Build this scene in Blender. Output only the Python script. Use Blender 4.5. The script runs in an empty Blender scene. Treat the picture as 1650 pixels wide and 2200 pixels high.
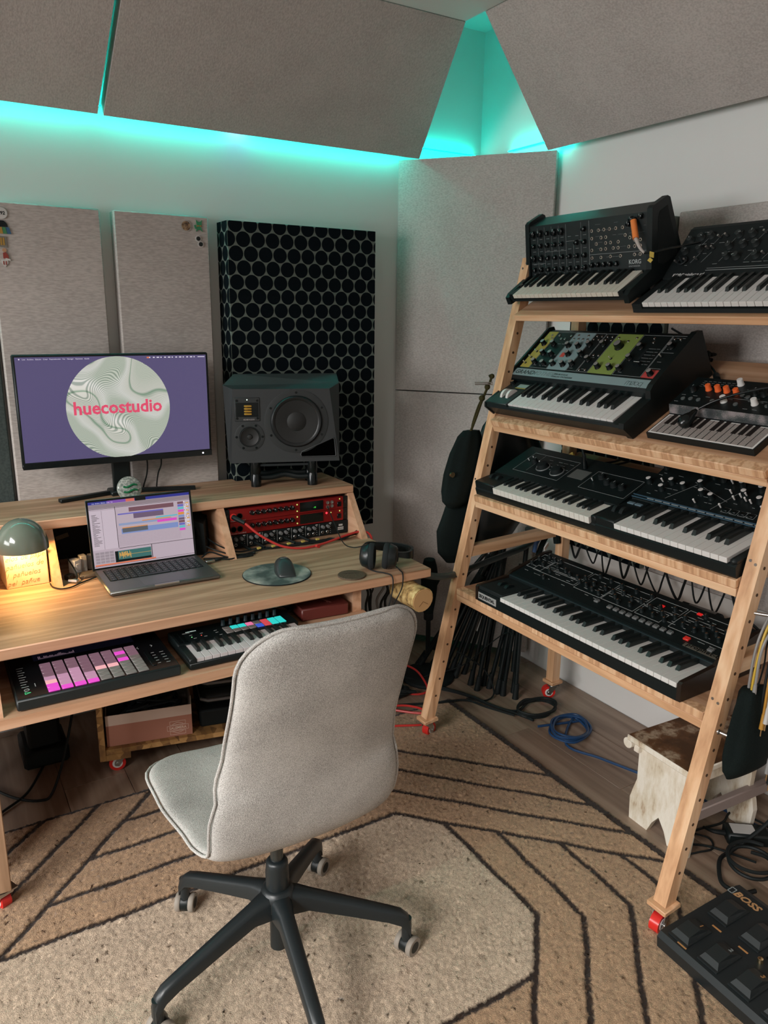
import bpy, bmesh, math, random
import numpy as np
from mathutils import Matrix, Vector, Euler
R = math.radians
scene = bpy.context.scene
col = scene.collection

# ------------------------------------------------------------------ camera, world, lights, exposure
CAM_H = 1.45
YAW, PITCH, ROLL = R(31.407), R(14.438), R(0.708)
FWD = Vector((math.sin(YAW)*math.cos(PITCH), math.cos(YAW)*math.cos(PITCH), -math.sin(PITCH)))
RGT = Vector((math.cos(YAW), -math.sin(YAW), 0))
UPV = RGT.cross(FWD)
RG2 = RGT*math.cos(ROLL) + UPV*math.sin(ROLL)
UP2 = -RGT*math.sin(ROLL) + UPV*math.cos(ROLL)
cam_data = bpy.data.cameras.new('camera')
cam = bpy.data.objects.new('camera', cam_data)
col.objects.link(cam)
M3 = Matrix((RG2, UP2, -FWD)).transposed()
cam.matrix_world = Matrix.Translation((0, 0, CAM_H)) @ M3.to_4x4()
cam_data.sensor_fit = 'HORIZONTAL'
cam_data.sensor_width = 36.0
cam_data.lens = 36.0*1635.39/1650.0
cam_data.clip_start = 0.02
scene.camera = cam

world = bpy.data.worlds.new('world')
scene.world = world
world.use_nodes = True
world.node_tree.nodes['Background'].inputs[0].default_value = (0.75, 0.82, 0.9, 1)
world.node_tree.nodes['Background'].inputs[1].default_value = 0.35

def area_light(name, loc, target, sx, sy, energy, color):
    d = bpy.data.lights.new(name, 'AREA')
    d.shape = 'RECTANGLE'; d.size = sx; d.size_y = sy; d.energy = energy; d.color = color
    o = bpy.data.objects.new(name, d); col.objects.link(o)
    o.location = loc
    o.rotation_euler = (Vector(target)-Vector(loc)).to_track_quat('-Z', 'Y').to_euler()
    return o
# daylight: the bright horizon and a patch of sky seen through the big window in the left wall
area_light('horizon_daylight', (-4.2, 1.4, 1.5), (0.0, 1.45, 1.45), 2.4, 1.5, 148, (1.0, 0.99, 0.975))
area_light('sky_daylight', (-4.2, -1.2, 3.6), (0.6, 1.3, 0.3), 2.6, 1.6, 460, (1.0, 0.965, 0.925))

vs = scene.view_settings
scene.display_settings.display_device = 'sRGB'
vs.view_transform = 'Standard'
vs.look = 'None'
vs.gamma = 1.0
vs.exposure = 0.0
vs.use_curve_mapping = False
scene.cycles.use_denoising = True
scene.cycles.max_bounces = 8
scene.cycles.diffuse_bounces = 5
scene.cycles.caustics_reflective = False
scene.cycles.caustics_refractive = False
scene.cycles.sample_clamp_indirect = 6.0

# ------------------------------------------------------------------ helpers
rng = random.Random(7)
def lin(c):
    return c/12.92 if c <= 0.04045 else ((c+0.055)/1.055)**2.4
def C(h):
    h = h.lstrip('#')
    return tuple(lin(int(h[i:i+2], 16)/255) for i in (0, 2, 4))

MATS = {}
def mat(name, color=(0.5, 0.5, 0.5), rough=0.5, metal=0.0, emit=None, estr=0.0, spec=None, trans=0.0, coat=0.0, sheen=0.0):
    if name in MATS: return MATS[name]
    m = bpy.data.materials.new(name); m.use_nodes = True
    b = m.node_tree.nodes['Principled BSDF']
    if isinstance(color, str): color = C(color)
    b.inputs['Base Color'].default_value = (*color, 1)
    b.inputs['Roughness'].default_value = rough
    b.inputs['Metallic'].default_value = metal
    if spec is not None: b.inputs['Specular IOR Level'].default_value = spec
    if emit is not None:
        if isinstance(emit, str): emit = C(emit)
        b.inputs['Emission Color'].default_value = (*emit, 1)
        b.inputs['Emission Strength'].default_value = estr
    if trans: b.inputs['Transmission Weight'].default_value = trans
    if coat: b.inputs['Coat Weight'].default_value = coat
    if sheen: b.inputs['Sheen Weight'].default_value = sheen
    MATS[name] = m
    return m

def N(m, typ, **kw):
    n = m.node_tree.nodes.new(typ)
    for k, v in kw.items():
        if k in n.inputs: n.inputs[k].default_value = v
        else: setattr(n, k, v)
    return n
def ln(m, a, ao, b, bi): m.node_tree.links.new(a.outputs[ao], b.inputs[bi])

def ramp(m, stops):
    r = m.node_tree.nodes.new('ShaderNodeValToRGB')
    e = r.color_ramp.elements
    while len(e) < len(stops): e.new(0.5)
    for el, (p, c) in zip(e, stops):
        el.position = p
        c = C(c) if isinstance(c, str) else c
        el.color = (*c, 1)
    return r

def wood(name, dark, mid, light, axis, scale=1.0, rough=0.5, knots=True, contrast=1.0):
    """pine-like wood, grain running along the local axis given"""
    if name in MATS: return MATS[name]
    m = mat(name, mid, rough)
    b = m.node_tree.nodes['Principled BSDF']
    tc = N(m, 'ShaderNodeTexCoord')
    mp = N(m, 'ShaderNodeMapping')
    s = [9*scale]*3; s['xyz'.index(axis)] = 0.55*scale
    mp.inputs['Scale'].default_value = s
    ln(m, tc, 'Object', mp, 'Vector')
    oi = N(m, 'ShaderNodeObjectInfo')
    add = N(m, 'ShaderNodeVectorMath', operation='ADD')
    ln(m, mp, 'Vector', add, 0)
    sc = N(m, 'ShaderNodeVectorMath', operation='SCALE'); sc.inputs['Scale'].default_value = 7.0
    cx = N(m, 'ShaderNodeCombineXYZ')
    for i in 'XYZ': ln(m, oi, 'Random', cx, i)
    ln(m, cx, 'Vector', sc, 0); ln(m, sc, 'Vector', add, 1)
    n1 = N(m, 'ShaderNodeTexNoise'); n1.inputs['Scale'].default_value = 1.6; n1.inputs['Detail'].default_value = 2.0
    ln(m, add, 'Vector', n1, 'Vector')
    mul = N(m, 'ShaderNodeMath', operation='MULTIPLY'); mul.inputs[1].default_value = 22.0
    ln(m, n1, 'Fac', mul, 0)
    sn = N(m, 'ShaderNodeMath', operation='SINE'); ln(m, mul, 0, sn, 0)
    mr = N(m, 'ShaderNodeMapRange'); mr.inputs[1].default_value = -1; mr.inputs[2].default_value = 1
    ln(m, sn, 0, mr, 0)
    n2 = N(m, 'ShaderNodeTexNoise'); n2.inputs['Scale'].default_value = 14.0; n2.inputs['Detail'].default_value = 4.0
    ln(m, add, 'Vector', n2, 'Vector')
    mx = N(m, 'ShaderNodeMix'); mx.inputs[0].default_value = 0.55
    ln(m, mr, 0, mx, 2); ln(m, n2, 'Fac', mx, 3)
    k = 0.32/contrast
    rp = ramp(m, [(k*0.5, dark), (0.5, mid), (1-k*0.6, light)])
    ln(m, mx, 0, rp, 0)
    ln(m, rp, 'Color', b, 'Base Color')
    bp = N(m, 'ShaderNodeBump'); bp.inputs['Strength'].default_value = 0.08; bp.inputs['Distance'].default_value = 0.002
    ln(m, n2, 'Fac', bp, 'Height'); ln(m, bp, 'Normal', b, 'Normal')
    return m

def fabric(name, c1, c2, scale=260, rough=0.95, bump=0.25, aniso=(1, 1, 1), big=6.0):
    if name in MATS: return MATS[name]
    m = mat(name, c1, rough, spec=0.15)
    b = m.node_tree.nodes['Principled BSDF']
    tc = N(m, 'ShaderNodeTexCoord')
    mp = N(m, 'ShaderNodeMapping'); mp.inputs['Scale'].default_value = aniso
    ln(m, tc, 'Object', mp, 'Vector')
    n1 = N(m, 'ShaderNodeTexNoise'); n1.inputs['Scale'].default_value = scale; n1.inputs['Detail'].default_value = 2.0
    ln(m, mp, 'Vector', n1, 'Vector')
    n2 = N(m, 'ShaderNodeTexNoise'); n2.inputs['Scale'].default_value = big
    ln(m, tc, 'Object', n2, 'Vector')
    mx = N(m, 'ShaderNodeMix'); mx.inputs[0].default_value = 0.25
    ln(m, n1, 'Fac', mx, 2); ln(m, n2, 'Fac', mx, 3)
    rp = ramp(m, [(0.36, c1), (0.62, c2)])
    ln(m, mx, 0, rp, 0); ln(m, rp, 'Color', b, 'Base Color')
    bp = N(m, 'ShaderNodeBump'); bp.inputs['Strength'].default_value = bump; bp.inputs['Distance'].default_value = 0.002
    ln(m, n1, 'Fac', bp, 'Height'); ln(m, bp, 'Normal', b, 'Normal')
    return m

def catmull(pts, n=6):
    P = [Vector(p) for p in pts]
    if len(P) < 3: return P
    Q = [P[0]*2-P[1]] + P + [P[-1]*2-P[-2]]
    out = []
    for i in range(1, len(Q)-2):
        a, b, c, d = Q[i-1], Q[i], Q[i+1], Q[i+2]
        for k in range(n):
            t = k/n
            out.append(0.5*((2*b)+(c-a)*t+(2*a-5*b+4*c-d)*t*t+(3*b-a-3*c+d)*t**3))
    out.append(P[-1])
    return out

class MB:
    def __init__(s, T=None):
        s.v = []; s.f = []; s.mi = []; s.T = T or Matrix.Identity(4)
    def add(s, vs, fs, mi=0):
        o = len(s.v)
        s.v += [s.T @ Vector(v) for v in vs]
        s.f += [tuple(o+i for i in f) for f in fs]
        s.mi += [mi]*len(fs)
        return s
    def box(s, c, d, mi=0, bev=0.0, rot=None):
        hx, hy, hz = d[0]/2, d[1]/2, d[2]/2
        M = Matrix.Translation(c)
        if rot is not None: M = M @ Euler(rot).to_matrix().to_4x4()
        if bev <= 0:
            vs = [(x, y, z) for x in (-hx, hx) for y in (-hy, hy) for z in (-hz, hz)]
            fs = [(0, 1, 3, 2), (4, 6, 7, 5), (0, 4, 5, 1), (2, 3, 7, 6), (0, 2, 6, 4), (1, 5, 7, 3)]
        else:
            b = min(bev, hx*.98, hy*.98, hz*.98)
            vs = []; idx = {}
            for sx in (-1, 1):
                for sy in (-1, 1):
                    for sz in (-1, 1):
                        for ax in range(3):
                            p = [sx*(hx-b), sy*(hy-b), sz*(hz-b)]
                            p[ax] = (sx*hx, sy*hy, sz*hz)[ax]
                            idx[(sx, sy, sz, ax)] = len(vs); vs.append(tuple(p))
            fs = []
            def quad(ids): fs.append(tuple(ids))
            for ax in range(3):
                for sg in (-1, 1):
                    o = [a for a in range(3) if a != ax]
                    ring = []
                    for (p, q) in ((-1, -1), (1, -1), (1, 1), (-1, 1)):
                        k = [0, 0, 0]; k[ax] = sg; k[o[0]] = p; k[o[1]] = q
                        ring.append(idx[(*k, ax)])
                    if (sg > 0) != (ax == 1): pass
                    if (sg < 0 and ax != 1) or (sg > 0 and ax == 1): ring = ring[::-1]
                    quad(ring)
            for ax in range(3):
                o = [a for a in range(3) if a != ax]
                for p in (-1, 1):
                    for q in (-1, 1):
                        k0 = [0, 0, 0]; k0[o[0]] = p; k0[o[1]] = q
                        k1 = list(k0); k0[ax] = -1; k1[ax] = 1
                        quad([idx[(*k0, o[0])], idx[(*k1, o[0])], idx[(*k1, o[1])], idx[(*k0, o[1])]])
            for sx in (-1, 1):
                for sy in (-1, 1):
                    for sz in (-1, 1):
                        quad([idx[(sx, sy, sz, a)] for a in range(3)])
        vs = [M @ Vector(v) for v in vs]
        return s.add(vs, fs, mi)
    def bx(s, x0, x1, y0, y1, z0, z1, mi=0, bev=0.0):
        return s.box(((x0+x1)/2, (y0+y1)/2, (z0+z1)/2), (abs(x1-x0), abs(y1-y0), abs(z1-z0)), mi, bev)
    def frame(s, p0, p1):
        p0, p1 = Vector(p0), Vector(p1)
        z = (p1-p0).normalized()
        a = Vector((0, 0, 1)) if abs(z.z) < .9 else Vector((1, 0, 0))
        x = a.cross(z).normalized(); y = z.cross(x)
        return p0, p1, x, y, z
    def cyl(s, p0, p1, r0, r1=None, n=16, mi=0, caps=True):
        r1 = r0 if r1 is None else r1
        p0, p1, x, y, z = s.frame(p0, p1)
        vs = []
        for p, r in ((p0, r0), (p1, r1)):
            for i in range(n):
                a = 2*math.pi*i/n
                vs.append(p + x*(r*math.cos(a)) + y*(r*math.sin(a)))
        fs = [(i, (i+1) % n, n+(i+1) % n, n+i) for i in range(n)]
        if caps: fs += [tuple(range(n))[::-1], tuple(range(n, 2*n))]
        return s.add(vs, fs, mi)
    def bar(s, p0, p1, w, h, mi=0, up=(0, 0, 1), bev=0.0):
        """rectangular bar from p0 to p1; w across, h along 'up'"""
        p0, p1 = Vector(p0), Vector(p1)
        z = (p1-p0); L = z.length; z.normalize()
        u = Vector(up); u = (u - z*u.dot(z)).normalized()
        x = u.cross(z)
        M = Matrix((x, u, z)).transposed().to_4x4(); M.translation = (p0+p1)/2
        old = s.T; s.T = s.T @ M
        s.box((0, 0, 0), (w, h, L), mi, bev); s.T = old
        return s
    def tube(s, pts, r, n=6, k=5, mi=0, closed=False, rf=None):
        P = catmull(pts, k) if k > 0 else [Vector(p) for p in pts]
        vs = []; t0 = None; x = None
        m = len(P)
        for i, p in enumerate(P):
            t = (P[min(i+1, m-1)] - P[max(i-1, 0)])
            t = t.normalized() if t.length > 1e-9 else Vector((0, 0, 1))
            if x is None:
                a = Vector((0, 0, 1)) if abs(t.z) < .9 else Vector((1, 0, 0))
                x = a.cross(t).normalized()
            else:
                x = (x - t*x.dot(t))
                x = x.normalized() if x.length > 1e-6 else Vector((1, 0, 0))
            y = t.cross(x)
            rr = r if rf is None else r*rf(i/(m-1))
            for j in range(n):
                a = 2*math.pi*j/n
                vs.append(p + x*(rr*math.cos(a)) + y*(rr*math.sin(a)))
        fs = []
        for i in range(m-1):
            for j in range(n):
                fs.append((i*n+j, i*n+(j+1) % n, (i+1)*n+(j+1) % n, (i+1)*n+j))
        fs += [tuple(range(n))[::-1], tuple(range((m-1)*n, m*n))]
        return s.add(vs, fs, mi)
    def lathe(s, prof, n=24, mi=0, M=None, cap0=True, cap1=True):
        M = M or Matrix.Identity(4)
        vs = [M @ Vector((r*math.cos(2*math.pi*i/n), r*math.sin(2*math.pi*i/n), z)) for r, z in prof for i in range(n)]
        fs = []
        for k in range(len(prof)-1):
            for i in range(n):
                fs.append((k*n+i, k*n+(i+1) % n, (k+1)*n+(i+1) % n, (k+1)*n+i))
        if cap0: fs.append(tuple(range(n))[::-1])
        if cap1: fs.append(tuple(range((len(prof)-1)*n, len(prof)*n)))
        return s.add(vs, fs, mi)
    def prism(s, poly, a, b, plane='yz', mi=0):
        """extrude a 2D polygon: 'yz' along x, 'xz' along y, 'xy' along z"""
        def P(u, v, w):
            return {'yz': (w, u, v), 'xz': (u, w, v), 'xy': (u, v, w)}[plane]
        n = len(poly)
        vs = [P(u, v, a) for u, v in poly] + [P(u, v, b) for u, v in poly]
        area = sum(poly[i][0]*poly[(i+1) % n][1]-poly[(i+1) % n][0]*poly[i][1] for i in range(n))
        flip = (area < 0) != (plane == 'xz') 
        if b < a: flip = not flip
        f0 = tuple(range(n))[::-1]; f1 = tuple(range(n, 2*n))
        sd = [(i, (i+1) % n, n+(i+1) % n, n+i) for i in range(n)]
        if flip:
            f0 = f0[::-1]; f1 = f1[::-1]; sd = [q[::-1] for q in sd]
        return s.add(vs, [f0, f1]+sd, mi)
    def torus(s, c, Rr, r, ax=(0, 0, 1), n=24, k=8, mi=0):
        z = Vector(ax).normalized()
        a = Vector((0, 0, 1)) if abs(z.z) < .9 else Vector((1, 0, 0))
        x = a.cross(z).normalized(); y = z.cross(x); c = Vector(c)
        vs = []
        for i in range(n):
            A = 2*math.pi*i/n; d = x*math.cos(A)+y*math.sin(A)
            for j in range(k):
                B = 2*math.pi*j/k
                vs.append(c + d*(Rr+r*math.cos(B)) + z*(r*math.sin(B)))
        fs = [(i*k+j, ((i+1) % n)*k+j, ((i+1) % n)*k+(j+1) % k, i*k+(j+1) % k) for i in range(n) for j in range(k)]
        return s.add(vs, fs, mi)
    def sphere(s, c, r, n=16, mi=0, sc=(1, 1, 1)):
        c = Vector(c)
        prof = [(max(1e-4, math.sin(math.pi*i/(n//2))*r), -math.cos(math.pi*i/(n//2))*r) for i in range(n//2+1)]
        M = Matrix.Translation(c) @ Matrix.Diagonal((*sc, 1))
        return s.lathe(prof, n, mi, M)
    def mesh(s, name):
        me = bpy.data.meshes.new(name)
        me.from_pydata([tuple(v) for v in s.v], [], s.f)
        me.polygons.foreach_set('material_index', s.mi)
        if len(s.f) < 6000:
            b = bmesh.new(); b.from_mesh(me)
            bmesh.ops.recalc_face_normals(b, faces=b.faces); b.to_mesh(me); b.free()
        me.update()
        return me
    def build(s, name, mats, parent=None, smooth=40):
        me = s.mesh(name)
        if not isinstance(mats, (list, tuple)): mats = [mats]
        for m in mats: me.materials.append(m)
        if smooth:
            me.polygons.foreach_set('use_smooth', [True]*len(me.polygons))
            me.set_sharp_from_angle(angle=R(smooth))
        me.update()
        o = bpy.data.objects.new(name, me); col.objects.link(o)
        if parent is not None:
            o.parent = parent
            if parent.name in INV: o.matrix_parent_inverse = INV[parent.name]
        return o

INV = {}
def thing(name, loc, label=None, cat=None, group=None):
    """Empty at the thing's base; its parts are built in room coordinates"""
    o = bpy.data.objects.new(name, None); col.objects.link(o)
    o.empty_display_size = 0.05; o.location = loc
    INV[o.name] = Matrix.Translation(-Vector(loc))
    if label: tag(o, label, cat, group)
    return o

def shared(mb, name, mats, smooth=40):
    me = mb.mesh(name)
    if not isinstance(mats, (list, tuple)): mats = [mats]
    for m in mats: me.materials.append(m)
    if smooth:
        me.polygons.foreach_set('use_smooth', [True]*len(me.polygons))
        me.set_sharp_from_angle(angle=R(smooth))
    me.update()
    return me
def put(name, me, parent, M):
    o = bpy.data.objects.new(name, me); col.objects.link(o)
    o.parent = parent
    if parent is not None and parent.name in INV: o.matrix_parent_inverse = INV[parent.name]
    o.matrix_basis = M if isinstance(M, Matrix) else Matrix.Translation(M)
    return o
def tag(o, label, cat, group=None, kind=None):
    o['label'] = label
    if cat: o['category'] = cat
    if group: o['group'] = group
    if kind: o['kind'] = kind
    return o
def struct(o, label=None):
    o['kind'] = 'structure'
    if label: o['label'] = label
    return o
def empty(name, loc=(0, 0, 0), M=None):
    o = bpy.data.objects.new(name, None); col.objects.link(o)
    o.empty_display_size = 0.05
    if M is not None: o.matrix_world = M
    else: o.location = loc
    return o
def text(name, body, size, m, parent, M, ext=0.0004, bold=0.0, align='LEFT', shear=0.0, sx=1.0, space=1.0):
    cu = bpy.data.curves.new(name, 'FONT')
    cu.body = body; cu.size = size; cu.extrude = ext; cu.offset = bold*size
    cu.align_x = align; cu.align_y = 'BOTTOM_BASELINE'; cu.shear = shear; cu.space_character = space
    cu.resolution_u = 2
    t = bpy.data.objects.new(name+'_tmp', cu); col.objects.link(t)
    me = bpy.data.meshes.new_from_object(t)
    bpy.data.objects.remove(t); bpy.data.curves.remove(cu)
    me.name = name
    me.materials.clear(); me.materials.append(m)
    if sx != 1.0: me.transform(Matrix.Diagonal((sx, 1, 1, 1)))
    o = bpy.data.objects.new(name, me); col.objects.link(o)
    if parent is not None:
        o.parent = parent
        if parent.name in INV: o.matrix_parent_inverse = INV[parent.name]
    o.matrix_basis = M
    return o
def TR(x, y, z, rx=0, ry=0, rz=0):
    return Matrix.Translation((x, y, z)) @ Euler((rx, ry, rz)).to_matrix().to_4x4()

# ------------------------------------------------------------------ common materials
WALL = mat('painted_plaster', (0.71, 0.70, 0.68), 0.85)
def plaster_detail(m):
    b = m.node_tree.nodes['Principled BSDF']
    tc = N(m, 'ShaderNodeTexCoord'); n = N(m, 'ShaderNodeTexNoise'); n.inputs['Scale'].default_value = 60; n.inputs['Detail'].default_value = 5
    ln(m, tc, 'Object', n, 'Vector')
    bp = N(m, 'ShaderNodeBump'); bp.inputs['Strength'].default_value = 0.05; bp.inputs['Distance'].default_value = 0.002
    ln(m, n, 'Fac', bp, 'Height'); ln(m, bp, 'Normal', b, 'Normal')
plaster_detail(WALL)
CEIL = mat('ceiling_paint', (0.66, 0.645, 0.62), 0.9)
FELT = fabric('beige_felt', (0.385, 0.348, 0.325), (0.50, 0.458, 0.430), 150, 0.95, 0.25, (0.35, 1, 1.6))
FELT2 = fabric('beige_felt_vertical', (0.385, 0.348, 0.325), (0.50, 0.458, 0.430), 150, 0.95, 0.25, (1.6, 1.0, 0.4))
PINE_D, PINE_M, PINE_L = '#bd8f69', '#d8ab83', '#e5c09b'
PINE_X = wood('pine_x', PINE_D, PINE_M, PINE_L, 'x')
PINE_Y = wood('pine_y', PINE_D, PINE_M, PINE_L, 'y')
PINE_Z = wood('pine_z', PINE_D, PINE_M, PINE_L, 'z')
OAK_X = wood('oak_desk_x', '#9c7a5e', '#b48f72', '#c29f82', 'x', 1.3, 0.6, contrast=0.8)
OAK_EDGE = wood('oak_edge_x', '#bf9170', '#d3a584', '#ddb393', 'x', 0.9, 0.5)
OAK_YZ = wood('oak_side', '#bf9170', '#d3a584', '#ddb393', 'y', 1.1, 0.5)
SHELF_TOP = wood('shelf_board_x', '#a67c5c', '#bd9271', '#c9a081', 'x', 0.8, 0.55, contrast=.7)
ENDG = wood('finger_joint_pine', '#b18460', '#d3a780', '#e0bb96', 'z', 2.2, 0.55, contrast=1.0)
BLK = mat('black_plastic', (0.0045, 0.0085, 0.0090), 0.42, spec=.35)  # blacks mixed slightly teal, carrying the cast of the turquoise LED light
BLKM = mat('black_matte', (0.0050, 0.0085, 0.0090), 0.7, spec=.3)
BLKG = mat('black_gloss', (0.0035, 0.006, 0.0065), 0.2, spec=.4)
RUB = mat('black_rubber', (0.006, 0.009, 0.0095), 0.6, spec=.3)
CHAR = mat('charcoal_metal', (0.011, 0.016, 0.018), 0.38)
STEEL = mat('steel', (0.55, 0.55, 0.54), 0.3, 1.0)
CHROME = mat('chrome', (0.75, 0.74, 0.72), 0.15, 1.0)
REDW = mat('red_wheel', (0.62, 0.025, 0.02), 0.25)
WHITEP = mat('white_plastic', (0.72, 0.71, 0.69), 0.4)
KEYW = mat('key_white', (0.66, 0.65, 0.63), 0.3)
KEYI = mat('key_ivory', (0.62, 0.585, 0.50), 0.32)
KEYB = mat('key_black', (0.010, 0.014, 0.014), 0.28)
INK = mat('silkscreen_white', (0.52, 0.54, 0.53), 0.6)
INKG = mat('silkscreen_grey', (0.25, 0.27, 0.27), 0.6)
BRASS = mat('brass', (0.72, 0.55, 0.32), 0.25, 1.0)
YEL = mat('yellow_tape', (0.62, 0.46, 0.10), 0.5)

# ------------------------------------------------------------------ room shell
YW, XW, ZC, ZL = 2.77, 2.146, 2.57, 2.378
XL, YR = -1.6, -1.6
fl = MB().bx(XL-.1, XW+.1, YR-.1, YW+.1, -0.12, -0.004).build('floor', mat('floor_joint', '#3a2f27', 0.6))
struct(fl, 'brown wood plank floor')
FLW = wood('floor_laminate', '#7d6858', '#8f7968', '#9c8775', 'y', 0.9, 0.33, contrast=0.8)
pw, pl = 0.19, 1.28
ncol = int((XW-0.02+0.9)/pw)+1
plank_mesh = shared(MB().bx(-pw/2+.0008, pw/2-.0008, -pl/2+.0008, pl/2-.0008, -.012, 0, bev=0.0007), 'floor_plank', FLW)
for i in range(ncol):
    off = (i*0.43) % pl
    for j in range(-1, 3):
        cx = XW-0.004-pw/2-i*pw; cy = 0.35+off+j*pl
        if cy-pl/2 > YW-0.02 or cy+pl/2 < 0.2: continue
        y0, y1 = max(cy-pl/2, 0.2), min(cy+pl/2, YW-0.002)
        o = put('floor_plank', plank_mesh, fl, Matrix.Translation((cx, (y0+y1)/2, 0)) @ Matrix.Diagonal((1, (y1-y0)/pl, 1, 1)))
MB().bx(XL, XW-ncol*pw-.004, YR, YW, -.006, 0).bx(XW-ncol*pw-.004, XW, YR, 0.2, -.006, 0).build('floor_far_planks', FLW, fl)

w = MB().bx(XL-.1, XW+.1, YW, YW+.1, -.1, ZC+.1).build('wall_back', WALL); struct(w, 'white desk wall washed with turquoise light')
w = MB().bx(XW, XW+.1, YR-.1, YW, -.1, ZC+.1).build('wall_right', WALL); struct(w, 'white wall behind the synthesizer stand')
m = MB()
wy0, wy1, wz0, wz1 = -1.2, 2.4, 0.35, 2.3
m.bx(XL-.1, XL, YR-.1, wy0, -.1, ZC).bx(XL-.1, XL, wy1, YW, -.1, ZC).bx(XL-.1, XL, wy0, wy1, -.1, wz0).bx(XL-.1, XL, wy0, wy1, wz1, ZC)
struct(m.build('wall_left', WALL), 'white wall with a window, outside the view')
struct(MB().bx(XL, XW, YR-.1, YR, -.1, ZC).build('wall_rear', WALL), 'white wall behind the photographer, outside the view')
for nm, (a0, a1, b0, b1), ax in (('window_1', (wy0, wy1, wz0, wz1), 'x'),):
    m = MB(); t = 0.05
    for (p, q, r_, s_) in ((a0, a1, b0, b0+t), (a0, a1, b1-t, b1), (a0, a0+t, b0, b1), (a1-t, a1, b0, b1), ((a0+a1)/2-t/2, (a0+a1)/2+t/2, b0, b1)):
        if ax == 'x': m.bx(XL-.08, XL-.03, p, q, r_, s_)
        else: m.bx(p, q, YR-.08, YR-.03, r_, s_)
    struct(m.build(nm, WHITEP), 'white framed glazing outside the view')
# lower ceiling with a raised border against the walls
m = MB().bx(XL, 1.66, YR, 2.25, ZL, ZC).bx(XL-.1, XW+.1, YR-.1, YW+.1, ZC, ZC+.1)
struct(m.build('ceiling', CEIL, smooth=0), 'pale plain ceiling')

# ------------------------------------------------------------------ acoustic panels
def slab(name, quad, thick_dir, m, label, group=None):
    """board with four front corners and a thickness vector"""
    q = [Vector(p) for p in quad]; d = Vector(thick_dir)
    mb = MB()
    mb.add(q+[p+d for p in q], [(0, 1, 2, 3), (7, 6, 5, 4), (0, 4, 5, 1), (1, 5, 6, 2), (2, 6, 7, 3), (3, 7, 4, 0)])
    o = mb.build(name, m, smooth=0)
    return tag(o, label, 'acoustic panel', group)
nb = Vector((0, 0.325, 0.45)).normalized()*0.05
G1 = 'beige sloped panels under the ceiling'
slab('acoustic_panel', [(-0.62, 2.70, 2.05), (0.583, 2.70, 2.05), (0.583, 2.25, 2.375), (-0.62, 2.25, 2.375)], nb, FELT2, 'beige felt panel sloping under the ceiling, at the top left edge', G1)
slab('acoustic_panel', [(0.601, 2.70, 2.048), (1.79, 2.70, 2.048), (1.66, 2.25, 2.375), (0.601, 2.25, 2.375)], nb, FELT2, 'long beige felt panel sloping over the desk wall, right of the narrow gap', G1)
nr = Vector((0.33, 0, 0.42)).normalized()*0.05
slab('acoustic_panel', [(2.08, 2.285, 2.045), (2.08, 0.9, 2.045), (1.66, 0.9, 2.375), (1.66, 2.146, 2.375)], nr, FELT2, 'beige felt panel sloping above the synthesizer stand wall', G1)
slab('acoustic_panel', [(2.08, 0.885, 2.045), (2.08, -0.4, 2.045), (1.66, -0.4, 2.375), (1.66, 0.885, 2.375)], nr, FELT2, 'beige sloped panel continuing along the right wall out of view', G1)
cn = Vector((0.495, 0.375, 0)).normalized()*0.05
cl, cr = (1.735, 2.762), (2.108, 2.268)
G2 = 'corner panels'
slab('acoustic_panel', [(*cl, 1.149), (*cr, 1.149), (*cr, 2.046), (*cl, 2.046)], cn, FELT, 'tall beige felt panel set across the room corner, upper one', G2)
slab('acoustic_panel', [(*cl, 0.05), (*cr, 0.05), (*cr, 1.144), (*cl, 1.144)], cn, FELT, 'beige felt panel set across the room corner, lower one behind the hanging bag', G2)
G3 = 'upright felt panels on the walls'
def wallpanel(x0, x1, z0, z1, y, label):
    o = MB().bx(x0, x1, y, YW-.002, z0, z1, bev=.004).build('acoustic_panel', FELT); return tag(o, label, 'acoustic panel', G3)
wallpanel(0.243, 0.570, 0.57, 1.773, 2.715, 'beige felt panel on the desk wall, left one with five pins')
o = MB().bx(-.35, .235, 2.735, YW-.002, 0.57, 1.40, bev=.004).build('acoustic_panel', fabric('slate_wall_shade', '#38413f', '#454d4b', 150, .95, .2)); tag(o, 'dark slate board added as the shaded desk wall at the left picture edge', 'acoustic panel', G3)  # dark board added where the bare wall lies in shade
wallpanel(0.612, 0.930, 0.57, 1.774, 2.715, 'beige felt panel on the desk wall with a green cat pin')
o = MB().bx(2.10, XW-.002, 1.09, 1.692, 0.6, 1.775, bev=.004).build('acoustic_panel', FELT); tag(o, 'beige felt panel on the right wall behind the top shelf', 'acoustic panel', G3)
DOTB = mat('panel_olive', (0.135, 0.165, 0.142), 0.9)
DOTD = mat('dot_black', (0.002, 0.0050, 0.0075), 0.85, spec=.1)
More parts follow.
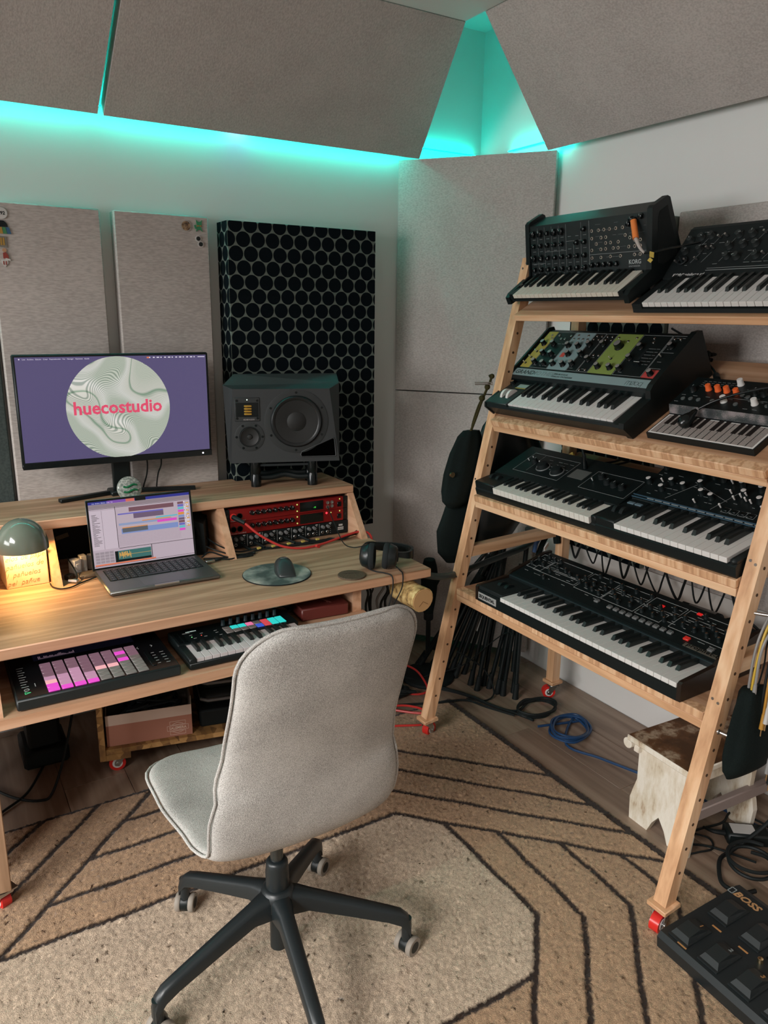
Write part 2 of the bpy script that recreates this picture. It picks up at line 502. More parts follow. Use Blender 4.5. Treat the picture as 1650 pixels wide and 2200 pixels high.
def dotted(name, M, W, H, D, label):
    """dotted fabric panel; local x across, z up, face at y=0 looking to -y, depth D"""
    e = empty(name, M=M)
    MB().bx(0, W, 0, D, 0, H, bev=.003).build('panel_body', DOTB, e)
    mb = MB(); p = 0.0555; rh = p*0.866; r = 0.0263
    rows = int(H/rh)+2
    def disc(cx, cz, f):
        pts = []
        for i in range(22):
            a = 2*math.pi*i/22
            pts.append(f(cx+r*math.cos(a), cz+r*math.sin(a)))
        mb.add(pts, [tuple(range(22))])
    cl_ = lambda v, a, b: max(a, min(b, v))
    for j in range(rows):
        cz = H-0.012-j*rh
        off = p/2 if j % 2 else 0
        for i in range(-1, int(W/p)+2):
            cx = i*p+off+0.03
            if -r < cx < W+r and -r < cz < H+r:
                disc(cx, cz, lambda x, z: (cl_(x, .001, W-.001), -0.0006, cl_(z, .001, H-.001)))
        for i in range(-3, 1):
            cy = -(i*p+off+0.03)
            if -r < cy < D+r and -r < cz < H+r:
                disc(cy, cz, lambda y, z: (-0.0006, cl_(y, .001, D-.001), cl_(z, .001, H-.001)))
    mb.build('dot_print', DOTD, e, smooth=0)
    return tag(e, label, 'acoustic panel')
dotted('dotted_panel', Matrix.Translation((0.978, 2.665, 0.603)), 0.596, 1.161, 0.1, 'black dotted acoustic panel on the desk wall behind the loudspeaker')
dotted('dotted_panel', Matrix.Translation((2.085, 2.115, 0.603)) @ Matrix.Rotation(-math.pi/2, 4, 'Z'), 0.42, 1.161, 0.06, 'black dotted acoustic panel behind the shelves of the synthesizer stand')

# turquoise LED strips tucked behind the lower edges of the sloped panels
LED = mat('led_turquoise', (0.1, 0.5, 0.45), 0.5, emit=(0.0, 0.80, 0.66), estr=45.0)
LEDP = mat('led_violet', (0.2, 0.2, 0.5), 0.5, emit=(0.16, 0.30, 0.85), estr=30.0)
def strip(pts, w, label, mts=LED, violet=None):
    (p0, p1) = pts
    e = MB().bar(p0, p1, w, 0.003, up=(0, 0, 1))
    o = e.build('led_strip', mts, smooth=0)
    return tag(o, label, 'led strip', 'turquoise led strips')
strip(((-0.6, 2.748, 2.088), (0.58, 2.748, 2.088)), 0.012, 'glowing turquoise light strip behind the top left sloped panel')
strip(((0.60, 2.748, 2.086), (1.03, 2.748, 2.086)), 0.012, 'glowing turquoise light strip over the monitor wall, left of the violet patch')
strip(((1.03, 2.748, 2.086), (1.09, 2.748, 2.086)), 0.012, 'short violet stretch of light strip behind the sloped panel', LEDP)
strip(((1.09, 2.748, 2.086), (1.74, 2.748, 2.086)), 0.012, 'glowing turquoise light strip over the dotted panel up to the corner')
strip(((1.80, 2.748, 2.10), (2.10, 2.748, 2.10)), 0.008, 'glowing turquoise light strip in the open room corner above the corner panel')
strip(((2.125, 2.56, 2.09), (2.125, 2.22, 2.09)), 0.010, 'glowing turquoise light strip behind the right sloped panel at the corner')

# ------------------------------------------------------------------ rug
def make_rug():
    x0, x1, y0, y1 = -0.35, 1.632, 0.30, 2.170
    st = 0.0048
    xs = np.arange(x0, x1+1e-6, st); ys = np.arange(y0, y1+1e-6, st)
    X, Y = np.meshgrid(xs, ys); nx, ny = len(xs), len(ys)
    g = np.random.default_rng(3)
    jx = X+g.normal(0, .0016, X.shape); jy = Y+g.normal(0, .0016, X.shape)
    lines = [[(-.4, 2.162), (1.64, 2.162)], [(1.624, 2.18), (1.624, .25)],
        [(-.16, 1.834), (.16, 2.154)], [(-.16, 1.674), (.318, 2.154)], [(-.1, 1.572), (.485, 2.16)],
        [(.361, 2.037), (1.18, 2.037), (1.624, 1.564)], [(.246, 1.919), (1.142, 1.919), (1.624, 1.386)],
        [(.126, 1.795), (1.10, 1.795), (1.622, 1.232)], [(.006, 1.672), (1.07, 1.668), (1.60, 1.115)],
        [(1.172, 1.562), (1.166, 1.150), (1.040, 1.017), (.10, 1.017), (-.35, 1.40)], [(1.040, 1.017), (.84, .81), (.1, .81)],
        [(1.280, 1.448), (1.262, 1.087), (.96, .765), (.1, .765)], [(1.405, 1.318), (1.392, 1.055), (.95, .58), (.1, .58)],
        [(1.515, 1.204), (1.514, 1.01), (.98, .45), (.1, .45)]]
    d = np.full(X.shape, 9.0)
    wx_ = jx+.0018*np.sin(jy*31+jx*9); wy_ = jy+.0018*np.sin(jx*27-jy*11)
    for L in lines:
        for (a, b) in zip(L[:-1], L[1:]):
            a = np.array(a); b = np.array(b); ab = b-a
            t = np.clip(((wx_-a[0])*ab[0]+(wy_-a[1])*ab[1])/(ab@ab), 0, 1)
            d = np.minimum(d, np.hypot(wx_-a[0]-t*ab[0], wy_-a[1]-t*ab[1]))
    k = np.maximum(np.clip((0.0085-d)/0.002, 0, 1), ((jx > 1.606) | (jy > 2.150))*1.0)
    cen = (jy < 1.668) & (jx < 1.170) & (jy > 1.017) & (jx+jy < 2.735) & (jx-jy < 0.02)
    low = lambda n: np.kron(g.random((ny//n+2, nx//n+2)), np.ones((n, n)))[:ny, :nx]
    tone = 0.80+0.34*g.random(X.shape)+0.06*(low(9)-.5)+0.05*(low(23)-.5)
    base = np.where(cen[..., None], np.array(C('#bfab95')), np.array(C('#ab8d70')))
    dark = np.array(C('#2c2019'))
    colr = base*tone[..., None]*(1-k[..., None])+dark*(0.8+0.4*g.random(X.shape))[..., None]*k[..., None]
    h = 0.011+0.0008*g.normal(0, 1, X.shape)+0.0008*(low(12)-.5)-0.003*k
    edge = np.minimum(np.minimum(X-x0, x1-X), np.minimum(Y-y0, y1-Y))
    h = np.where(edge < .004, 0.001, h)
    V = np.stack([jx, jy, np.maximum(h, 0.001)], -1).reshape(-1, 3)
    i = np.arange(nx*ny).reshape(ny, nx)
    F = np.stack([i[:-1, :-1], i[:-1, 1:], i[1:, 1:], i[1:, :-1]], -1).reshape(-1, 4)
    me = bpy.data.meshes.new('rug')
    me.vertices.add(len(V)); me.vertices.foreach_set('co', V.ravel())
    me.loops.add(F.size); me.loops.foreach_set('vertex_index', F.ravel())
    me.polygons.add(len(F)); me.polygons.foreach_set('loop_start', np.arange(0, F.size, 4)); me.polygons.foreach_set('loop_total', np.full(len(F), 4))
    me.update(calc_edges=True)
    at = me.color_attributes.new('pile', 'FLOAT_COLOR', 'POINT')
    at.data.foreach_set('color', np.concatenate([colr.reshape(-1, 3), np.ones((nx*ny, 1))], 1).ravel())
    m = mat('rug_pile', (0.3, 0.25, 0.2), 0.95, spec=0.1, sheen=0.15)
    b = m.node_tree.nodes['Principled BSDF']
    a = N(m, 'ShaderNodeVertexColor'); a.layer_name = 'pile'
    tc = N(m, 'ShaderNodeTexCoord'); n = N(m, 'ShaderNodeTexNoise'); n.inputs['Scale'].default_value = 420; n.inputs['Detail'].default_value = 2
    ln(m, tc, 'Object', n, 'Vector')
    mr = N(m, 'ShaderNodeMapRange'); mr.inputs[1].default_value = .3; mr.inputs[2].default_value = .7; mr.inputs[3].default_value = .72; mr.inputs[4].default_value = 1.22
    ln(m, n, 'Fac', mr, 0)
    mx = N(m, 'ShaderNodeVectorMath', operation='SCALE'); ln(m, a, 'Color', mx, 0); ln(m, mr, 0, mx, 'Scale')
    ln(m, mx, 'Vector', b, 'Base Color')
    bp = N(m, 'ShaderNodeBump'); bp.inputs['Strength'].default_value = 0.5; bp.inputs['Distance'].default_value = 0.004
    ln(m, n, 'Fac', bp, 'Height'); ln(m, bp, 'Normal', b, 'Normal')
    me.materials.append(m)
    me.polygons.foreach_set('use_smooth', [True]*len(me.polygons))
    o = bpy.data.objects.new('rug', me); col.objects.link(o)
    return tag(o, 'tan shaggy rug with dark brown geometric lines on the floor', 'rug')
make_rug()

# ------------------------------------------------------------------ casters (red wheel in a steel fork)
def caster(parent, x, y, ztop, rz=0, r=0.024):
    """fixed under the plate whose underside is at ztop, wheel touching the floor"""
    zc = r
    T = TR(x, y, 0, 0, 0, rz)
    f = MB(T)
    f.bx(-.024, .024, -.022, .022, ztop-.004, ztop)
    f.cyl((0, 0, ztop-.012), (0, 0, ztop-.004), .014)
    for s in (-1, 1):
        f.prism([(-.014, ztop-.012), (.014, ztop-.012), (.022, zc-.006), (.010, zc-.010)], s*.0155-.001, s*.0155+.001, 'yz')
    f.bx(-.0165, .0165, -.014, .014, ztop-.014, ztop-.011)
    f.cyl((-.019, .014, zc), (.019, .014, zc), .005)
    fo = f.build('caster_fork', STEEL, parent)
    w = MB(T)
    w.cyl((-.012, .014, zc), (.012, .014, zc), r, n=24)
    w.cyl((-.0128, .014, zc), (.0128, .014, zc), r*.62, n=20, mi=1)
    w.cyl((-.0134, .014, zc), (.0134, .014, zc), r*.38, n=16, mi=2)
    wo = w.build('wheel', [REDW, WHITEP, STEEL], fo)
    return fo

# ------------------------------------------------------------------ desk
DZ = 0.665
desk = thing('desk', (0.68, 2.2, 0), 'pale pine desk with a raised back shelf and a keyboard shelf under the top', 'desk')
def board(name, x0, x1, y0, y1, z0, z1, parent, mats=(OAK_X, OAK_EDGE), bev=.002):
    """board with its own colour on the narrow front"""
    o = MB().bx(x0, x1, y0, y1, z0, z1, bev=bev).build(name, list(mats), parent)
    for p in o.data.polygons:
        if p.normal.y < -.6 or p.normal.x > .6: p.material_index = 1
    return o
board('desktop', 0.0, 1.347, 1.908, 2.768, DZ-.030, DZ, desk, bev=.003)
board('riser_top', 0.0, 1.336, 2.405, 2.712, .815, .845, desk, bev=.003)
def upright(x0, x1):
    return MB().prism([(2.298, DZ), (2.700, DZ), (2.700, .815), (2.408, .815)], x0, x1, 'yz').build('riser_side', OAK_YZ, desk, smooth=0)
upright(0.274, 0.298); upright(0.812, 0.836); upright(1.312, 1.336); upright(0.0, 0.02)
o = MB().prism([(0.05, 1.765), (1.115, 1.765), (1.115, 2.42), (0.05, 2.42)], .529, .555, 'xy').build('keyboard_shelf', [SHELF_TOP, OAK_EDGE], desk, smooth=0)
for p in o.data.polygons:
    if p.normal.y < -.6: p.material_index = 1
MB().prism([(1.775, .555), (2.40, .555), (2.40, .635), (1.93, .635), (1.80, .61)], .05, .078, 'yz').build('shelf_hanger', OAK_YZ, desk, smooth=0)
MB().bx(1.078, 1.108, 1.945, 2.40, .555, .635).build('shelf_hanger', OAK_YZ, desk, smooth=0)
MB().bx(-.022, -.002, 1.93, 2.70, .05, .845).build('unseen_shade_board', OAK_YZ, desk, smooth=0)  # unseen board added to keep the window light from under the desk
LEGM = wood('desk_leg_pine', '#8d6e52', '#a8866a', '#b99878', 'z', 1.0, .6)
for (x, y) in ((.03, 1.85), (.03, 2.68), (1.05, 2.60)):
    lg = MB().bx(x-.022, x+.022, y-.022, y+.022, .062, .529 if y < 2.42 else .635, bev=.002).build('desk_leg', LEGM, desk)
    caster(lg, x+.005, y, .062, R(25))
# birch log peg under the right end
def birch():
    m = mat('birch_bark', (0.45, .33, .17), .8)
    b = m.node_tree.nodes['Principled BSDF']
    tc = N(m, 'ShaderNodeTexCoord'); n = N(m, 'ShaderNodeTexNoise'); n.inputs['Scale'].default_value = 55; n.inputs['Detail'].default_value = 6
    ln(m, tc, 'Object', n, 'Vector')
    rp = ramp(m, [(.33, '#6b5330'), (.5, '#b0915a'), (.68, '#d0b981')]); ln(m, n, 'Fac', rp, 0); ln(m, rp, 'Color', b, 'Base Color')
    bp = N(m, 'ShaderNodeBump'); bp.inputs['Strength'].default_value = .5; bp.inputs['Distance'].default_value = .004
    ln(m, n, 'Fac', bp, 'Height'); ln(m, bp, 'Normal', b, 'Normal')
    return m
lp0, lp1 = Vector((1.268, 1.975, .594)), Vector((1.276, 1.850, .588))
lg = MB().tube([lp0+(lp1-lp0)*t+Vector((0, 0, .001*math.sin(9*t))) for t in (0, .2, .4, .6, .8, 1)], .0400, n=20, k=2, rf=lambda t: 1+.03*math.sin(7*t)).build('log_peg', birch(), desk)
e = MB(); e.cyl(lp1, lp1+(lp1-lp0).normalized()*.002, .0375, n=24)
for a in (.6, 2.3): e.bar(lp1+(lp1-lp0).normalized()*.0022+Vector((0, 0, -.004)), lp1+(lp1-lp0).normalized()*.0022+Vector((.022*math.cos(a), 0, -.004-.02*math.sin(a))), .0012, .0006, mi=1, up=(0, 1, 0))
e.build('sawn_end', [mat('log_end_grain', '#c29a6a', .7), mat('log_crack', '#6d4b2c', .8)], lg)

# ------------------------------------------------------------------ synthesizer stand
stand = thing('synthesizer_stand', (1.7, 1.48, 0), 'tall pine stand on red casters with four tilted shelves of synthesizers', 'stand')
def legx(z): return 1.374+.229*z
LY0, LY1, RY0, RY1 = 1.975, 2.011, .955, .991
HOLE = mat('peg_hole_dark', '#4a3320', .9)
for (y0, y1) in ((LY0, LY1), (RY0, RY1)):
    z0, z1 = .075, 1.640
    lg = MB().prism([(legx(z0), z0), (legx(z0)+.036, z0), (legx(z1)+.036, z1), (legx(z1), z1)], y0, y1, 'xz').build('front_leg', PINE_Z, stand, smooth=0)
    fp = MB().box((legx(.07)+.018, (y0+y1)/2, .069), (.058, .056, .013), bev=.002, rot=(0, R(-6), 0)).build('foot_plate', PINE_Y, lg)
    caster(lg, legx(.07)+.016, (y0+y1)/2, .062, R(-70 if y0 > 1.5 else 100), .025)
    h = MB()
    for k in range(24):
        z = .16+.062*k
        if z > 1.6: break
        h.cyl((legx(z)+.018, y0-.0006, z), (legx(z)+.018, y0+.002, z), .0042, n=10)
    h.build('peg_holes', HOLE, lg)
    s = MB()
    for (zz, dy) in ((1.622, .012), (1.606, .024), (.585, .010), (.590, .026), (.912, .012), (.918, .026)):
        s.cyl((legx(zz)-.0012, y0+dy, zz), (legx(zz)+.002, y0+dy, zz), .0036, n=10)
    s.build('screws', STEEL, lg)
    bl = MB().bx(1.979, 2.017, y0-.008, y1-.008, .075, 1.56, bev=.001).build('back_leg', PINE_Z, stand)
    MB().box((1.998, (y0+y1)/2-.008, .069), (.056, .056, .013), bev=.002).build('foot_plate', PINE_Y, bl)
    caster(bl, 1.998, (y0+y1)/2-.008, .062, R(60), .025)
    for z in (.675, 1.17):
        x0 = legx(z)+.03
        MB().bar((x0, (y0+y1)/2, z-.006), (1.985, (y0+y1)/2, z+.012), .032, .036).build('side_rail', PINE_X, stand, smooth=0)
SHELF = {1: (1.69, 1.458, R(30), .36, 0.0), 2: (1.612, 1.120, R(28), .46, 0.0), 3: (1.557, .870, R(13), .49, 0.0), 4: (1.50, .549, R(2), .49, 0.0)}
SW = .979
def shelfM(k):
    """shelf frame: x left to right for the player, y front to back, z off the board"""
    x, z, th, d, lip = SHELF[k]
    Rm = Matrix(((0, 1, 0), (-1, 0, 0), (0, 0, 1))).to_4x4()
    return Matrix.Translation((x, 1.973, z)) @ Rm @ Matrix.Rotation(th, 4, 'X')
for k in SHELF:
    x, z, th, d, lip = SHELF[k]
    M = shelfM(k)
    e = MB(M)
    b = e.bx(.001, SW, .0, d, -.0215 if k == 1 else -.043, -lip, bev=.0015).build('shelf_board', [SHELF_TOP], stand)
    # grain coordinates follow the shelf, so keep the mesh in its own frame
    b.data.transform(M.inverted()); b.matrix_basis = M
    f1 = MB().bx(.0005, SW+.0005, -.0015, .030, -.0215, .0005, bev=.002).build('front_lip', ENDG if k > 1 else PINE_X, b)
    if k > 1: MB().bx(.0005, SW+.0005, -.001, .030, -.0435, -.0217, bev=.0015).build('front_batten', PINE_X, b)

# ------------------------------------------------------------------ swivel chair
def make_chair():
    ch = empty('swivel_chair', M=TR(0.556, 1.348, 0, 0, 0, 0))
    tag(ch, 'grey fabric swivel chair on a black five-star base in front of the desk', 'chair')
    # side profile of the shell: centre line (y forward, z up), back top -> seat front
    prof = [(-.282, .968), (-.262, .900), (-.238, .830), (-.212, .760), (-.186, .690), (-.167, .620), (-.156, .555), (-.148, .500), (-.134, .458), (-.106, .430), (-.06, .418), (0.0, .417), (.08, .423), (.16, .431), (.22, .434), (.268, .430), (.305, .417)]
    P = catmull([(0, y, z) for y, z in prof], 6)
    L = [0]
    for a, b in zip(P[:-1], P[1:]): L.append(L[-1]+(b-a).length)
    tot = L[-1]
    def W(s):
        t = s/tot
        key = [(0, .180), (.16, .178), (.30, .182), (.38, .192), (.47, .207), (.56, .205), (.66, .220), (.80, .240), (.90, .243), (1, .225)]
        for (a, wa), (b, wb) in zip(key[:-1], key[1:]):
            if t <= b:
                u = (t-a)/(b-a); u = u*u*(3-2*u); w = wa+(wb-wa)*u; break
        r0, r1 = .105, .13
        if s < r0: w = w-r0+math.sqrt(max(0, r0*r0-(r0-s)**2))
        d = tot-s
        if d < r1: w = w-r1+math.sqrt(max(0, r1*r1-(r1-d)**2))
        return w
    # resample with finer rows at the ends
    S = [0, .002, .006, .012, .02, .032, .048, .066, .086]+list(np.linspace(.105, tot-.13, 34))+[tot-x for x in (.11, .088, .066, .046, .030, .018, .009, .003, 0)]
    def at(s):
        for i in range(len(L)-1):
            if s <= L[i+1]+1e-9:
                t = (s-L[i])/(L[i+1]-L[i]); p = P[i].lerp(P[i+1], t)
                tg = (P[i+1]-P[i]).normalized()
                return p, tg
        return P[-1], (P[-1]-P[-2]).normalized()
    nu = 22
    rows_o, rows_i = [], []
    Vv = []
    th = .030
    for s in S:
        p, tg = at(s); w_ = W(s)
        nrm = Vector((0, tg.z, -tg.y))  # points to the outside (rear / below)
        if nrm.y > 0 and s < tot*.4: nrm = -nrm
        if s >= tot*.4 and nrm.z > 0: nrm = -nrm
        endf = min(1, math.sqrt(max(0, min(s, tot-s))/.02)) if min(s, tot-s) < .02 else 1
        ro, ri = [], []
        for i in range(nu+1):
            u = -1+2*i/nu
            u = math.copysign(1-(1-abs(u))**1.35, u)
            x = u*w_
            back = 1 if s < tot*.4 else 0
            cup = .034*abs(x/.2)**2.3
            ef = (1-abs(u)**10)**.5 if abs(u) < 1 else 0
            t = th*ef*endf
            base = Vector((x+.019, p.y, p.z-.016))-nrm*cup*(1.0 if back else .55)
            ro.append(base+nrm*(t*.55)); ri.append(base-nrm*(t*.45))
        rows_o.append(ro); rows_i.append(ri)
    n1 = nu+1; m = len(S)
    vs = [v for r_ in rows_o for v in r_]+[v for r_ in rows_i for v in r_]
    fs = []
    off = n1*m
    for j in range(m-1):
        for i in range(nu):
            a = j*n1+i
            fs.append((a, a+1, a+n1+1, a+n1)); fs.append((off+a, off+a+n1, off+a+n1+1, off+a+1))
    mb = MB(); mb.add(vs, fs)
    FAB = fabric('chair_tweed', '#8f8c88', '#cbc8c3', 620, .95, .5, (1, 1, 1), 9)
    o = mb.build('upholstered_shell', FAB, ch, smooth=0)
    b = bmesh.new(); b.from_mesh(o.data)
    bmesh.ops.remove_doubles(b, verts=b.verts, dist=.0004)
    bmesh.ops.recalc_face_normals(b, faces=b.faces)
    b.to_mesh(o.data); b.free()
    o.data.polygons.foreach_set('use_smooth', [True]*len(o.data.polygons))
    sub = o.modifiers.new('smooth', 'SUBSURF'); sub.levels = 1; sub.render_levels = 1
    # piping round the rim
    rim = [rows_o[j][0]-Vector((.0015, 0, 0)) for j in range(2, m-2)]
    rim2 = [rows_o[j][-1]+Vector((.0015, 0, 0)) for j in range(2, m-2)]
    topr = [rows_o[1][i] for i in range(1, nu)]; botr = [rows_o[-2][i] for i in range(1, nu)]
    loop = rim[::-1]+topr+rim2+botr[::-1]; loop.append(loop[0])
    MB().tube(loop, .0032, n=8, k=0).build('piping', FAB, o)
    # mechanism and column
    k = MB()
    k.bx(-.06, .09, -.05, .12, .362, .388, bev=.010)
    k.cyl((.06, .02, .372), (.20, .03, .366), .006, n=10)
    k.build('tilt_mechanism', CHAR, ch)
    k = MB(); k.cyl((0, 0, .27), (0, 0, .37), .0145, n=20); k.build('gas_lift', mat('gas_lift_steel', (.09, .1, .1), .25, .8), ch)
    k = MB(); k.lathe([(.0245, .205), (.026, .215), (.026, .256), (.0245, .268), (.0245, .278), (.021, .283), (.016, .285)], 28)
    k.cyl((0, 0, .055), (0, 0, .2), .0195, n=24); k.build('column', CHAR, ch)
    # star base
    sb = MB()
    sb.lathe([(.022, .148), (.034, .152), (.040, .170), (.040, .195), (.034, .212), (.027, .216), (.020, .216)], 30)
    LEGPROF = [(.0, .212, .056, .060), (.045, .206, .042, .052), (.07, .198, .034, .042), (.16, .168, .031, .036), (.25, .138, .028, .032), (.280, .127, .027, .034), (.297, .112, .025, .040), (.303, .092, .023, .035)]
    for a in (118.3, 46.3, -25.7, -97.7, -169.7):
        A = R(a); cs, sn = math.cos(A), math.sin(A)
        ring = []
        for i, (r_, zt, wd, hh) in enumerate(LEGPROF):
            sec = []
            for (uu, vv) in ((-.5, -1), (-.5, -.25), (-.34, -.04), (0, 0), (.34, -.04), (.5, -.25), (.5, -1), (0, -1.02)):
                rad = r_
                zz = zt+vv*hh
                sec.append(Vector((rad*cs-uu*wd*sn, rad*sn+uu*wd*cs, zz)))
            ring.append(sec)
        # end cap column over the caster stem
        vs = [v for s_ in ring for v in s_]; n = 8; fs = []
        for i in range(len(ring)-1):
            for j in range(n): fs.append((i*n+j, i*n+(j+1) % n, (i+1)*n+(j+1) % n, (i+1)*n+j))
        fs.append(tuple(range(n))); fs.append(tuple(range((len(ring)-1)*n, len(ring)*n)))
        sb.add(vs, fs)
        sb.cyl((.2935*cs, .2935*sn, .045), (.2935*cs, .2935*sn, .105), .0115, n=16)
    sb.build('star_base', CHAR, ch, smooth=50)
    TYRE = mat('caster_tyre_grey', '#8d857b', .6)
    for q, a in enumerate((118.3, 46.3, -25.7, -97.7, -169.7)):
        A = R(a); cx, cy = .2935*math.cos(A), .2935*math.sin(A)
        rz = R((55, 30, 20, 70, 15)[q])
        c = MB(TR(cx, cy, .0085, 0, 0, rz))
        c.cyl((0, 0, .026), (0, 0, .05), .008, n=12)
        c.lathe([(.0005, -.0095), (.0205, -.0095), (.021, -.007), (.021, .007), (.0205, .0095), (.0005, .0095)], 22, 0, Matrix.Translation((.004, 0, .0235)) @ Matrix.Rotation(math.pi/2, 4, 'X'))
        co = c.build('chair_caster', BLK, ch)
        for s_ in (-1, 1):
            t = MB(TR(cx, cy, .0085, 0, 0, rz))
            t.lathe([(.012, -.0065), (.0215, -.0065), (.0235, -.004), (.0235, .004), (.0215, .0065), (.012, .0065)], 26, 0, Matrix.Translation((.004, s_*.0165, .0235)) @ Matrix.Rotation(math.pi/2, 4, 'X'))
            t.lathe([(.0005, -.0068), (.0135, -.0068), (.0135, .0068), (.0005, .0068)], 20, 1, Matrix.Translation((.004, s_*.0165, .0235)) @ Matrix.Rotation(math.pi/2, 4, 'X'))
            t.build('tyre', [TYRE, BLK], co)
    return ch
make_chair()

# ------------------------------------------------------------------ keyboards: shared builders
SEQ = 'CDEFGAB'
def keyset(parent, x0, nwhite, pitch, y0, y1, ztop, start='C', wm=KEYW, bm=KEYB, hw=.016, tilt=0.0, bl=.62, bh=.010, lip=.0):
    """row of separate keys; x0 left edge, y0 front, y1 back, ztop the white surface"""
    F = Matrix.Translation((0, y0, ztop)) @ Matrix.Rotation(tilt, 4, 'X')
    L = y1-y0
    mw = MB(); mw.bx(-pitch/2+.00055, pitch/2-.00055, 0, L, -hw, 0, bev=.0008)
    mew = shared(mw, 'white_key', wm, 30)
    bw = pitch*.56; b0 = L*(1-bl)
    mb_ = MB()
    q = [(-bw/2, b0, -.002), (bw/2, b0, -.002), (bw/2, L, -.002), (-bw/2, L, -.002), (-bw*.36, b0+bh*.75, bh), (bw*.36, b0+bh*.75, bh), (bw*.36, L, bh), (-bw*.36, L, bh)]
    mb_.add(q, [(3, 2, 1, 0), (4, 5, 6, 7), (0, 1, 5, 4), (1, 2, 6, 5), (2, 3, 7, 6), (3, 0, 4, 7)])
    meb = shared(mb_, 'black_key', bm, 0)
    s = SEQ.index(start)
    for i in range(nwhite):
        cx = x0+pitch*(i+.5)
        put('white_key', mew, parent, F @ Matrix.Translation((cx, 0, 0)))
        n = SEQ[(s+i) % 7]
        if n in 'CDFGA' and i < nwhite-1:
            sh = {'C': -.09, 'D': .09, 'F': -.12, 'G': 0, 'A': .12}[n]*pitch
            put('black_key', meb, parent, F @ Matrix.Translation((cx+pitch/2+sh, 0, 0)))

def knobmesh(name, r, h, body, cap=None, ptr=None, skirt=1.12, n=16, capr=.8):
    k = MB()
    k.lathe([(r*skirt, 0), (r*skirt, h*.12), (r, h*.2), (r*.9, h*.96), (r*.8, h)], n)
    mats = [body]
    if cap is not None:
        k.lathe([(r*capr, h*1.0), (r*capr, h*1.03), (r*capr*.8, h*1.05)], n, len(mats)); mats.append(cap)
    if ptr is not None:
        k.bx(-r*.09, r*.09, r*.25, r*.98, h*.9, h*1.02, len(mats)); mats.append(ptr)
    return shared(k, name, mats, 35)
def jackmesh(name, r, ring, hole):
    k = MB(); k.lathe([(r, 0), (r, r*.35), (r*.85, r*.5), (r*.55, r*.5), (r*.5, r*.2)], 12, 0, cap1=False)
    k.cyl((0, 0, 0), (0, 0, r*.22), r*.52, n=10, mi=1)
    return shared(k, name, [ring, hole], 35)
def switchmesh(name, h, m, base, r=.0018):
    k = MB(); k.cyl((0, 0, 0), (0, 0, .002), r*1.7, n=10, mi=1); k.cyl((0, 0, 0), (0, -h*.25, h), r*.7, r, 8)
    return shared(k, name, [m, base], 35)
def sheet(poly, z=0.0004):
    return poly
class Panel:
    """flat control panel in a synth's frame: (fx, ft) fractions -> local matrix"""
    def __init__(s, parent, x0, x1, y0, z0, y1, z1):
        s.e = parent; s.x0, s.x1 = x0, x1
        s.a = math.atan2(z1-z0, y1-y0); s.L = math.hypot(z1-z0, y1-y0)
        s.F = Matrix.Translation((0, y0, z0)) @ Matrix.Rotation(s.a, 4, 'X')
    def M(s, fx, ft, n=0.0, rz=0.0):
        return s.F @ TR(s.x0+(s.x1-s.x0)*fx, s.L*ft, n, 0, 0, rz)
    def put(s, name, me, fx, ft, n=0.0, rz=0.0): return put(name, me, s.e, s.M(fx, ft, n, rz))
    def quad(s, mb, fx0, fx1, ft0, ft1, n=.0004, mi=0):
        old = mb.T; mb.T = s.F
        X = lambda f: s.x0+(s.x1-s.x0)*f
        mb.bx(X(fx0), X(fx1), s.L*ft0, s.L*ft1, -.0004, n, mi); mb.T = old
    def line(s, mb, a, b, w=.0006, n=.0005, mi=0):
        old = mb.T; mb.T = s.F
        X = lambda f: s.x0+(s.x1-s.x0)*f
        mb.bar((X(a[0]), s.L*a[1], n/2), (X(b[0]), s.L*b[1], n/2), w, n, mi); mb.T = old
    def rect(s, mb, fx0, fx1, ft0, ft1, w=.0006, mi=0):
        for a, b in (((fx0, ft0), (fx1, ft0)), ((fx1, ft0), (fx1, ft1)), ((fx1, ft1), (fx0, ft1)), ((fx0, ft1), (fx0, ft0))): s.line(mb, a, b, w, mi=mi)
    def text(s, name, body, fx, ft, size, m, **k): return text(name, body, size, m, s.e, s.M(fx, ft, .0006), **k)
def wheel(parent, name, x, y, z, r, w, m):
    k = MB(TR(x, y, z)); k.cyl((-w/2, 0, 0), (w/2, 0, 0), r, n=28)
    return k.build(name, m, parent)
def micromarks(pn, mb, fx, ft, n, w=.0045, g=random.Random(1)):
    pass

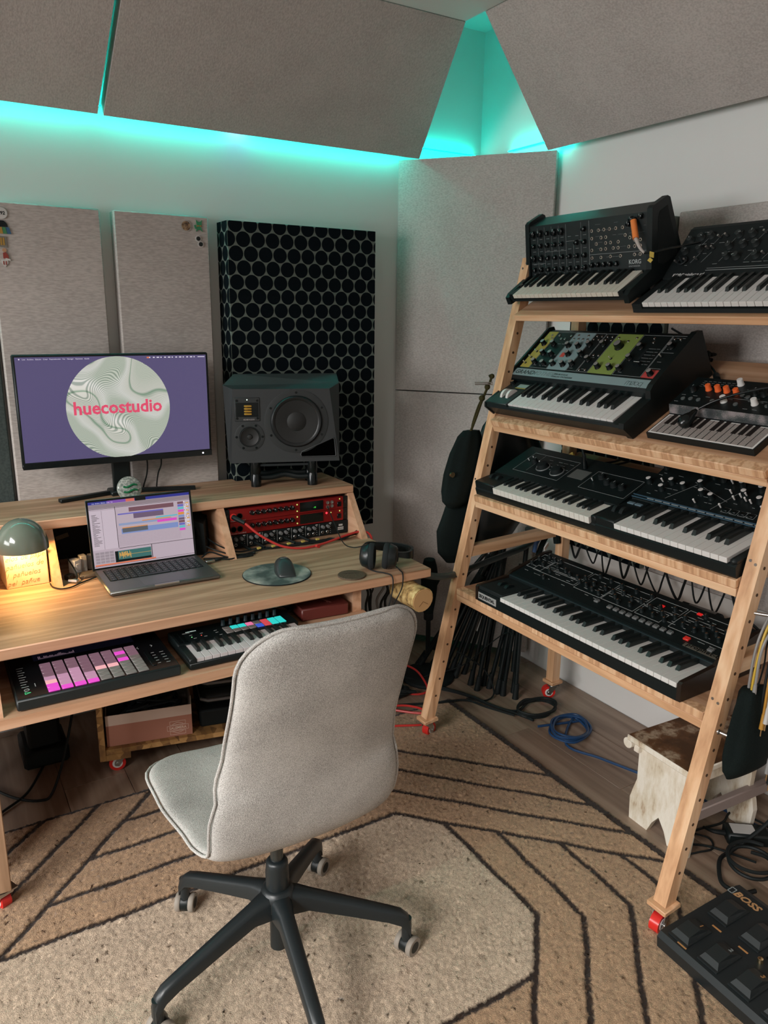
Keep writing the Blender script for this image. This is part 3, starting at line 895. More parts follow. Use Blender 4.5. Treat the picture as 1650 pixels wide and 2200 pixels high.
# ------------------------------------------------------------------ semi-modular patch synthesizer, top shelf
def patch_synth():
    M = Matrix.Translation((1.678, 1.980, 1.495)) @ Matrix(((0, 1, 0), (-1, 0, 0), (0, 0, 1))).to_4x4() @ Matrix.Rotation(R(30), 4, 'X')
    e = empty('patch_synthesizer', M=M)
    tag(e, 'black upright patch synthesizer with ivory keys and an orange plug, on the top shelf', 'synthesizer')
    W = .493
    TEALB = mat('dark_vinyl', (0.0085, 0.014, 0.0145), .38)
    prof = [(.004, .004), (.004, .012), (.108, .018), (.112, .036), (.167, .176), (.232, .176), (.226, .0)]
    MB().prism(prof, .012, W-.012, 'yz').build('case', TEALB, e, smooth=0)
    ch = [(-.004, -.002), (-.004, .022), (.012, .030), (.104, .040), (.166, .184), (.176, .188), (.232, .188), (.240, .180), (.232, -.002)]
    for x0, x1 in ((-.006, .012), (W-.012, W+.006)):
        c = MB().prism(ch, x0, x1, 'yz').build('end_cheek', BLK, e, smooth=0)
    inn = [(.135, .045), (.178, .152), (.19, .165), (.222, .165), (.216, .03), (.15, .03)]
    MB().prism(inn, W+.0055, W+.007, 'yz').build('cheek_inset', BLKM, e, smooth=0)
    for x in (.06, W-.06):
        MB().bx(x-.02, x+.02, .09, .13, -.036, .004).bx(x-.02, x+.02, .19, .215, -.036, .004).build('rubber_foot', RUB, e, smooth=0)
    keyset(e, .030, 22, .01975, -.002, .108, .030, 'C', KEYI, tilt=R(4), hw=.013, bh=.008)
    MB().bx(.012, .030, .0, .10, .012, .031).bx(.030+22*.01975, W-.012, .0, .10, .012, .031).build('key_block', BLK, e)
    MB().cyl((.021, .05, .031), (.021, .05, .038), .007, n=14).build('momentary_button', BLKG, e)
    P = Panel(e, .012, W-.012, .1125, .0365, .1675, .1765)
    kb = knobmesh('knob_small', .0072, .012, BLKG, None, INKG)
    kB = knobmesh('knob_large', .0105, .013, BLKG, None, INKG)
    kn = []
    for c in range(8):
        for r_, ft in enumerate((.83, .59, .34, .11)):
            if c in (5, 6) and r_ < 2: continue
            if c == 5 and r_ == 3: pass
            kn.append((.038+.0665*c, ft, kB if (c < 2 and r_ in (0, 2)) or (c in (3, 4) and r_ == 0) else kb))
    kn += [(.40+.038, .59, kb)]
    for i in range(5): kn.append((.565+.05*i, .14, kb))
    for fx, ft, me in kn: P.put('knob', me, fx, ft, rz=rng.uniform(-2.2, 2.2))
    jm = jackmesh('jack', .0052, mat('jack_silver', (.72, .68, .60), .25, 1.0), BLKM)
    J = [(772, 365), (842, 356), (897, 348), (952, 342), (1013, 334), (1078, 325), (772, 449), (867, 438), (914, 433), (1103, 410), (1147, 440), (1195, 398), (817, 509), (912, 498), (960, 493), (1036, 485), (1190, 467), (1243, 463), (770, 580), (863, 569), (910, 564), (986, 555), (1034, 552), (1135, 541), (1190, 536), (1243, 530), (770, 667), (862, 660), (957, 650), (1055, 644), (1188, 631), (1240, 626)]
    for x, y in J:
        t, b = 330-(x-75)*.146, 860-(x-75)*.045
        P.put('patch_jack', jm, (x-75)/1235, 1-(y-t)/(b-t))
    for (fx, ft) in ((.885, .90), (.955, .93), (.865, .82)): P.put('knob', kb, fx, ft)
    l = MB()
    for c in (1, 2, 3, 4): P.line(l, (.005+.0665*c, .03), (.005+.0665*c, .95), .0005)
    P.line(l, (.337, .03), (.337, .96)); P.line(l, (.404, .03), (.404, .62), .0005); P.line(l, (.47, .03), (.47, .96)); P.line(l, (.540, .01), (.540, .97), .0009)
    P.line(l, (.337, .63), (.47, .63)); P.line(l, (.14, .46), (.337, .46)); P.line(l, (.005, .235), (.14, .235)); P.line(l, (.54, .335), (.985, .335), .0009)
    for k in range(26):
        fx = .56+.41*rng.random(); ft = rng.choice((.44, .55, .66, .77, .88, .27)); P.line(l, (fx, ft), (min(.985, fx+.02+.04*rng.random()), ft), .0004)
    for c in range(8):
        for ft in (.72, .48, .22, .02): P.line(l, (.022+.0665*c, ft), (.05+.0665*c, ft), .0008)
    l.build('panel_print', INKG, e, smooth=0)
    P.text('brand_lettering', 'KORG', .855, .115, .0165, mat('logo_grey', (.33, .36, .36), .5), bold=.02, sx=.95)
    P.text('brand_lettering', 'SYNTHESIZER', .855, .06, .006, INKG, sx=1.1)
    # patch cable with an orange plug
    pc = thing('patch_cable', M @ P.M(.93, .85, .01).to_translation(), 'patch cable with an orange plug stuck in the upright synthesizer', 'cable')
    p = lambda x, y, z: M @ Vector((x, y, z))
    a = M @ P.M(.925, .88, .004).to_translation()
    b_ = M @ Vector((W-.006, .118, .128)); nrm = (M.to_3x3() @ Vector((0, -math.cos(.3), .3))).normalized()
    q0 = M @ P.M(.915, .87, .012).to_translation(); q1 = M @ P.M(.965, .56, .030).to_translation(); q2 = M @ P.M(1.005, .40, .036).to_translation(); q3 = M @ P.M(1.045, .30, .040).to_translation()
    MB().tube([M @ P.M(.905, .91, .006).to_translation(), q0], .0055, k=0, n=12).build('plug_tip', BLK, pc)
    MB().tube([q0, q1], .0085, k=0, n=14).build('orange_sleeve', mat('orange_plastic', (.78, .22, .05), .4), pc)
    MB().tube([q1, q2, q3], .0058, k=3, n=12, rf=lambda t: 1-.5*t).build('strain_relief', mat('clear_grey', (.45, .40, .37), .35), pc)
    MB().tube([q3, M @ P.M(1.09, .30, .036).to_translation(), M @ P.M(1.17, .34, .02).to_translation(), M @ P.M(1.24, .36, .0).to_translation(), M @ P.M(1.27, .38, -.05).to_translation()], .003, k=5).build('cord', BLKG, pc)
    t0 = M @ P.M(1.085, .30, .036).to_translation()
    tgm = MB(Matrix.Translation(t0) @ M.to_3x3().to_4x4()); tgm.box((.004, -.004, -.004), (.012, .002, .022), rot=(.5, .5, .3)); tgm.box((-.004, -.006, -.018), (.011, .002, .012), rot=(.2, .9, .3)); tgm.build('yellow_flag', YEL, pc, smooth=0)
patch_synth()

# ------------------------------------------------------------------ slim 37-key synthesizer, top shelf right
def slim_synth():
    M = shelfM(1) @ Matrix.Translation((.4905, .020, 0))
    e = empty('slim_key_synthesizer', M=M)
    tag(e, 'black sloped synthesizer with white keys and small silver switches, right on the top shelf', 'synthesizer')
    W = .487
    prof = [(-.002, .0), (-.012, .006), (-.010, .016), (.122, .016), (.124, .034), (.140, .042), (.277, .100), (.292, .100), (.292, 0)]
    MB().prism(prof, 0, W, 'yz').build('case', BLKM, e, smooth=0)
    MB().bx(0, .031, -.01, .124, .014, .030).build('key_block', BLKM, e)
    keyset(e, .031, 22, .0205, -.006, .122, .032, 'C', KEYW, hw=.013, bh=.009, tilt=R(1))
    P = Panel(e, 0, W, .140, .0422, .277, .1002)
    kb = knobmesh('knob_tall', .0088, .016, mat('soft_black', (.012, .017, .017), .6), None, INKG)
    sw = switchmesh('toggle_lever', .015, mat('toggle_silver', (.62, .58, .56), .3, .9), BLKM, .0028)
    K = [(.055, .70), (.115, .76), (.175, .78), (.06, .45), (.15, .48), (.35, .74), (.43, .74), (.33, .50), (.41, .52), (.48, .52), (.35, .28), (.41, .26), (.52, .26), (.60, .80), (.68, .80), (.61, .55), (.70, .58), (.79, .78), (.86, .78), (.94, .8), (.78, .5), (.86, .5), (.94, .5)]
    for fx, ft in K: P.put('knob', kb, fx, ft, rz=rng.uniform(-2, 2))
    for fx, ft in ((.045, .22), (.10, .25), (.165, .27), (.20, .50), (.232, .50), (.235, .74), (.275, .76), (.50, .76), (.535, .76), (.56, .30), (.60, .31), (.64, .32), (.68, .33), (.75, .3), (.8, .3)):
        P.put('toggle_switch', sw, fx, ft)
    l = MB()
    for k in range(30): 
        fx, ft = rng.random()*.94, rng.choice((.15, .4, .62, .9)); P.line(l, (fx, ft), (fx+.014+.02*rng.random(), ft), .0009)
    for fx in (.13, .2, .31, .46, .56, .66, .74, .82, .9): P.line(l, (fx, .2), (fx+.03, .42), .0006); P.line(l, (fx+.01, .6), (fx+.04, .85), .0006)
    P.line(l, (.26, .06), (1.0, .06), .0010); P.line(l, (.26, .015), (1.0, .015), .0016)
    l.build('panel_print', INKG, e, smooth=0)
    lm = mat('logo_pale', (.50, .50, .49), .5)
    fr = Matrix.Translation((0, .126, .0355)) @ Matrix.Rotation(R(27), 4, 'X')
    text('brand_lettering', 'KORG', .0125, lm, e, fr @ Matrix.Translation((.030, .002, .0004)), bold=.02, shear=.2)
    text('brand_lettering', 'minilogue xd', .0115, lm, e, fr @ Matrix.Translation((.068, .003, .0004)), bold=.012, shear=.25)
    wj = MB(); wj.torus((.040, .168, .062), .012, .0022, (0, -.4, 1), 20, 6); wj.cyl((.040, .168, .058), (.040, .162, .078), .004, .003, 10)
    wj.build('joystick', CHAR, e)
slim_synth()

# ------------------------------------------------------------------ colourful semi-modular synthesizer, second shelf
def modular_synth():
    M = Matrix.Translation((1.618, 1.982, 1.130)) @ Matrix(((0, 1, 0), (-1, 0, 0), (0, 0, 1))).to_4x4() @ Matrix.Rotation(R(28), 4, 'X')
    e = empty('semi_modular_synthesizer', M=M)
    tag(e, 'black synthesizer with yellow, blue and green panel blocks, left on the second shelf', 'synthesizer')
    W = .575
    prof = [(.022, 0), (0, .040), (.004, .047), (.135, .052), (.130, .072), (.136, .082), (.340, .133), (.358, .128), (.362, 0)]
    MB().prism(prof, 0, W, 'yz').build('case', BLK, e, smooth=0)
    for x0, x1 in ((-.004, .004), (W-.006, W+.012)):
        MB().prism([(.020, -.004), (-.003, .040), (.004, .054), (.118, .062), (.124, .084), (.140, .094), (.344, .143), (.366, .136), (.368, -.004)], x0, x1, 'yz').build('side_cheek', BLK, e, smooth=0)
    keyset(e, .1035, 19, .0230, .012, .150, .0535, 'F', KEYW, hw=.014, bh=.011, bl=.66)
    MB().bx(.004, .1030, .004, .134, .045, .057, bev=.002).build('control_block', mat('block_teal_black', (.009, .018, .018), .45), e)
    WH = mat('bend_wheel', (.70, .66, .63), .3)
    for x in (.046, .073): wheel(e, 'pitch_wheel', x, .060, .046, .026, .010, WH)
    tb = MB(); tb.bx(.052, .096, .103, .122, .0565, .0575); tb.bx(.050, .098, .098, .101, .0565, .0572, 1)
    tb.build('function_tab', [mat('tab_blue_yellow', (.28, .38, .34), .6), mat('tab_yellow', (.55, .42, .06), .6)], e, smooth=0)
    kk = knobmesh('tab_knob', .0085, .013, BLKG, CHROME); put('knob', kk, e, (.020, .118, .057))
    P = Panel(e, .004, W-.006, .136, .0822, .340, .1332)
    BLU = mat('panel_bluegrey', '#7f9597', .6); YLW = mat('panel_yellow', '#a89a45', .6); GRN = mat('panel_green', '#7d9048', .6); RDP = mat('panel_red', '#b0413f', .6)
    for nm, a, b, t0, t1, m_ in (('name_strip', .0, 1.0, .005, .15, BLU), ('yellow_block', .012, .088, .185, .985, YLW), ('blue_block', .235, .385, .185, .985, BLU), ('green_block', .548, .715, .185, .985, GRN), ('red_block', .905, .998, .185, .335, RDP)):
        q = MB(); P.quad(q, a, b, t0, t1, .0006); q.build(nm, m_, e, smooth=0)
    l = MB()
    for a, b in ((.092, .231), (.389, .462), (.467, .544), (.720, .900)): P.rect(l, a, b, .19, .98, .0010)
    P.rect(l, .905, .995, .36, .98, .0010); P.rect(l, .910, .99, .66, .94, .0008)
    for i in range(6): P.line(l, (.80, .42+.06*i), (.86, .42+.06*i), .0007); P.line(l, (.866, .42+.06*i), (.886, .42+.06*i), .0007)
    for fx in (.12, .17, .205, .41, .5, .755, .94):
        for ft in (.26, .50, .74): P.line(l, (fx-.012, ft-.015), (fx+.012, ft-.015), .0009)
    l.build('panel_print', INKG, e, smooth=0)
    l = MB()
    for fx in (.262, .335, .585, .668, .05):
        for ft in (.27, .52, .80): P.line(l, (fx-.014, ft-.02), (fx+.014, ft-.02), .0009)
    l.build('panel_print', BLKM, e, smooth=0)
    kb = knobmesh('knob_silver_top', .0088, .016, BLKG, mat('knob_cap_grey', (.45, .45, .44), .35, .6))
    kB = knobmesh('knob_big', .0135, .018, BLKG, MATS['knob_cap_grey'])
    jm = jackmesh('jack_black', .0042, CHROME, BLKM)
    for fx, ft in ((.055, .70), (.135, .70), (.115, .49), (.185, .48), (.108, .29), (.186, .27), (.262, .68), (.338, .68), (.315, .50), (.26, .285), (.338, .285), (.41, .72), (.405, .52), (.40, .31), (.505, .74), (.488, .42), (.592, .30), (.675, .30), (.765, .72), (.752, .50), (.742, .29), (.945, .76), (.950, .25)): P.put('knob', kb, fx, ft, .0006)
    P.put('knob', kB, .622, .72, .0006)
    for fx, ft in ((.06, .90), (.075, .84), (.12, .90), (.215, .90), (.155, .83), (.185, .83), (.27, .92), (.345, .92), (.255, .84), (.29, .84), (.325, .84), (.36, .84), (.41, .92), (.445, .92), (.405, .85), (.44, .85), (.485, .92), (.52, .92), (.49, .85), (.53, .85), (.57, .90), (.69, .91), (.60, .83), (.65, .84), (.745, .80), (.80, .92), (.815, .84), (.925, .92), (.96, .92), (.48, .22), (.52, .23), (.495, .53), (.53, .53)): P.put('jack', jm, fx, ft, .0006)
    sw = switchmesh('toggle_lever_white', .013, mat('toggle_white', (.68, .66, .60), .35, .6), BLKM, .0022)
    for fx, ft in ((.048, .53), (.040, .40), (.034, .27), (.632, .48), (.93, .58)): P.put('toggle_switch', sw, fx, ft, .0006)
    q = MB(); P.quad(q, .258, .287, .45, .54, .002); q.build('red_square', mat('square_red', '#c04a3f', .5), e, smooth=0)
    q = MB(); P.quad(q, .80, .815, .40, .72, .001); q.build('slider_slot', BLKM, e, smooth=0)
    q = MB(P.M(.826, .42, 0)); q.prism([(-.012, 0), (.012, 0), (.009, .010), (-.009, .010)], -.008, .004, 'xz'); q.bx(-.010, .010, -.001, .0004, .0100, .0106, 1); q.build('slider_cap', [BLK, INK], e, smooth=0)
    DK = mat('strip_ink', (.02, .035, .035), .6); MD = mat('strip_ink_grey', '#6c7d7e', .6)
    P.text('name_lettering', 'GRAND', .012, .040, .024, DK, bold=.012, shear=.15, sx=1.05)
    P.text('name_lettering', 'MOTHER', .155, .040, .024, MD, bold=.012, shear=.15, sx=1.05)
    P.text('name_lettering', 'SEMI-MODULAR', .325, .082, .0085, DK, bold=.01, shear=.2)
    P.text('name_lettering', 'ANALOG SYNTHESIZER', .32, .032, .0085, DK, bold=.01, shear=.2)
    # maker's script drawn with stroke tubes
    s = MB(P.M(.846, .028, .0004)); u = .0135
    def stroke(pts): s.tube([(x*u, y*u, 0) for x, y in pts], .0007, n=5, k=4)
    stroke([(0, 0), (.05, 1.0), (.35, 1.15), (.6, .9), (.6, 0)]); stroke([(.6, .6), (.75, 1.05), (1.0, 1.1), (1.2, .9), (1.2, 0)])
    for cx in (1.75, 2.75): s.torus((cx*u, .6*u, 0), .48*u, .0007, n=18, k=5)
    s.torus((3.75*u, .6*u, 0), .46*u, .0007, n=18, k=5)
    stroke([(4.2, 1.1), (4.2, .1), (4.1, -.35), (3.7, -.45), (3.35, -.3)]); stroke([(1.35, .0), (1.75, .55), (2.2, 1.2)])
    s.build('brand_lettering', DK, e)
modular_synth()

# ------------------------------------------------------------------ flat-key synthesizer, second shelf right
def freak_synth():
    M = shelfM(2) @ Matrix.Translation((.612, .048, 0))
    e = empty('flat_key_synthesizer', M=M)
    tag(e, 'small dark synthesizer with orange knobs and flat printed keys, on the second shelf', 'synthesizer')
    W, D = .312, .233
    MB().prism([(0, 0), (0, .018), (.098, .018), (.104, .044), (D, .052), (D, 0)], 0, W, 'yz').build('case', BLK, e, smooth=0)
    pl_ = MB(); pl_.bx(.004, W-.004, .003, .093, .0175, .0188); pl_.build('key_plate', WHITEP, e, smooth=0)
    KG = fabric('key_patterned', '#7e7672', '#a69d98', 900, .6, .1)
    KD = fabric('key_patterned_dark', '#120f0e', '#2a2422', 900, .6, .1)
    n = 15; kp = (W-.016)/n
    me = shared(MB().bx(-kp/2+.0012, kp/2-.0012, 0, .082, 0, .0006), 'touch_key', KG, 0)
    gp = shared(MB().bx(-.0005, .0005, 0, .082, 0, .0009), 'key_gap', BLK, 0)
    kb = shared(MB().bx(-kp*.32, kp*.32, 0, .046, 0, .0012), 'touch_key_dark', KD, 0)
    for i in range(n):
        x = .008+kp*(i+.5)
        put('touch_key', me, e, (x, .007, .0188))
        if i: put('key_gap', gp, e, (x-kp/2, .007, .0188))
        if SEQ[i % 7] in 'CDFGA' and i < n-1: put('touch_key_dark', kb, e, (x+kp/2, .0475, .0192))
    ART = mat('floral_art', (.02, .04, .04), .6)
    b = ART.node_tree.nodes['Principled BSDF']
    tc = N(ART, 'ShaderNodeTexCoord'); vn = N(ART, 'ShaderNodeTexVoronoi'); vn.inputs['Scale'].default_value = 46; vn.feature = 'SMOOTH_F1'
    nz = N(ART, 'ShaderNodeTexNoise'); nz.inputs['Scale'].default_value = 90
    mxv = N(ART, 'ShaderNodeMix'); mxv.data_type = 'VECTOR'; mxv.inputs[0].default_value = .05
    ln(ART, tc, 'Object', mxv, 4); ln(ART, nz, 'Color', mxv, 5); ln(ART, mxv, 1, vn, 'Vector')
    rp = ramp(ART, [(.30, '#8f8585'), (.42, '#16302f'), (.55, '#0d1f20'), (.62, '#5c5558'), (.70, '#0d1f20')]); ln(ART, vn, 'Distance', rp, 0); ln(ART, rp, 'Color', b, 'Base Color')
    MB().prism([(.0975, .0195), (.1035, .0445), (.1043, .0442), (.0983, .0192)], .001, W-.001, 'yz').build('printed_strip', ART, e, smooth=0)
    P = Panel(e, 0, W, .104, .0442, D, .0522)
    ow = knobmesh('knob_orange', .0078, .017, mat('knob_orange', (.85, .14, .03), .4)); wk = knobmesh('knob_white', .0082, .018, WHITEP); bk = knobmesh('knob_black', .0082, .016, BLK, None, INKG)
    for fx, ft in ((.225, .60), (.315, .60), (.40, .59), (.50, .55)): P.put('knob', ow, fx, ft)
    for fx, ft in ((.455, .86), (.46, .27), (.73, .29), (.88, .86)): P.put('knob', wk, fx, ft)
    for fx, ft in ((.10, .50), (.655, .60), (.735, .58), (.935, .55), (.88, .24), (.97, .24)): P.put('knob', bk, fx, ft)
    rd = shared(MB().cyl((0, 0, 0), (0, 0, .003), .006, n=16), 'round_button', mat('button_grey', (.10, .115, .115), .5))
    for fx, ft in ((.08, .22), (.15, .24), (.23, .23), (.36, .24), (.58, .22), (.62, .48), (.84, .27), (.56, .52)): P.put('button', rd, fx, ft)
    l = MB()
    for i in range(8):
        for j in range(4): P.line(l, (.10+.045*i, .70+.06*j), (.13+.045*i, .70+.06*j), .0004)
    for ft in (.40, .66): P.line(l, (.4, ft), (1.0, ft), .0006)
    for k in range(18): fx = rng.random()*.9; ft = rng.choice((.12, .36, .46, .72)); P.line(l, (fx, ft), (fx+.04, ft), .0008)
    l.build('panel_print', INKG, e, smooth=0)
    # gooseneck USB lamp curling over it
    g = thing('gooseneck_lamp', M @ Vector((.35, .20, .10)), 'black gooseneck lamp with a drop-shaped head curling over the flat-key synthesizer', 'lamp')
    pts = [(.42, .205, .04), (.40, .185, .085), (.33, .165, .096), (.255, .150, .090), (.185, .130, .076), (.135, .110, .062), (.105, .090, .050)]
    pts = [M @ Vector(q) for q in pts]
    MB().tube(pts, .0034, n=10, k=6).build('flexible_neck', BLKG, g)
    hd = M @ Vector((.098, .085, .046)); dirv = (M.to_3x3() @ Vector((-.25, -.9, -.35))).normalized()
    fr = Matrix.Translation(hd) @ dirv.to_track_quat('Z', 'Y').to_matrix().to_4x4()
    MB().lathe([(.004, -.004), (.0075, .004), (.009, .012), (.0145, .022), (.0185, .034), (.018, .044), (.013, .052), (.003, .055)], 22, 0, fr).build('lamp_head', BLKG, g)
freak_synth()

# ------------------------------------------------------------------ mini-key synthesizer with microphone, third shelf
def micro_synth():
    M = shelfM(3) @ Matrix.Translation((.002, .012, 0))
    e = empty('mini_key_synthesizer', M=M)
    tag(e, 'black mini-key synthesizer with a gooseneck microphone, left on the third shelf', 'synthesizer')
    W = .540
    MB().prism([(0, 0), (-.002, .022), (.002, .028), (.085, .032), (.088, .052), (.240, .084), (.262, .088), (.268, .078), (.268, 0)], 0, W, 'yz').build('case', BLK, e, smooth=0)
    MB().bx(0, .100, -.001, .10, .025, .050, bev=.003).build('key_block', BLK, e)
    MB().bx(.1005+22*.0191, W, -.001, .10, .025, .050, bev=.003).build('key_block', BLK, e)
    keyset(e, .1003, 22, .0191, -.007, .088, .045, 'C', KEYI if False else mat('key_warm_white', (.64, .62, .57), .35), hw=.020, bh=.008, bl=.64)
    for x in (.030, .062): wheel(e, 'bend_wheel', x, .055, .046, .014, .012, BLKM)
    P = Panel(e, 0, W, .089, .0525, .240, .0845)
    l = MB(); P.rect(l, .10, .485, .22, .93, .0008); P.rect(l, .66, .985, .20, .80, .0008); P.line(l, (.2, .3), (.2, .9), .0006)
    for k in range(22): fx = .22+.24*rng.random(); ft = rng.choice((.5, .6, .7, .8)); P.line(l, (fx, ft), (fx+.03, ft), .0007)
    l.build('panel_print', INKG, e, smooth=0)
    kB = knobmesh('knob_wide', .0185, .016, BLKM, None, None); rg = MB(); rg.torus((0, 0, .001), .023, .0022, n=26, k=6); rgm = shared(rg, 'dial_ring', mat('dial_ring_grey', (.13, .14, .14), .4))
    for fx, ft in ((.285, .52), (.415, .48)): P.put('knob', kB, fx, ft); P.put('dial_ring', rgm, fx, ft)
    kb = knobmesh('knob_mid', .010, .014, BLKM, None, INKG)
    for fx, ft in ((.185, .62), (.73, .62), (.80, .50), (.855, .47), (.915, .45)): P.put('knob', kb, fx, ft)
    sw = switchmesh('toggle_lever_short', .012, INK, BLKM, .0022)
    for fx, ft in ((.135, .62), (.15, .72), (.235, .62), (.70, .48), (.725, .70)): P.put('toggle_switch', sw, fx, ft)
    q = MB(); P.quad(q, .515, .63, .42, .72, .001); q.build('display', mat('lcd_grey', (.10, .105, .10), .25), e, smooth=0)
    # microphone
    g = thing('gooseneck_microphone', M @ Vector((.29, .20, .09)), 'black gooseneck microphone plugged into the mini-key synthesizer', 'microphone')
    b0 = M @ P.M(.555, .80, .0).to_translation()
    up = (M.to_3x3() @ Vector((0, 0, 1))).normalized(); lf = Vector((0, 1, 0))
    MB().tube([b0, b0+up*.012, b0+up*.034, b0+up*.048], .0085, n=14, k=3, rf=lambda t: 1-.45*t*t).build('plug', BLKG, g)
    pts = [b0+up*.045, b0+up*.085+lf*.012, b0+up*.108+lf*.05, b0+up*.100+lf*.09, b0+up*.083+lf*.140, b0+up*.077+lf*.19, b0+up*.079+lf*.222]
    MB().tube(pts, .0042, n=10, k=6).build('flexible_neck', BLK, g)
    c0, c1 = b0+up*.079+lf*.212, b0+up*.082+lf*.285
    MB().tube([c0, c0.lerp(c1, .3), c0.lerp(c1, .6), c1], .0085, n=16, k=3, rf=lambda t: .62+.5*t).build('microphone_body', BLK, g)
    MB().sphere(c1+lf*.004, .0125, 18).build('microphone_grille', BLKM, g)
micro_synth()

# ------------------------------------------------------------------ 25-key synthesizer with blue-edged panel, third shelf right
def brute_synth():
    M = shelfM(3) @ Matrix.Translation((.546, .004, 0))
    e = empty('blue_edged_synthesizer', M=M)
    tag(e, 'black synthesizer with full-size white keys and silver-topped knobs, right on the third shelf', 'synthesizer')
    W = .431
    MB().prism([(.004, 0), (0, .006), (0, .030), (.006, .036), (.145, .040), (.150, .058), (.166, .066), (.296, .104), (.306, .098), (.306, 0)], 0, W, 'yz').build('case', BLK, e, smooth=0)
    MB().bx(0, .070, .0, .148, .03, .056, bev=.004).build('key_block', BLK, e)
    MB().bx(.0715+15*.0227, W, .0, .148, .03, .050, bev=.007).build('key_block', BLK, e)
    keyset(e, .0708, 15, .0227, -.003, .148, .051, 'C', KEYW, hw=.014, bh=.012, bl=.64)
    for x in (.022, .048): wheel(e, 'bend_wheel', x, .066, .050, .019, .011, BLKM)
    BLUE = mat('edge_blue', (.035, .075, .11), .4)
    for (a_, y_, z_) in ((0, .150, .0645), (0, .158, .068), (.04, .297, .1045)): MB().bx(a_, W, y_-.0018, y_+.0018, z_-.0025, z_).build('blue_edge', BLUE, e, smooth=0)
    for x in (.024, .050): MB().box((x, .120, .057), (.022, .012, .004), bev=.001).build('octave_button', mat('button_blue_grey', (.12, .18, .22), .4), e)
    P = Panel(e, 0, W, .166, .0664, .296, .1044)
    kb = knobmesh('knob_white_top', .0078, .019, BLK, mat('knob_top_pale', (.62, .60, .58), .4), INK, capr=.86)
    sw = switchmesh('slider_lever', .016, mat('lever_white', (.72, .70, .68), .35), BLKM, .0026)
    for fx, ft in ((.03, .92), (.02, .38), (.17, .50), (.15, .25), (.27, .45), (.31, .93), (.39, .93), (.46, .90), (.42, .38), (.50, .32), (.60, .85), (.73, .83), (.84, .86), (.78, .52), (.95, .80), (.93, .50), (.36, .62), (.66, .62)): P.put('knob', kb, fx, ft, rz=rng.uniform(-1, 1))
    for fx, ft in ((.10, .50), (.43, .12), (.53, .88), (.58, .60), (.63, .45), (.655, .55), (.675, .62), (.70, .48), (.74, .45), (.83, .35), (.85, .48), (.87, .60), (.60, .16), (.88, .16), (.95, .3)): P.put('lever', sw, fx, ft)
    bt = shared(MB().bx(-.0075, .0075, -.006, .006, 0, .005, bev=.001), 'square_button', BLKG)
    for i in range(4): P.put('square_button', bt, .64+.055*i, .12)
    sq = MB()
    for i in range(4): P.rect(sq, .618+.055*i, .662+.055*i, .06, .19, .0008)
    for k in range(34): fx = rng.random()*.95; ft = rng.choice((.08, .2, .35, .55, .7, .78)); P.line(sq, (fx, ft), (fx+.015+.025*rng.random(), ft), .0008)
    for a, b in (((.22, .05), (.34, .7)), ((.55, .05), (.62, .7)), ((.3, .7), (.6, .35)), ((.8, .7), (.9, .05))): P.line(sq, a, b, .0007)
    sq.build('panel_print', INKG, e, smooth=0)
    l = MB()
    for i in range(14): l.bx(.05+.027*i, .072+.027*i, .1535, .156, .0640, .0655)
    l.build('edge_ticks', INKG, e, smooth=0)
brute_synth()

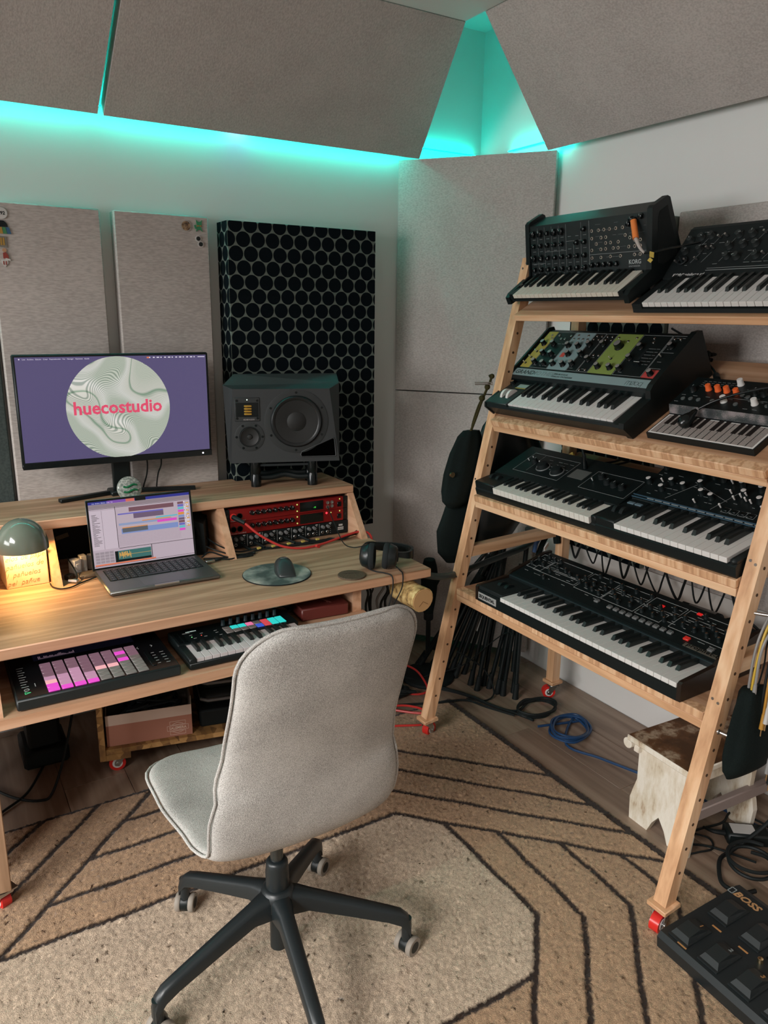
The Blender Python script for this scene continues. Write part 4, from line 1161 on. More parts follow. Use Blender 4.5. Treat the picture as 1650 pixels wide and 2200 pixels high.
# ------------------------------------------------------------------ 49-key polyphonic synthesizer, bottom shelf
def poly_synth():
    M = shelfM(4) @ Matrix.Translation((.118, -.010, 0))
    e = empty('poly_synthesizer', M=M)
    tag(e, 'wide black 49-key synthesizer with a row of grey buttons, alone on the bottom shelf', 'synthesizer')
    W = .802
    MB().prism([(.002, 0), (.002, .041), (.130, .044), (.132, .062), (.146, .068), (.290, .106), (.312, .108), (.318, .1), (.318, 0)], .010, W-.010, 'yz').build('case', BLK, e, smooth=0)
    WAL = mat('dark_walnut', '#201711', .4)
    for x in (0, W-.012):
        MB().prism([(0, .002), (0, .048), (.006, .053), (.128, .062), (.144, .073), (.292, .111), (.322, .112), (.322, .002)], x, x+.012, 'yz').build('end_cheek', WAL, e, smooth=0)
    MB().bx(.012, .127, .004, .131, .04, .054, bev=.002).build('wheel_block', BLKM, e)
    for x in (.052, .084): wheel(e, 'bend_wheel', x, .070, .044, .020, .013, BLK)
    keyset(e, .1275, 29, .02285, -.003, .140, .0495, 'C', KEYW, hw=.013, bh=.012, bl=.62)
    MB().bx(.012, W-.012, .132, .139, .061, .0645).build('panel_lip', mat('lip_teal_black', (.012, .026, .030), .4), e)
    P = Panel(e, .012, W-.012, .146, .0682, .290, .1062)
    kb = knobmesh('knob_chrome_top', .0062, .014, BLK, CHROME, None, capr=.55)
    ks = [(.018, .52), (.018, .74), (.045, .93), (.070, .60), (.088, .88), (.12, .90), (.135, .72), (.135, .48), (.19, .68), (.225, .62), (.27, .62), (.30, .70), (.30, .52), (.34, .92), (.34, .50), (.38, .45), (.36, .62), (.40, .90), (.42, .62), (.42, .42), (.46, .62), (.46, .88), (.49, .50), (.50, .70), (.52, .40), (.53, .88), (.55, .62), (.57, .45), (.59, .66), (.60, .90), (.63, .42), (.64, .60), (.67, .70), (.68, .42), (.70, .56), (.72, .80), (.73, .42), (.75, .60), (.78, .68), (.83, .92), (.80, .48), (.83, .66), (.85, .46), (.87, .58), (.89, .70), (.90, .45), (.92, .58), (.94, .72), (.945, .46), (.965, .60), (.98, .72), (.15, .22)]
    for fx, ft in ks: P.put('knob', kb, fx, ft)
    gb = MB(); gb.bx(-.0078, .0078, -.007, .007, 0, .006, bev=.0012); gb.bx(-.005, .005, .001, .003, .006, .0063, 1)
    gbm = shared(gb, 'grey_button', [mat('button_mid_grey', (.14, .145, .145), .45), BLKM])
    rbm = shared(MB().bx(-.0085, .0085, -.007, .007, 0, .006, bev=.0012), 'red_button', mat('button_red', (.72, .035, .025), .35))
    for i in range(10): P.put('preset_button', gbm, .518+.0305*i, .18)
    P.put('preset_button', gbm, .45, .20); P.put('preset_button', gbm, .955, .17)
    P.put('red_button', rbm, .858, .20)
    r2 = MB(); P.quad(r2, .655, .672, .75, .82, .002); P.quad(r2, .79, .808, .93, .99, .002); r2.build('red_display', mat('led_digits_red', (.25, .01, .01), .3, emit=(.8, .02, .02), estr=.6), e, smooth=0)
    l = MB()
    for a, b, t0, t1 in ((.005, .09, .40, .97), (.095, .29, .60, .97), (.05, .29, .38, .56), (.30, .44, .33, .97), (.445, .60, .33, .68), (.45, .60, .74, .97), (.61, .72, .33, .62), (.61, .75, .68, .97), (.76, .99, .33, .70), (.76, .99, .78, .97)): P.rect(l, a, b, t0, t1, .0011)
    for k in range(90): fx = .02+.94*rng.random(); ft = rng.choice((.44, .50, .57, .65, .74, .80, .86, .26)); P.line(l, (fx, ft), (fx+.008+.02*rng.random(), ft), .0009)
    l.build('panel_print', mat('silkscreen_dim', (.36, .38, .375), .6), e, smooth=0)
    q = MB(); P.quad(q, .868, .999, .015, .105, .0025); bd = q.build('name_badge', mat('badge_bronze', (.115, .105, .085), .35, .3), e, smooth=0)
    text('name_lettering', 'prophet-6', .0185, BLKG, bd, P.M(.878, .035, .0028), bold=.012, sx=1.22, space=1.05)
    fr = Matrix.Translation((.018, .0015, .014)) @ Matrix.Rotation(math.pi/2, 4, 'X')
    pl_ = MB(fr); pl_.bx(-.004, .086, -.0045, .0185, 0, .001); bd = pl_.build('brand_plate', mat('plate_grey', (.30, .30, .29), .4), e, smooth=0)
    text('brand_lettering', 'SEQUENTIAL', .0150, BLKG, bd, fr @ Matrix.Translation((0, .002, .0012)), bold=.03, sx=.90)
poly_synth()

# ------------------------------------------------------------------ screens: self-lit flat colours
def glow(name, c, s=1.0):
    if name in MATS: return MATS[name]
    c = C(c) if isinstance(c, str) else c
    return mat(name, tuple(x*.05 for x in c), .25, emit=c, estr=s)

# ------------------------------------------------------------------ monitor
def monitor():
    e = thing('monitor', (.565, 2.66, .845), 'large black monitor with a purple desktop and a round line pattern, on the desk shelf', 'monitor')
    x0, x1, z0, z1, y = .254, .868, .965, 1.322, 2.600
    MB().bx(x0, x1, y, y+.022, z0, z1, bev=.004).bx(.40, .73, y+.02, y+.045, 1.02, 1.25, bev=.01).build('casing', BLK, e)
    MB().bx(x0+.008, x1-.008, y-.0008, y+.001, z0+.022, z1-.008).build('screen', glow('desktop_purple', '#574f75', .92), e, smooth=0)
    MB().bx(x0+.0005, x1-.0005, y-.002, y+.002, z0, z0+.020, bev=.001).build('chin', BLKG, e)
    dm = mat('wallpaper_disc', (.05, .05, .05), .3)
    b = dm.node_tree.nodes['Principled BSDF']
    tc = N(dm, 'ShaderNodeTexCoord'); mp = N(dm, 'ShaderNodeMapping'); mp.inputs['Scale'].default_value = (1, 1, 1)
    ln(dm, tc, 'Object', mp, 'Vector')
    nz = N(dm, 'ShaderNodeTexNoise'); nz.inputs['Scale'].default_value = 9.0; nz.inputs['Detail'].default_value = 0.0
    ln(dm, mp, 'Vector', nz, 'Vector')
    sp = N(dm, 'ShaderNodeSeparateXYZ'); ln(dm, mp, 'Vector', sp, 0)
    ma = N(dm, 'ShaderNodeMath', operation='MULTIPLY_ADD'); ma.inputs[1].default_value = .20; ln(dm, nz, 'Fac', ma, 0); ln(dm, sp, 'Z', ma, 2)
    mf = N(dm, 'ShaderNodeMath', operation='MULTIPLY'); mf.inputs[1].default_value = 1500.0; ln(dm, ma, 0, mf, 0)
    sn = N(dm, 'ShaderNodeMath', operation='SINE'); ln(dm, mf, 0, sn, 0)
    r1 = ramp(dm, [(.22, '#a9b3aa'), (.5, '#e6e3dc'), (.8, '#f2efe9')])
    mr = N(dm, 'ShaderNodeMapRange'); mr.inputs[1].default_value = -1; mr.inputs[2].default_value = 1; ln(dm, sn, 0, mr, 0); ln(dm, mr, 0, r1, 0)
    r2 = ramp(dm, [(.30, '#d5dfd4'), (.40, '#ffffff'), (.505, '#f4f4ef'), (.535, '#8fb39b'), (.555, '#f1f1ec'), (.75, '#dfe6dc')]); ln(dm, nz, 'Fac', r2, 0)
    mx = N(dm, 'ShaderNodeMix'); mx.data_type = 'RGBA'; mx.blend_type = 'MULTIPLY'; mx.inputs[0].default_value = 1.0
    ln(dm, r1, 'Color', mx, 6); ln(dm, r2, 'Color', mx, 7)
    ln(dm, mx, 2, b, 'Emission Color'); b.inputs['Emission Strength'].default_value = .80
    d = MB(); d.cyl((.562, y-.0008, 1.148), (.562, y-.0014, 1.148), .1655, n=72); d.build('wallpaper_disc', dm, e, smooth=0)
    F = Matrix.Rotation(math.pi/2, 4, 'X')
    text('wallpaper_lettering', 'huecostudio', .058, glow('title_pink', '#dd4d6c', .95), e, Matrix.Translation((.559, y-.0018, 1.131)) @ F, ext=.0002, bold=.026, align='CENTER', sx=.985, space=1.0)
    wt = glow('menu_white', '#d8d2e4', .9)
    text('menu_bar', 'Live   Archivo   Edición   Crear   Reproducción   Ver   Navegar   Opciones   Ayuda', .0058, wt, e, Matrix.Translation((.283, y-.0014, 1.3055)) @ F, ext=.0002)
    q = MB()
    for i in range(13): q.bx(.668+i*.0125, .672+i*.0125+.002*(i % 3), y-.0012, y-.0008, 1.306, 1.3095)
    q.bx(.832, .856, y-.0012, y-.0008, 1.3065, 1.309); q.cyl((.2745, y-.0012, 1.3078), (.2745, y-.0008, 1.3078), .0022, n=12)
    q.bx(.660, .668, y-.0013, y-.0008, 1.3055, 1.310, 1)
    q.build('status_icons', [wt, glow('icon_orange', '#e07b50', .9)], e, smooth=0)
    MB().cyl((.835, y-.0026, z0+.010), (.835, y-.0018, z0+.010), .0028, n=12).build('power_light', glow('led_white', '#fff6ff', 3), e)
    MB().bx(.535, .592, 2.648, 2.672, .86, 1.12, bev=.003).build('neck', BLK, e)
    MB().bx(.52, .605, 2.625, 2.70, .845, .862, bev=.004).build('base_hub', BLK, e)
    for tip in ((.353, 2.612), (.803, 2.604)):
        MB().bar((.562, 2.672, .853), (*tip, .852), .022, .013, bev=.002).build('base_foot', BLK, e)
    c = MB(); c.tube([(.64, 2.63, 1.0), (.652, 2.65, .95), (.655, 2.68, .90), (.645, 2.70, .85), (.64, 2.702, .80)], .0025)
    c2 = MB(); c2.tube([(.695, 2.63, 1.0), (.70, 2.65, .94), (.695, 2.68, .90), (.692, 2.70, .85), (.69, 2.702, .80)], .0025)
    c.build('monitor_cord', RUB, e); c2.build('monitor_cord', RUB, e)
monitor()

# ------------------------------------------------------------------ glass ornament with green wave
def ornament():
    e = thing('glass_ornament', (.562, 2.555, .845), 'round glass paperweight with two green waves, leaning at the monitor foot', 'ornament')
    G = mat('cloudy_glass', (.42, .46, .43), .12, coat=.5)
    b = G.node_tree.nodes['Principled BSDF']
    tc = N(G, 'ShaderNodeTexCoord'); n = N(G, 'ShaderNodeTexNoise'); n.inputs['Scale'].default_value = 160; n.inputs['Detail'].default_value = 4
    ln(G, tc, 'Object', n, 'Vector'); rp = ramp(G, [(.38, '#6f7a74'), (.5, '#8b948e'), (.66, '#b4b8b1')]); ln(G, n, 'Fac', rp, 0); ln(G, rp, 'Color', b, 'Base Color')
    M = Matrix.Translation((.562, 2.545, .8855)) @ Matrix.Rotation(R(-14), 4, 'X') @ Matrix.Rotation(math.pi/2, 4, 'X')
    MB().lathe([(.001, -.010), (.030, -.010), (.038, -.004), (.0405, .002), (.038, .009), (.030, .013), (.012, .016), (.001, .0165)], 36, 0, M).build('glass_body', G, e)
    GR = mat('wave_green', '#0e6b43', .3)
    for dz in (.008, -.009):
        pts = [M @ Vector((x, dz+.004*math.sin(x*130), .0180-1.6*(x*x+dz*dz)*2.6)) for x in (-.022, -.011, 0, .011, .022)]
        MB().tube(pts, .0035, n=6, k=4).build('green_wave', GR, e)
ornament()

# ------------------------------------------------------------------ laptop
def laptop():
    X0, X1 = .397, .724; yf, yb = 2.137, 2.362; zb = DZ
    e = thing('laptop', ((X0+X1)/2, 2.25, DZ), 'open grey laptop showing a music arranging program, on the desk', 'laptop')
    AL = mat('grey_aluminium', (.20, .205, .20), .38, .85)
    MB().bx(X0, X1, yf, yb, zb+.002, zb+.016, bev=.0045).build('base', AL, e)
    MB().bx((X0+X1)/2-.036, (X0+X1)/2+.036, yf-.0004, yf+.004, zb+.012, zb+.0163).build('lid_notch', mat('notch_light', (.5, .49, .47), .3, .8), e)
    kw = MB().bx(X0+.022, X1-.022, yf+.094, yf+.204, zb+.0155, zb+.0164); kwo = kw.build('keyboard_well', BLKM, e)
    kx = (X1-X0-.048)/14
    km = shared(MB().bx(-kx*.44, kx*.44, -.0082, .0082, 0, .0018, bev=.0006), 'key_cap', mat('keycap_black', (.012, .016, .02), .45))
    lg = MB()
    for r_ in range(6):
        for c in range(14):
            if r_ == 0 and 4 <= c <= 8: continue
            p = (X0+.024+kx*(c+.5), yf+.104+.0182*r_, zb+.0164)
            put('key_cap', km, kwo, p); lg.bx(p[0]-.0015, p[0]+.0015, p[1]-.001, p[1]+.001, p[2]+.0018, p[2]+.0020)
    sp = MB().bx(X0+.024+kx*4.06, X0+.024+kx*8.94, yf+.096, yf+.112, zb+.0164, zb+.0182, bev=.0006); sp.build('space_bar', MATS['keycap_black'], kwo)
    lg.build('key_legends', glow('legend_glow', '#a8a8a0', .5), kwo, smooth=0)
    MB().bx((X0+X1)/2-.062, (X0+X1)/2+.062, yf+.010, yf+.086, zb+.0158, zb+.01625).build('trackpad', mat('trackpad_grey', (.17, .18, .178), .3, .7), e, smooth=0)
    # lid: local frame x right, y up along the screen
    up = Vector((0, .030, .2065)).normalized(); M = Matrix.Translation((X0-.003, 2.360, zb+.010)) @ Matrix.Rotation(math.atan2(up.z, up.y), 4, 'X')
    W, H = X1-X0, .222
    lid = MB(M).bx(0, W, 0, H, -.005, -.0005, bev=.002).build('lid', AL, e)
    MB(M).bx(.001, W-.001, .001, H-.001, -.001, .0002).build('screen_bezel', BLKG, lid, smooth=0)
    def q(name, rects, m, n=.0006):
        b = MB(M)
        for (a, c, t0, t1) in rects: b.bx(.007+(W-.014)*a, .007+(W-.014)*c, .010+(H-.017)*t0, .010+(H-.017)*t1, 0, n)
        return b.build(name, m, lid, smooth=0)
    q('screen', [(0, 1, 0, 1)], glow('ui_lilac', '#b9a9b4', .9), .0004)
    q('menu_strip', [(0, 1, .958, 1)], glow('ui_navy', '#2f3388', .9)); q('menu_strip', [(.36, .445, .958, 1)], glow('ui_coral', '#cf6a5c', .9), .0008); q('menu_strip', [(.18, .36, .958, 1)], glow('ui_violet', '#7a4fa8', .9), .0007)
    q('camera_notch', [(.45, .555, .955, 1)], BLKG, .0010)
    q('toolbar', [(0, 1, .895, .955)], glow('ui_grey', '#8d7f86', .9))
    q('browser_panel', [(.005, .245, .27, .86)], glow('ui_lilac_light', '#c7b8c3', .9)); q('divider', [(.115, .117, .27, .86), (.245, .250, .27, .90), (.250, 1, .255, .262), (.0, 1, .885, .89), (.565, .572, .03, .255), (.0, 1, .02, .025)], glow('ui_dark', '#4b4148', .6), .0008)
    q('track_lane', [(.29, .86, .47, .55)], glow('ui_blue', '#7d8fc2', .9)); q('track_lane', [(.27, .80, .60, .635)], glow('ui_blue2', '#8e9bbd', .9))
    q('clip', [(.38, .83, .80, .865)], glow('ui_plum', '#74505a', .9)); q('clip', [(.42, .72, .69, .765)], glow('ui_mauve', '#6d5a72', .9)); q('clip', [(.27, .72, .765, .785)], glow('ui_periwinkle', '#6a66b8', .9), .0008)
    q('clip', [(.64, .86, .655, .675)], glow('ui_cyan', '#5fb8c4', .9), .0008); q('clip', [(.50, .79, .635, .648)], glow('ui_orange', '#d98b3e', .9), .0008); q('clip', [(.65, .85, .585, .625)], glow('ui_magenta', '#d94fc0', .9), .0009)
    q('clip', [(.30, .55, .49, .555)], glow('ui_slate', '#5b5f66', .9), .0009); q('clip', [(.30, .55, .556, .568)], MATS['ui_orange'], .0009)
    lines = [(.25, .88, .30+.022*i, .302+.022*i) for i in range(8)]; q('lane_lines', lines, glow('ui_line', '#8f7d8a', .8), .0007)
    r_ = random.Random(5); cols = ['ui_plum', 'ui_periwinkle', 'ui_cyan', 'ui_magenta', 'ui_orange', 'ui_blue', 'ui_mauve']
    for i in range(11):
        q('track_header', [(.87, .93, .83-.042*i, .865-.042*i)], MATS[cols[i % 7]], .0008)
    q('mixer_marks', [(.935+.012*(i % 4), .944+.012*(i % 4), .85-.026*(i//4), .866-.026*(i//4)) for i in range(60) if r_.random() < .7], glow('ui_white', '#e6dfe6', .9), .0009)
    q('mixer_marks', [(.955, .985, .83-.06*i, .845-.06*i) for i in range(7)], glow('ui_amber', '#d9a03e', .9), .0010)
    q('device_panel', [(.01, .20, .055, .235)], glow('ui_pale', '#b3a6ae', .9), .0007)
    q('device_grid', [(.02+.045*i, .058+.045*i, .065+.045*j, .10+.045*j) for i in range(4) for j in range(4)], glow('ui_mid', '#9a8e96', .9), .0009)
    q('waveform_panel', [(.205, .56, .05, .22)], glow('ui_teal', '#3f706d', .85), .0007); q('waveform_panel', [(.205, .235, .05, .22), (.235, .56, .05, .085)], glow('ui_black', '#10201f', .5), .0009)
    q('waveform', [(.245+.0055*i, .249+.0055*i, .145-.05*r_.random(), .155+.05*r_.random()) for i in range(21)]+[(.36, .56, .15, .154)], glow('ui_gold', '#d8a24c', .95), .0011)
    q('progress_bar', [(.01, .60, .028, .048)], glow('ui_salmon', '#d9724f', .95), .0010)
    q('list_lines', [(.02, .04+.06*r_.random(), .80-.018*i, .806-.018*i) for i in range(27)], MATS['ui_dark'], .0009)
    F = M
    text('menu_text', 'Live  Archivo  Edición  Crear  Ver', .0045, glow('ui_text', '#e8e4ff', .9), lid, M @ Matrix.Translation((.018, H-.0135, .0012)), ext=.0001)
laptop()

# ------------------------------------------------------------------ loudspeaker on a stand
SPM = Matrix.Translation((.925, 2.560, .935)) @ Matrix.Rotation(R(-19), 4, 'Z')
def loudspeaker():
    e = empty('loudspeaker', M=SPM)
    tag(e, 'dark grey studio loudspeaker with a big woofer and gold ribbon tweeter, on the desk shelf', 'loudspeaker')
    BD = mat('speaker_charcoal', (.030, .034, .036), .55)
    W, H = .388, .262
    f = [(0, 0, 0), (W, 0, 0), (W-.036, 0, H), (.012, 0, H)]
    g = [(-.010, .045, .004), (W+.006, .045, .004), (W+.006, .045, H+.016), (-.020, .045, H+.010)]
    k = [(-.002, .085, .004), (W+.006, .11, .004), (W+.006, .11, H+.046), (.02, .085, H+.046)]
    mb = MB(); mb.add(f+g+k, [(0, 1, 2, 3), (0, 4, 5, 1), (1, 5, 6, 2), (2, 6, 7, 3), (3, 7, 4, 0), (4, 8, 9, 5), (5, 9, 10, 6), (6, 10, 11, 7), (7, 11, 8, 4), (8, 9, 10, 11)])
    mb.build('cabinet', BD, e, smooth=0)
    def ax(x, z, y=0): return Matrix.Translation((x, y, z)) @ Matrix.Rotation(math.pi/2, 4, 'X')
    wx, wz = .233, .146
    RING = mat('driver_ring', (.022, .026, .027), .5); CONE = mat('cone_black', (.009, .010, .010), .55); SUR = mat('surround_rubber', (.008, .010, .011), .35)
    wo = MB(); wo.lathe([(.114, -.0005), (.114, .0015), (.112, .002), (.0925, .002), (.0915, .0005)], 56, 0, ax(wx, wz), cap0=False, cap1=False)
    w_o = wo.build('woofer_ring', RING, e)
    s_ = MB(); s_.lathe([(.0925, .001), (.091, .007), (.0865, .0105), (.080, .0098), (.0762, .0072)], 56, 0, ax(wx, wz), cap0=False, cap1=False); s_.build('woofer_surround', SUR, e)
    c = MB(); c.lathe([(.0765, .0075), (.060, .0055), (.0345, .0022), (.034, .0032), (.026, .0062), (.014, .0085), (.0005, .0092)], 48, 0, ax(wx, wz, 0), cap0=False)
    c.build('woofer_cone', CONE, e)
    # dark recess behind the cone is the cabinet itself; open it visually with a shallow basket
    bm = MB(); bm.lathe([(.0915, .0012), (.0905, .0012), (.0, .0006)], 48, 0, ax(wx, wz), cap0=False, cap1=False); bm.build('woofer_basket', SUR, e)
    mx_, mz_ = .066, .094
    m_ = MB(); m_.lathe([(.052, -.0005), (.052, .0015), (.050, .002), (.0375, .002), (.036, .0045), (.034, .002)], 40, 0, ax(mx_, mz_), cap0=False, cap1=False); m_.build('midrange_ring', RING, e)
    m_ = MB(); m_.lathe([(.0345, .002), (.032, .005), (.029, .003), (.010, .0012), (.008, .005), (.0005, .0065)], 36, 0, ax(mx_, mz_), cap0=False); m_.build('midrange_cone', CONE, e)
    t = MB(); t.box((.0605, -.001, .191), (.088, .004, .084), bev=.0018); t.build('tweeter_plate', RING, e)
    t = MB(); t.box((.0605, -.0032, .190), (.078, .001, .050), bev=.0004); t.build('tweeter_horn', BLKG, e)
    GD = mat('ribbon_gold', (.62, .36, .06), .35, .7)
    for i in range(4): MB().box((.063, -.0045, .175+.0093*i), (.027, .003, .0068), bev=.0015).build('ribbon_fold', GD, e)
    MB().cyl((.0605, -.0034, .225), (.0605, -.003, .225), .0018, n=10).build('power_light', glow('led_green_white', '#d8ffe0', 4), e)
    F = Matrix.Rotation(math.pi/2, 4, 'X')
    text('brand_lettering', 'ADAM AUDIO', .0062, mat('lettering_rose', (.42, .38, .37), .5), e, Matrix.Translation((.046, -.0032, .1535)) @ F, ext=.0002, bold=.01)
    sc = shared(MB().cyl((0, 0, 0), (0, -.0012, 0), .0042, n=14), 'screw', BLKG)
    for a in (90, 28, -28, -92, 152, 208): put('screw', sc, e, (wx+.103*math.cos(R(a)), -.0018, wz+.103*math.sin(R(a))))
    for a in (60, 0, -60, 120, 180, 240): put('screw', sc, e, (mx_+.0455*math.cos(R(a)), -.0018, mz_+.0455*math.sin(R(a))))
    for (x, z) in ((.025, .222), (.096, .222), (.025, .160), (.096, .160)): put('screw', sc, e, (x, -.003, z))
    p = [(.250, .018), (.372, .018), (.375, .022), (.370, .078), (.366, .084), (.360, .083), (.250, .036), (.247, .026)]
    MB().prism(p, -.0012, -.0004, 'xz').build('port', mat('port_black', (.001, .001, .001), .9, spec=0), e, smooth=0)
    lip = MB(); lip.tube([(x, -.001, z) for x, z in p+[p[0]]], .0022, n=6, k=0); lip.build('port_lip', BD, e)
    # isolation stand
    s = empty('speaker_stand', M=SPM @ Matrix.Translation((0, 0, -.090)))
    tag(s, 'low black speaker stand with four posts under the loudspeaker', 'speaker stand')
    for (x, y) in ((.085, .018), (.290, .018), (.085, .118), (.290, .098)):
        m_ = MB(); m_.lathe([(.0185, 0), (.0185, .040), (.0165, .044), (.0165, .050), (.0185, .054), (.0175, .0895)], 26, 0, Matrix.Translation((x, y, 0))); m_.build('post', BLKG, s)
    a = MB()
    for y in (.022, .10): a.tube([(.09, y, .032), (.14, y+.004, .030), (.19, y+.012, .038), (.24, y+.004, .030), (.285, y, .032)], .010, n=8, k=4)
    a.build('lower_frame', BLK, s)
    a = MB(); a.bx(.10, .275, .012, .022, .074, .082).bx(.10, .275, .095, .105, .074, .082).bx(.13, .25, .03, .09, .072, .080); a.build('upper_frame', CHAR, s)
loudspeaker()

# ------------------------------------------------------------------ rack gear under the desk shelf
def rackgear():
    FX0, FX1 = .840, 1.3095; yy = 2.408
    RED = mat('anodised_red', (.30, .012, .012), .35, .45); DISP = mat('display_black', (.004, .006, .006), .12)
    kb = knobmesh('rack_knob', .0078, .012, BLKG, None, INK, n=14)
    F = lambda x, z, y=yy: Matrix.Translation((x, y, z)) @ Matrix.Rotation(math.pi/2, 4, 'X')
    def ears(e, z0, z1, m=BLK):
        for a, b in ((FX0, FX0+.015), (FX1-.019, FX1)):
            er = MB().bx(a, b, yy-.001, yy+.006, z0, z1).build('rack_ear', m, e, smooth=0)
            MB().cyl(((a+b)/2, yy-.003, (z0+z1)/2), ((a+b)/2, yy-.001, (z0+z1)/2), .0045, n=12).build('rack_screw', CHAR, er)
    for nm, z0, lab in (('audio_interface', .7625, 'red rack audio interface on top of the pair, a red plug in its left socket'), ('audio_interface', .7175, 'red rack audio interface between the upper red one and the black amplifier')):
        z1 = z0+.0435; top = z0 > .75
        e = thing(nm, ((FX0+FX1)/2, 2.5, z0), lab, 'audio interface', 'rack units under the desk shelf')
        MB().bx(FX0+.015, FX1-.019, yy-.004, yy+.24, z0, z1).build('chassis', [RED], e, smooth=0)
        ears(e, z0, z1)
        for i, x in enumerate((.866, .889)):
            s_ = MB(); s_.lathe([(.0105, 0), (.0105, .002), (.0085, .002), (.0085, .0005)], 20, 0, F(x, z0+.019, yy-.004)); s_.cyl((x, yy-.0045, z0+.019), (x, yy-.003, z0+.019), .0085, n=18, mi=1); s_.build('combo_socket', [BLKG, BLKM], e)
        for i in range(8): put('knob', kb, e, F(.934+.0215*i, z0+.026, yy-.004) @ Matrix.Rotation(rng.uniform(-2, 2), 4, 'Z'))
        MB().bx(1.116, 1.208, yy-.0055, yy-.003, z0+.006, z1-.004).build('display', DISP, e, smooth=0)
        if top: text('display_digits', '-18', .008, glow('led_green', '#4fe04f', 1.2), e, F(1.168, z0+.014, yy-.0058), ext=.0001)
        lm = MB(); lm.cyl((1.105, yy-.0052, z0+.034), (1.105, yy-.004, z0+.034), .0026, n=10).cyl((1.105, yy-.0052, z0+.010), (1.105, yy-.004, z0+.010), .0026, n=10).cyl((1.276, yy-.0052, z0+.036), (1.276, yy-.004, z0+.036), .0024, n=10)
        lm.build('indicator_lights', glow('led_lime', '#c8d070', 1.1), e)
        if top:
            for (x, z) in ((1.226, .028), (1.243, .028), (1.243, .014), (1.226, .012)):
                j = MB(); j.lathe([(.0065, 0), (.0065, .004), (.004, .004), (.004, .001)], 16, 0, F(x, z0+z, yy-.004)); j.build('phones_socket', STEEL, e)
        else:
            MB().cyl((1.222, yy-.0052, z0+.034), (1.222, yy-.004, z0+.034), .004, n=12).build('clip_light', glow('led_red', '#ff3d4d', 1.4), e)
            MB().cyl((1.240, yy-.0052, z0+.034), (1.240, yy-.004, z0+.034), .002, n=10).build('lock_light', MATS['led_lime'], e)
        MB().bx(1.266, 1.282, yy-.007, yy-.004, z0+.008, z0+.026, bev=.001).build('power_switch', BLKG, e)
        lt = text('model_lettering', 'Focusrite Clarett 8PreX', .0055, INK, e, F(.858, z0+.002, yy-.0042), ext=.0001)
    e = thing('headphone_amplifier', ((FX0+FX1)/2, 2.5, .668), 'black rack headphone amplifier with grey knobs, lowest unit under the shelf', 'amplifier', 'rack units under the desk shelf')
    z0 = .6685
    MB().bx(FX0, FX1, yy-.004, yy+.20, z0, z0+.0465).build('chassis', BLKM, e, smooth=0)
    gk = knobmesh('grey_knob', .0062, .012, mat('knob_grey', (.16, .165, .165), .45), None, None, n=12); jm = jackmesh('phones_jack', .0058, STEEL, BLKM)
    l = MB()
    for i in range(7):
        x = .872+.0555*i
        for dx in (0, .020): 
            put('knob', gk, e, F(x+dx, z0+.033, yy-.004)); put('phones_jack', jm, e, F(x+dx, z0+.012, yy-.004))
        l.bx(x-.013, x-.0122, yy-.0044, yy-.004, z0+.002, z0+.045)
        for k in range(5): l.bx(x+.0305, x+.0335, yy-.0044, yy-.004, z0+.006+.0075*k, z0+.0075+.0075*k)
        l.bx(x+.027, x+.036, yy-.0045, yy-.004, z0+.041, z0+.0445)
    l.bx(1.268, 1.292, yy-.0044, yy-.004, z0+.012, z0+.016).bx(1.268, 1.292, yy-.0044, yy-.004, z0+.018, z0+.023).bx(1.272, 1.288, yy-.0044, yy-.004, z0+.027, z0+.034)
    l.build('panel_print', INK, e, smooth=0)
    # inner black rack frame above
    MB().bx(.838, 1.311, 2.43, 2.62, .8065, .8145).build('rack_lid', BLKM, e, smooth=0)
    # leads plugged in along the bottom row
    for i, x in enumerate((.889, .942, 1.000, 1.055, 1.112)):
        c = thing('headphone_lead', (x, 2.38, .68), ('black jack lead with a yellow tag, first from the left along the rack', 'black jack lead with a yellow tag, second from the left along the rack', 'black jack lead with a yellow tag, middle one along the rack', 'black jack lead with a yellow tag, fourth from the left along the rack', 'black jack lead with a yellow tag, rightmost along the rack')[i], 'cable', 'tagged leads in front of the rack')
        p0 = Vector((x, yy-.008, z0+.012)); p1 = Vector((x+.018, yy-.052, z0+.004))
        MB().tube([p0, p0.lerp(p1, .5), p1], .0068, n=10, k=3, rf=lambda t: 1.0-.35*t).build('plug', BLK, c)
        pe = [p1, p1+Vector((.05, -.012, -.002)), Vector((1.13+.02*i, 2.352-.006*(4-i), .671)), Vector((1.25, 2.335-.004*i, .672)), Vector((1.315+.003*i, 2.345, .674+.004*i)), Vector((1.352, 2.36, .66)), Vector((1.362, 2.365, .60))]
        MB().tube(pe, .0026, n=6, k=6).build('cord', RUB, c)
        MB().box(p1+Vector((.028, -.006, .001)), (.014, .008, .009), bev=.001).build('yellow_tag', YEL, c)
    # red microphone lead
    c = thing('microphone_lead', (1.05, 2.33, DZ), 'red microphone lead drooping from the upper interface along the desk', 'cable')
    RC = mat('red_cable', (.55, .035, .03), .4)
    pl0 = Vector((.866, yy-.006, .7815)); pl1 = Vector((.889, yy-.055, .768))
    MB().tube([pl0, pl0.lerp(pl1, .5), pl1], .0095, n=14, k=3, rf=lambda t: 1-.35*t).build('plug', BLK, c)
    MB().lathe([(.0115, 0), (.0115, .003), (.0085, .003)], 20, 0, F(.866, .7815, yy-.005)).build('socket_ring', mat('ring_red', (.5, .03, .02), .3, emit=(.6, .02, .02), estr=.3), c)
    pts = [pl1, (.93, 2.325, .728), (.99, 2.30, .690), (1.05, 2.288, .674), (1.11, 2.290, .671), (1.18, 2.305, .674), (1.25, 2.32, .682), (1.32, 2.325, .688), (1.352, 2.315, .676), (1.362, 2.305, .64)]
    MB().tube(pts, .0042, n=8, k=6).build('cord', RC, c)
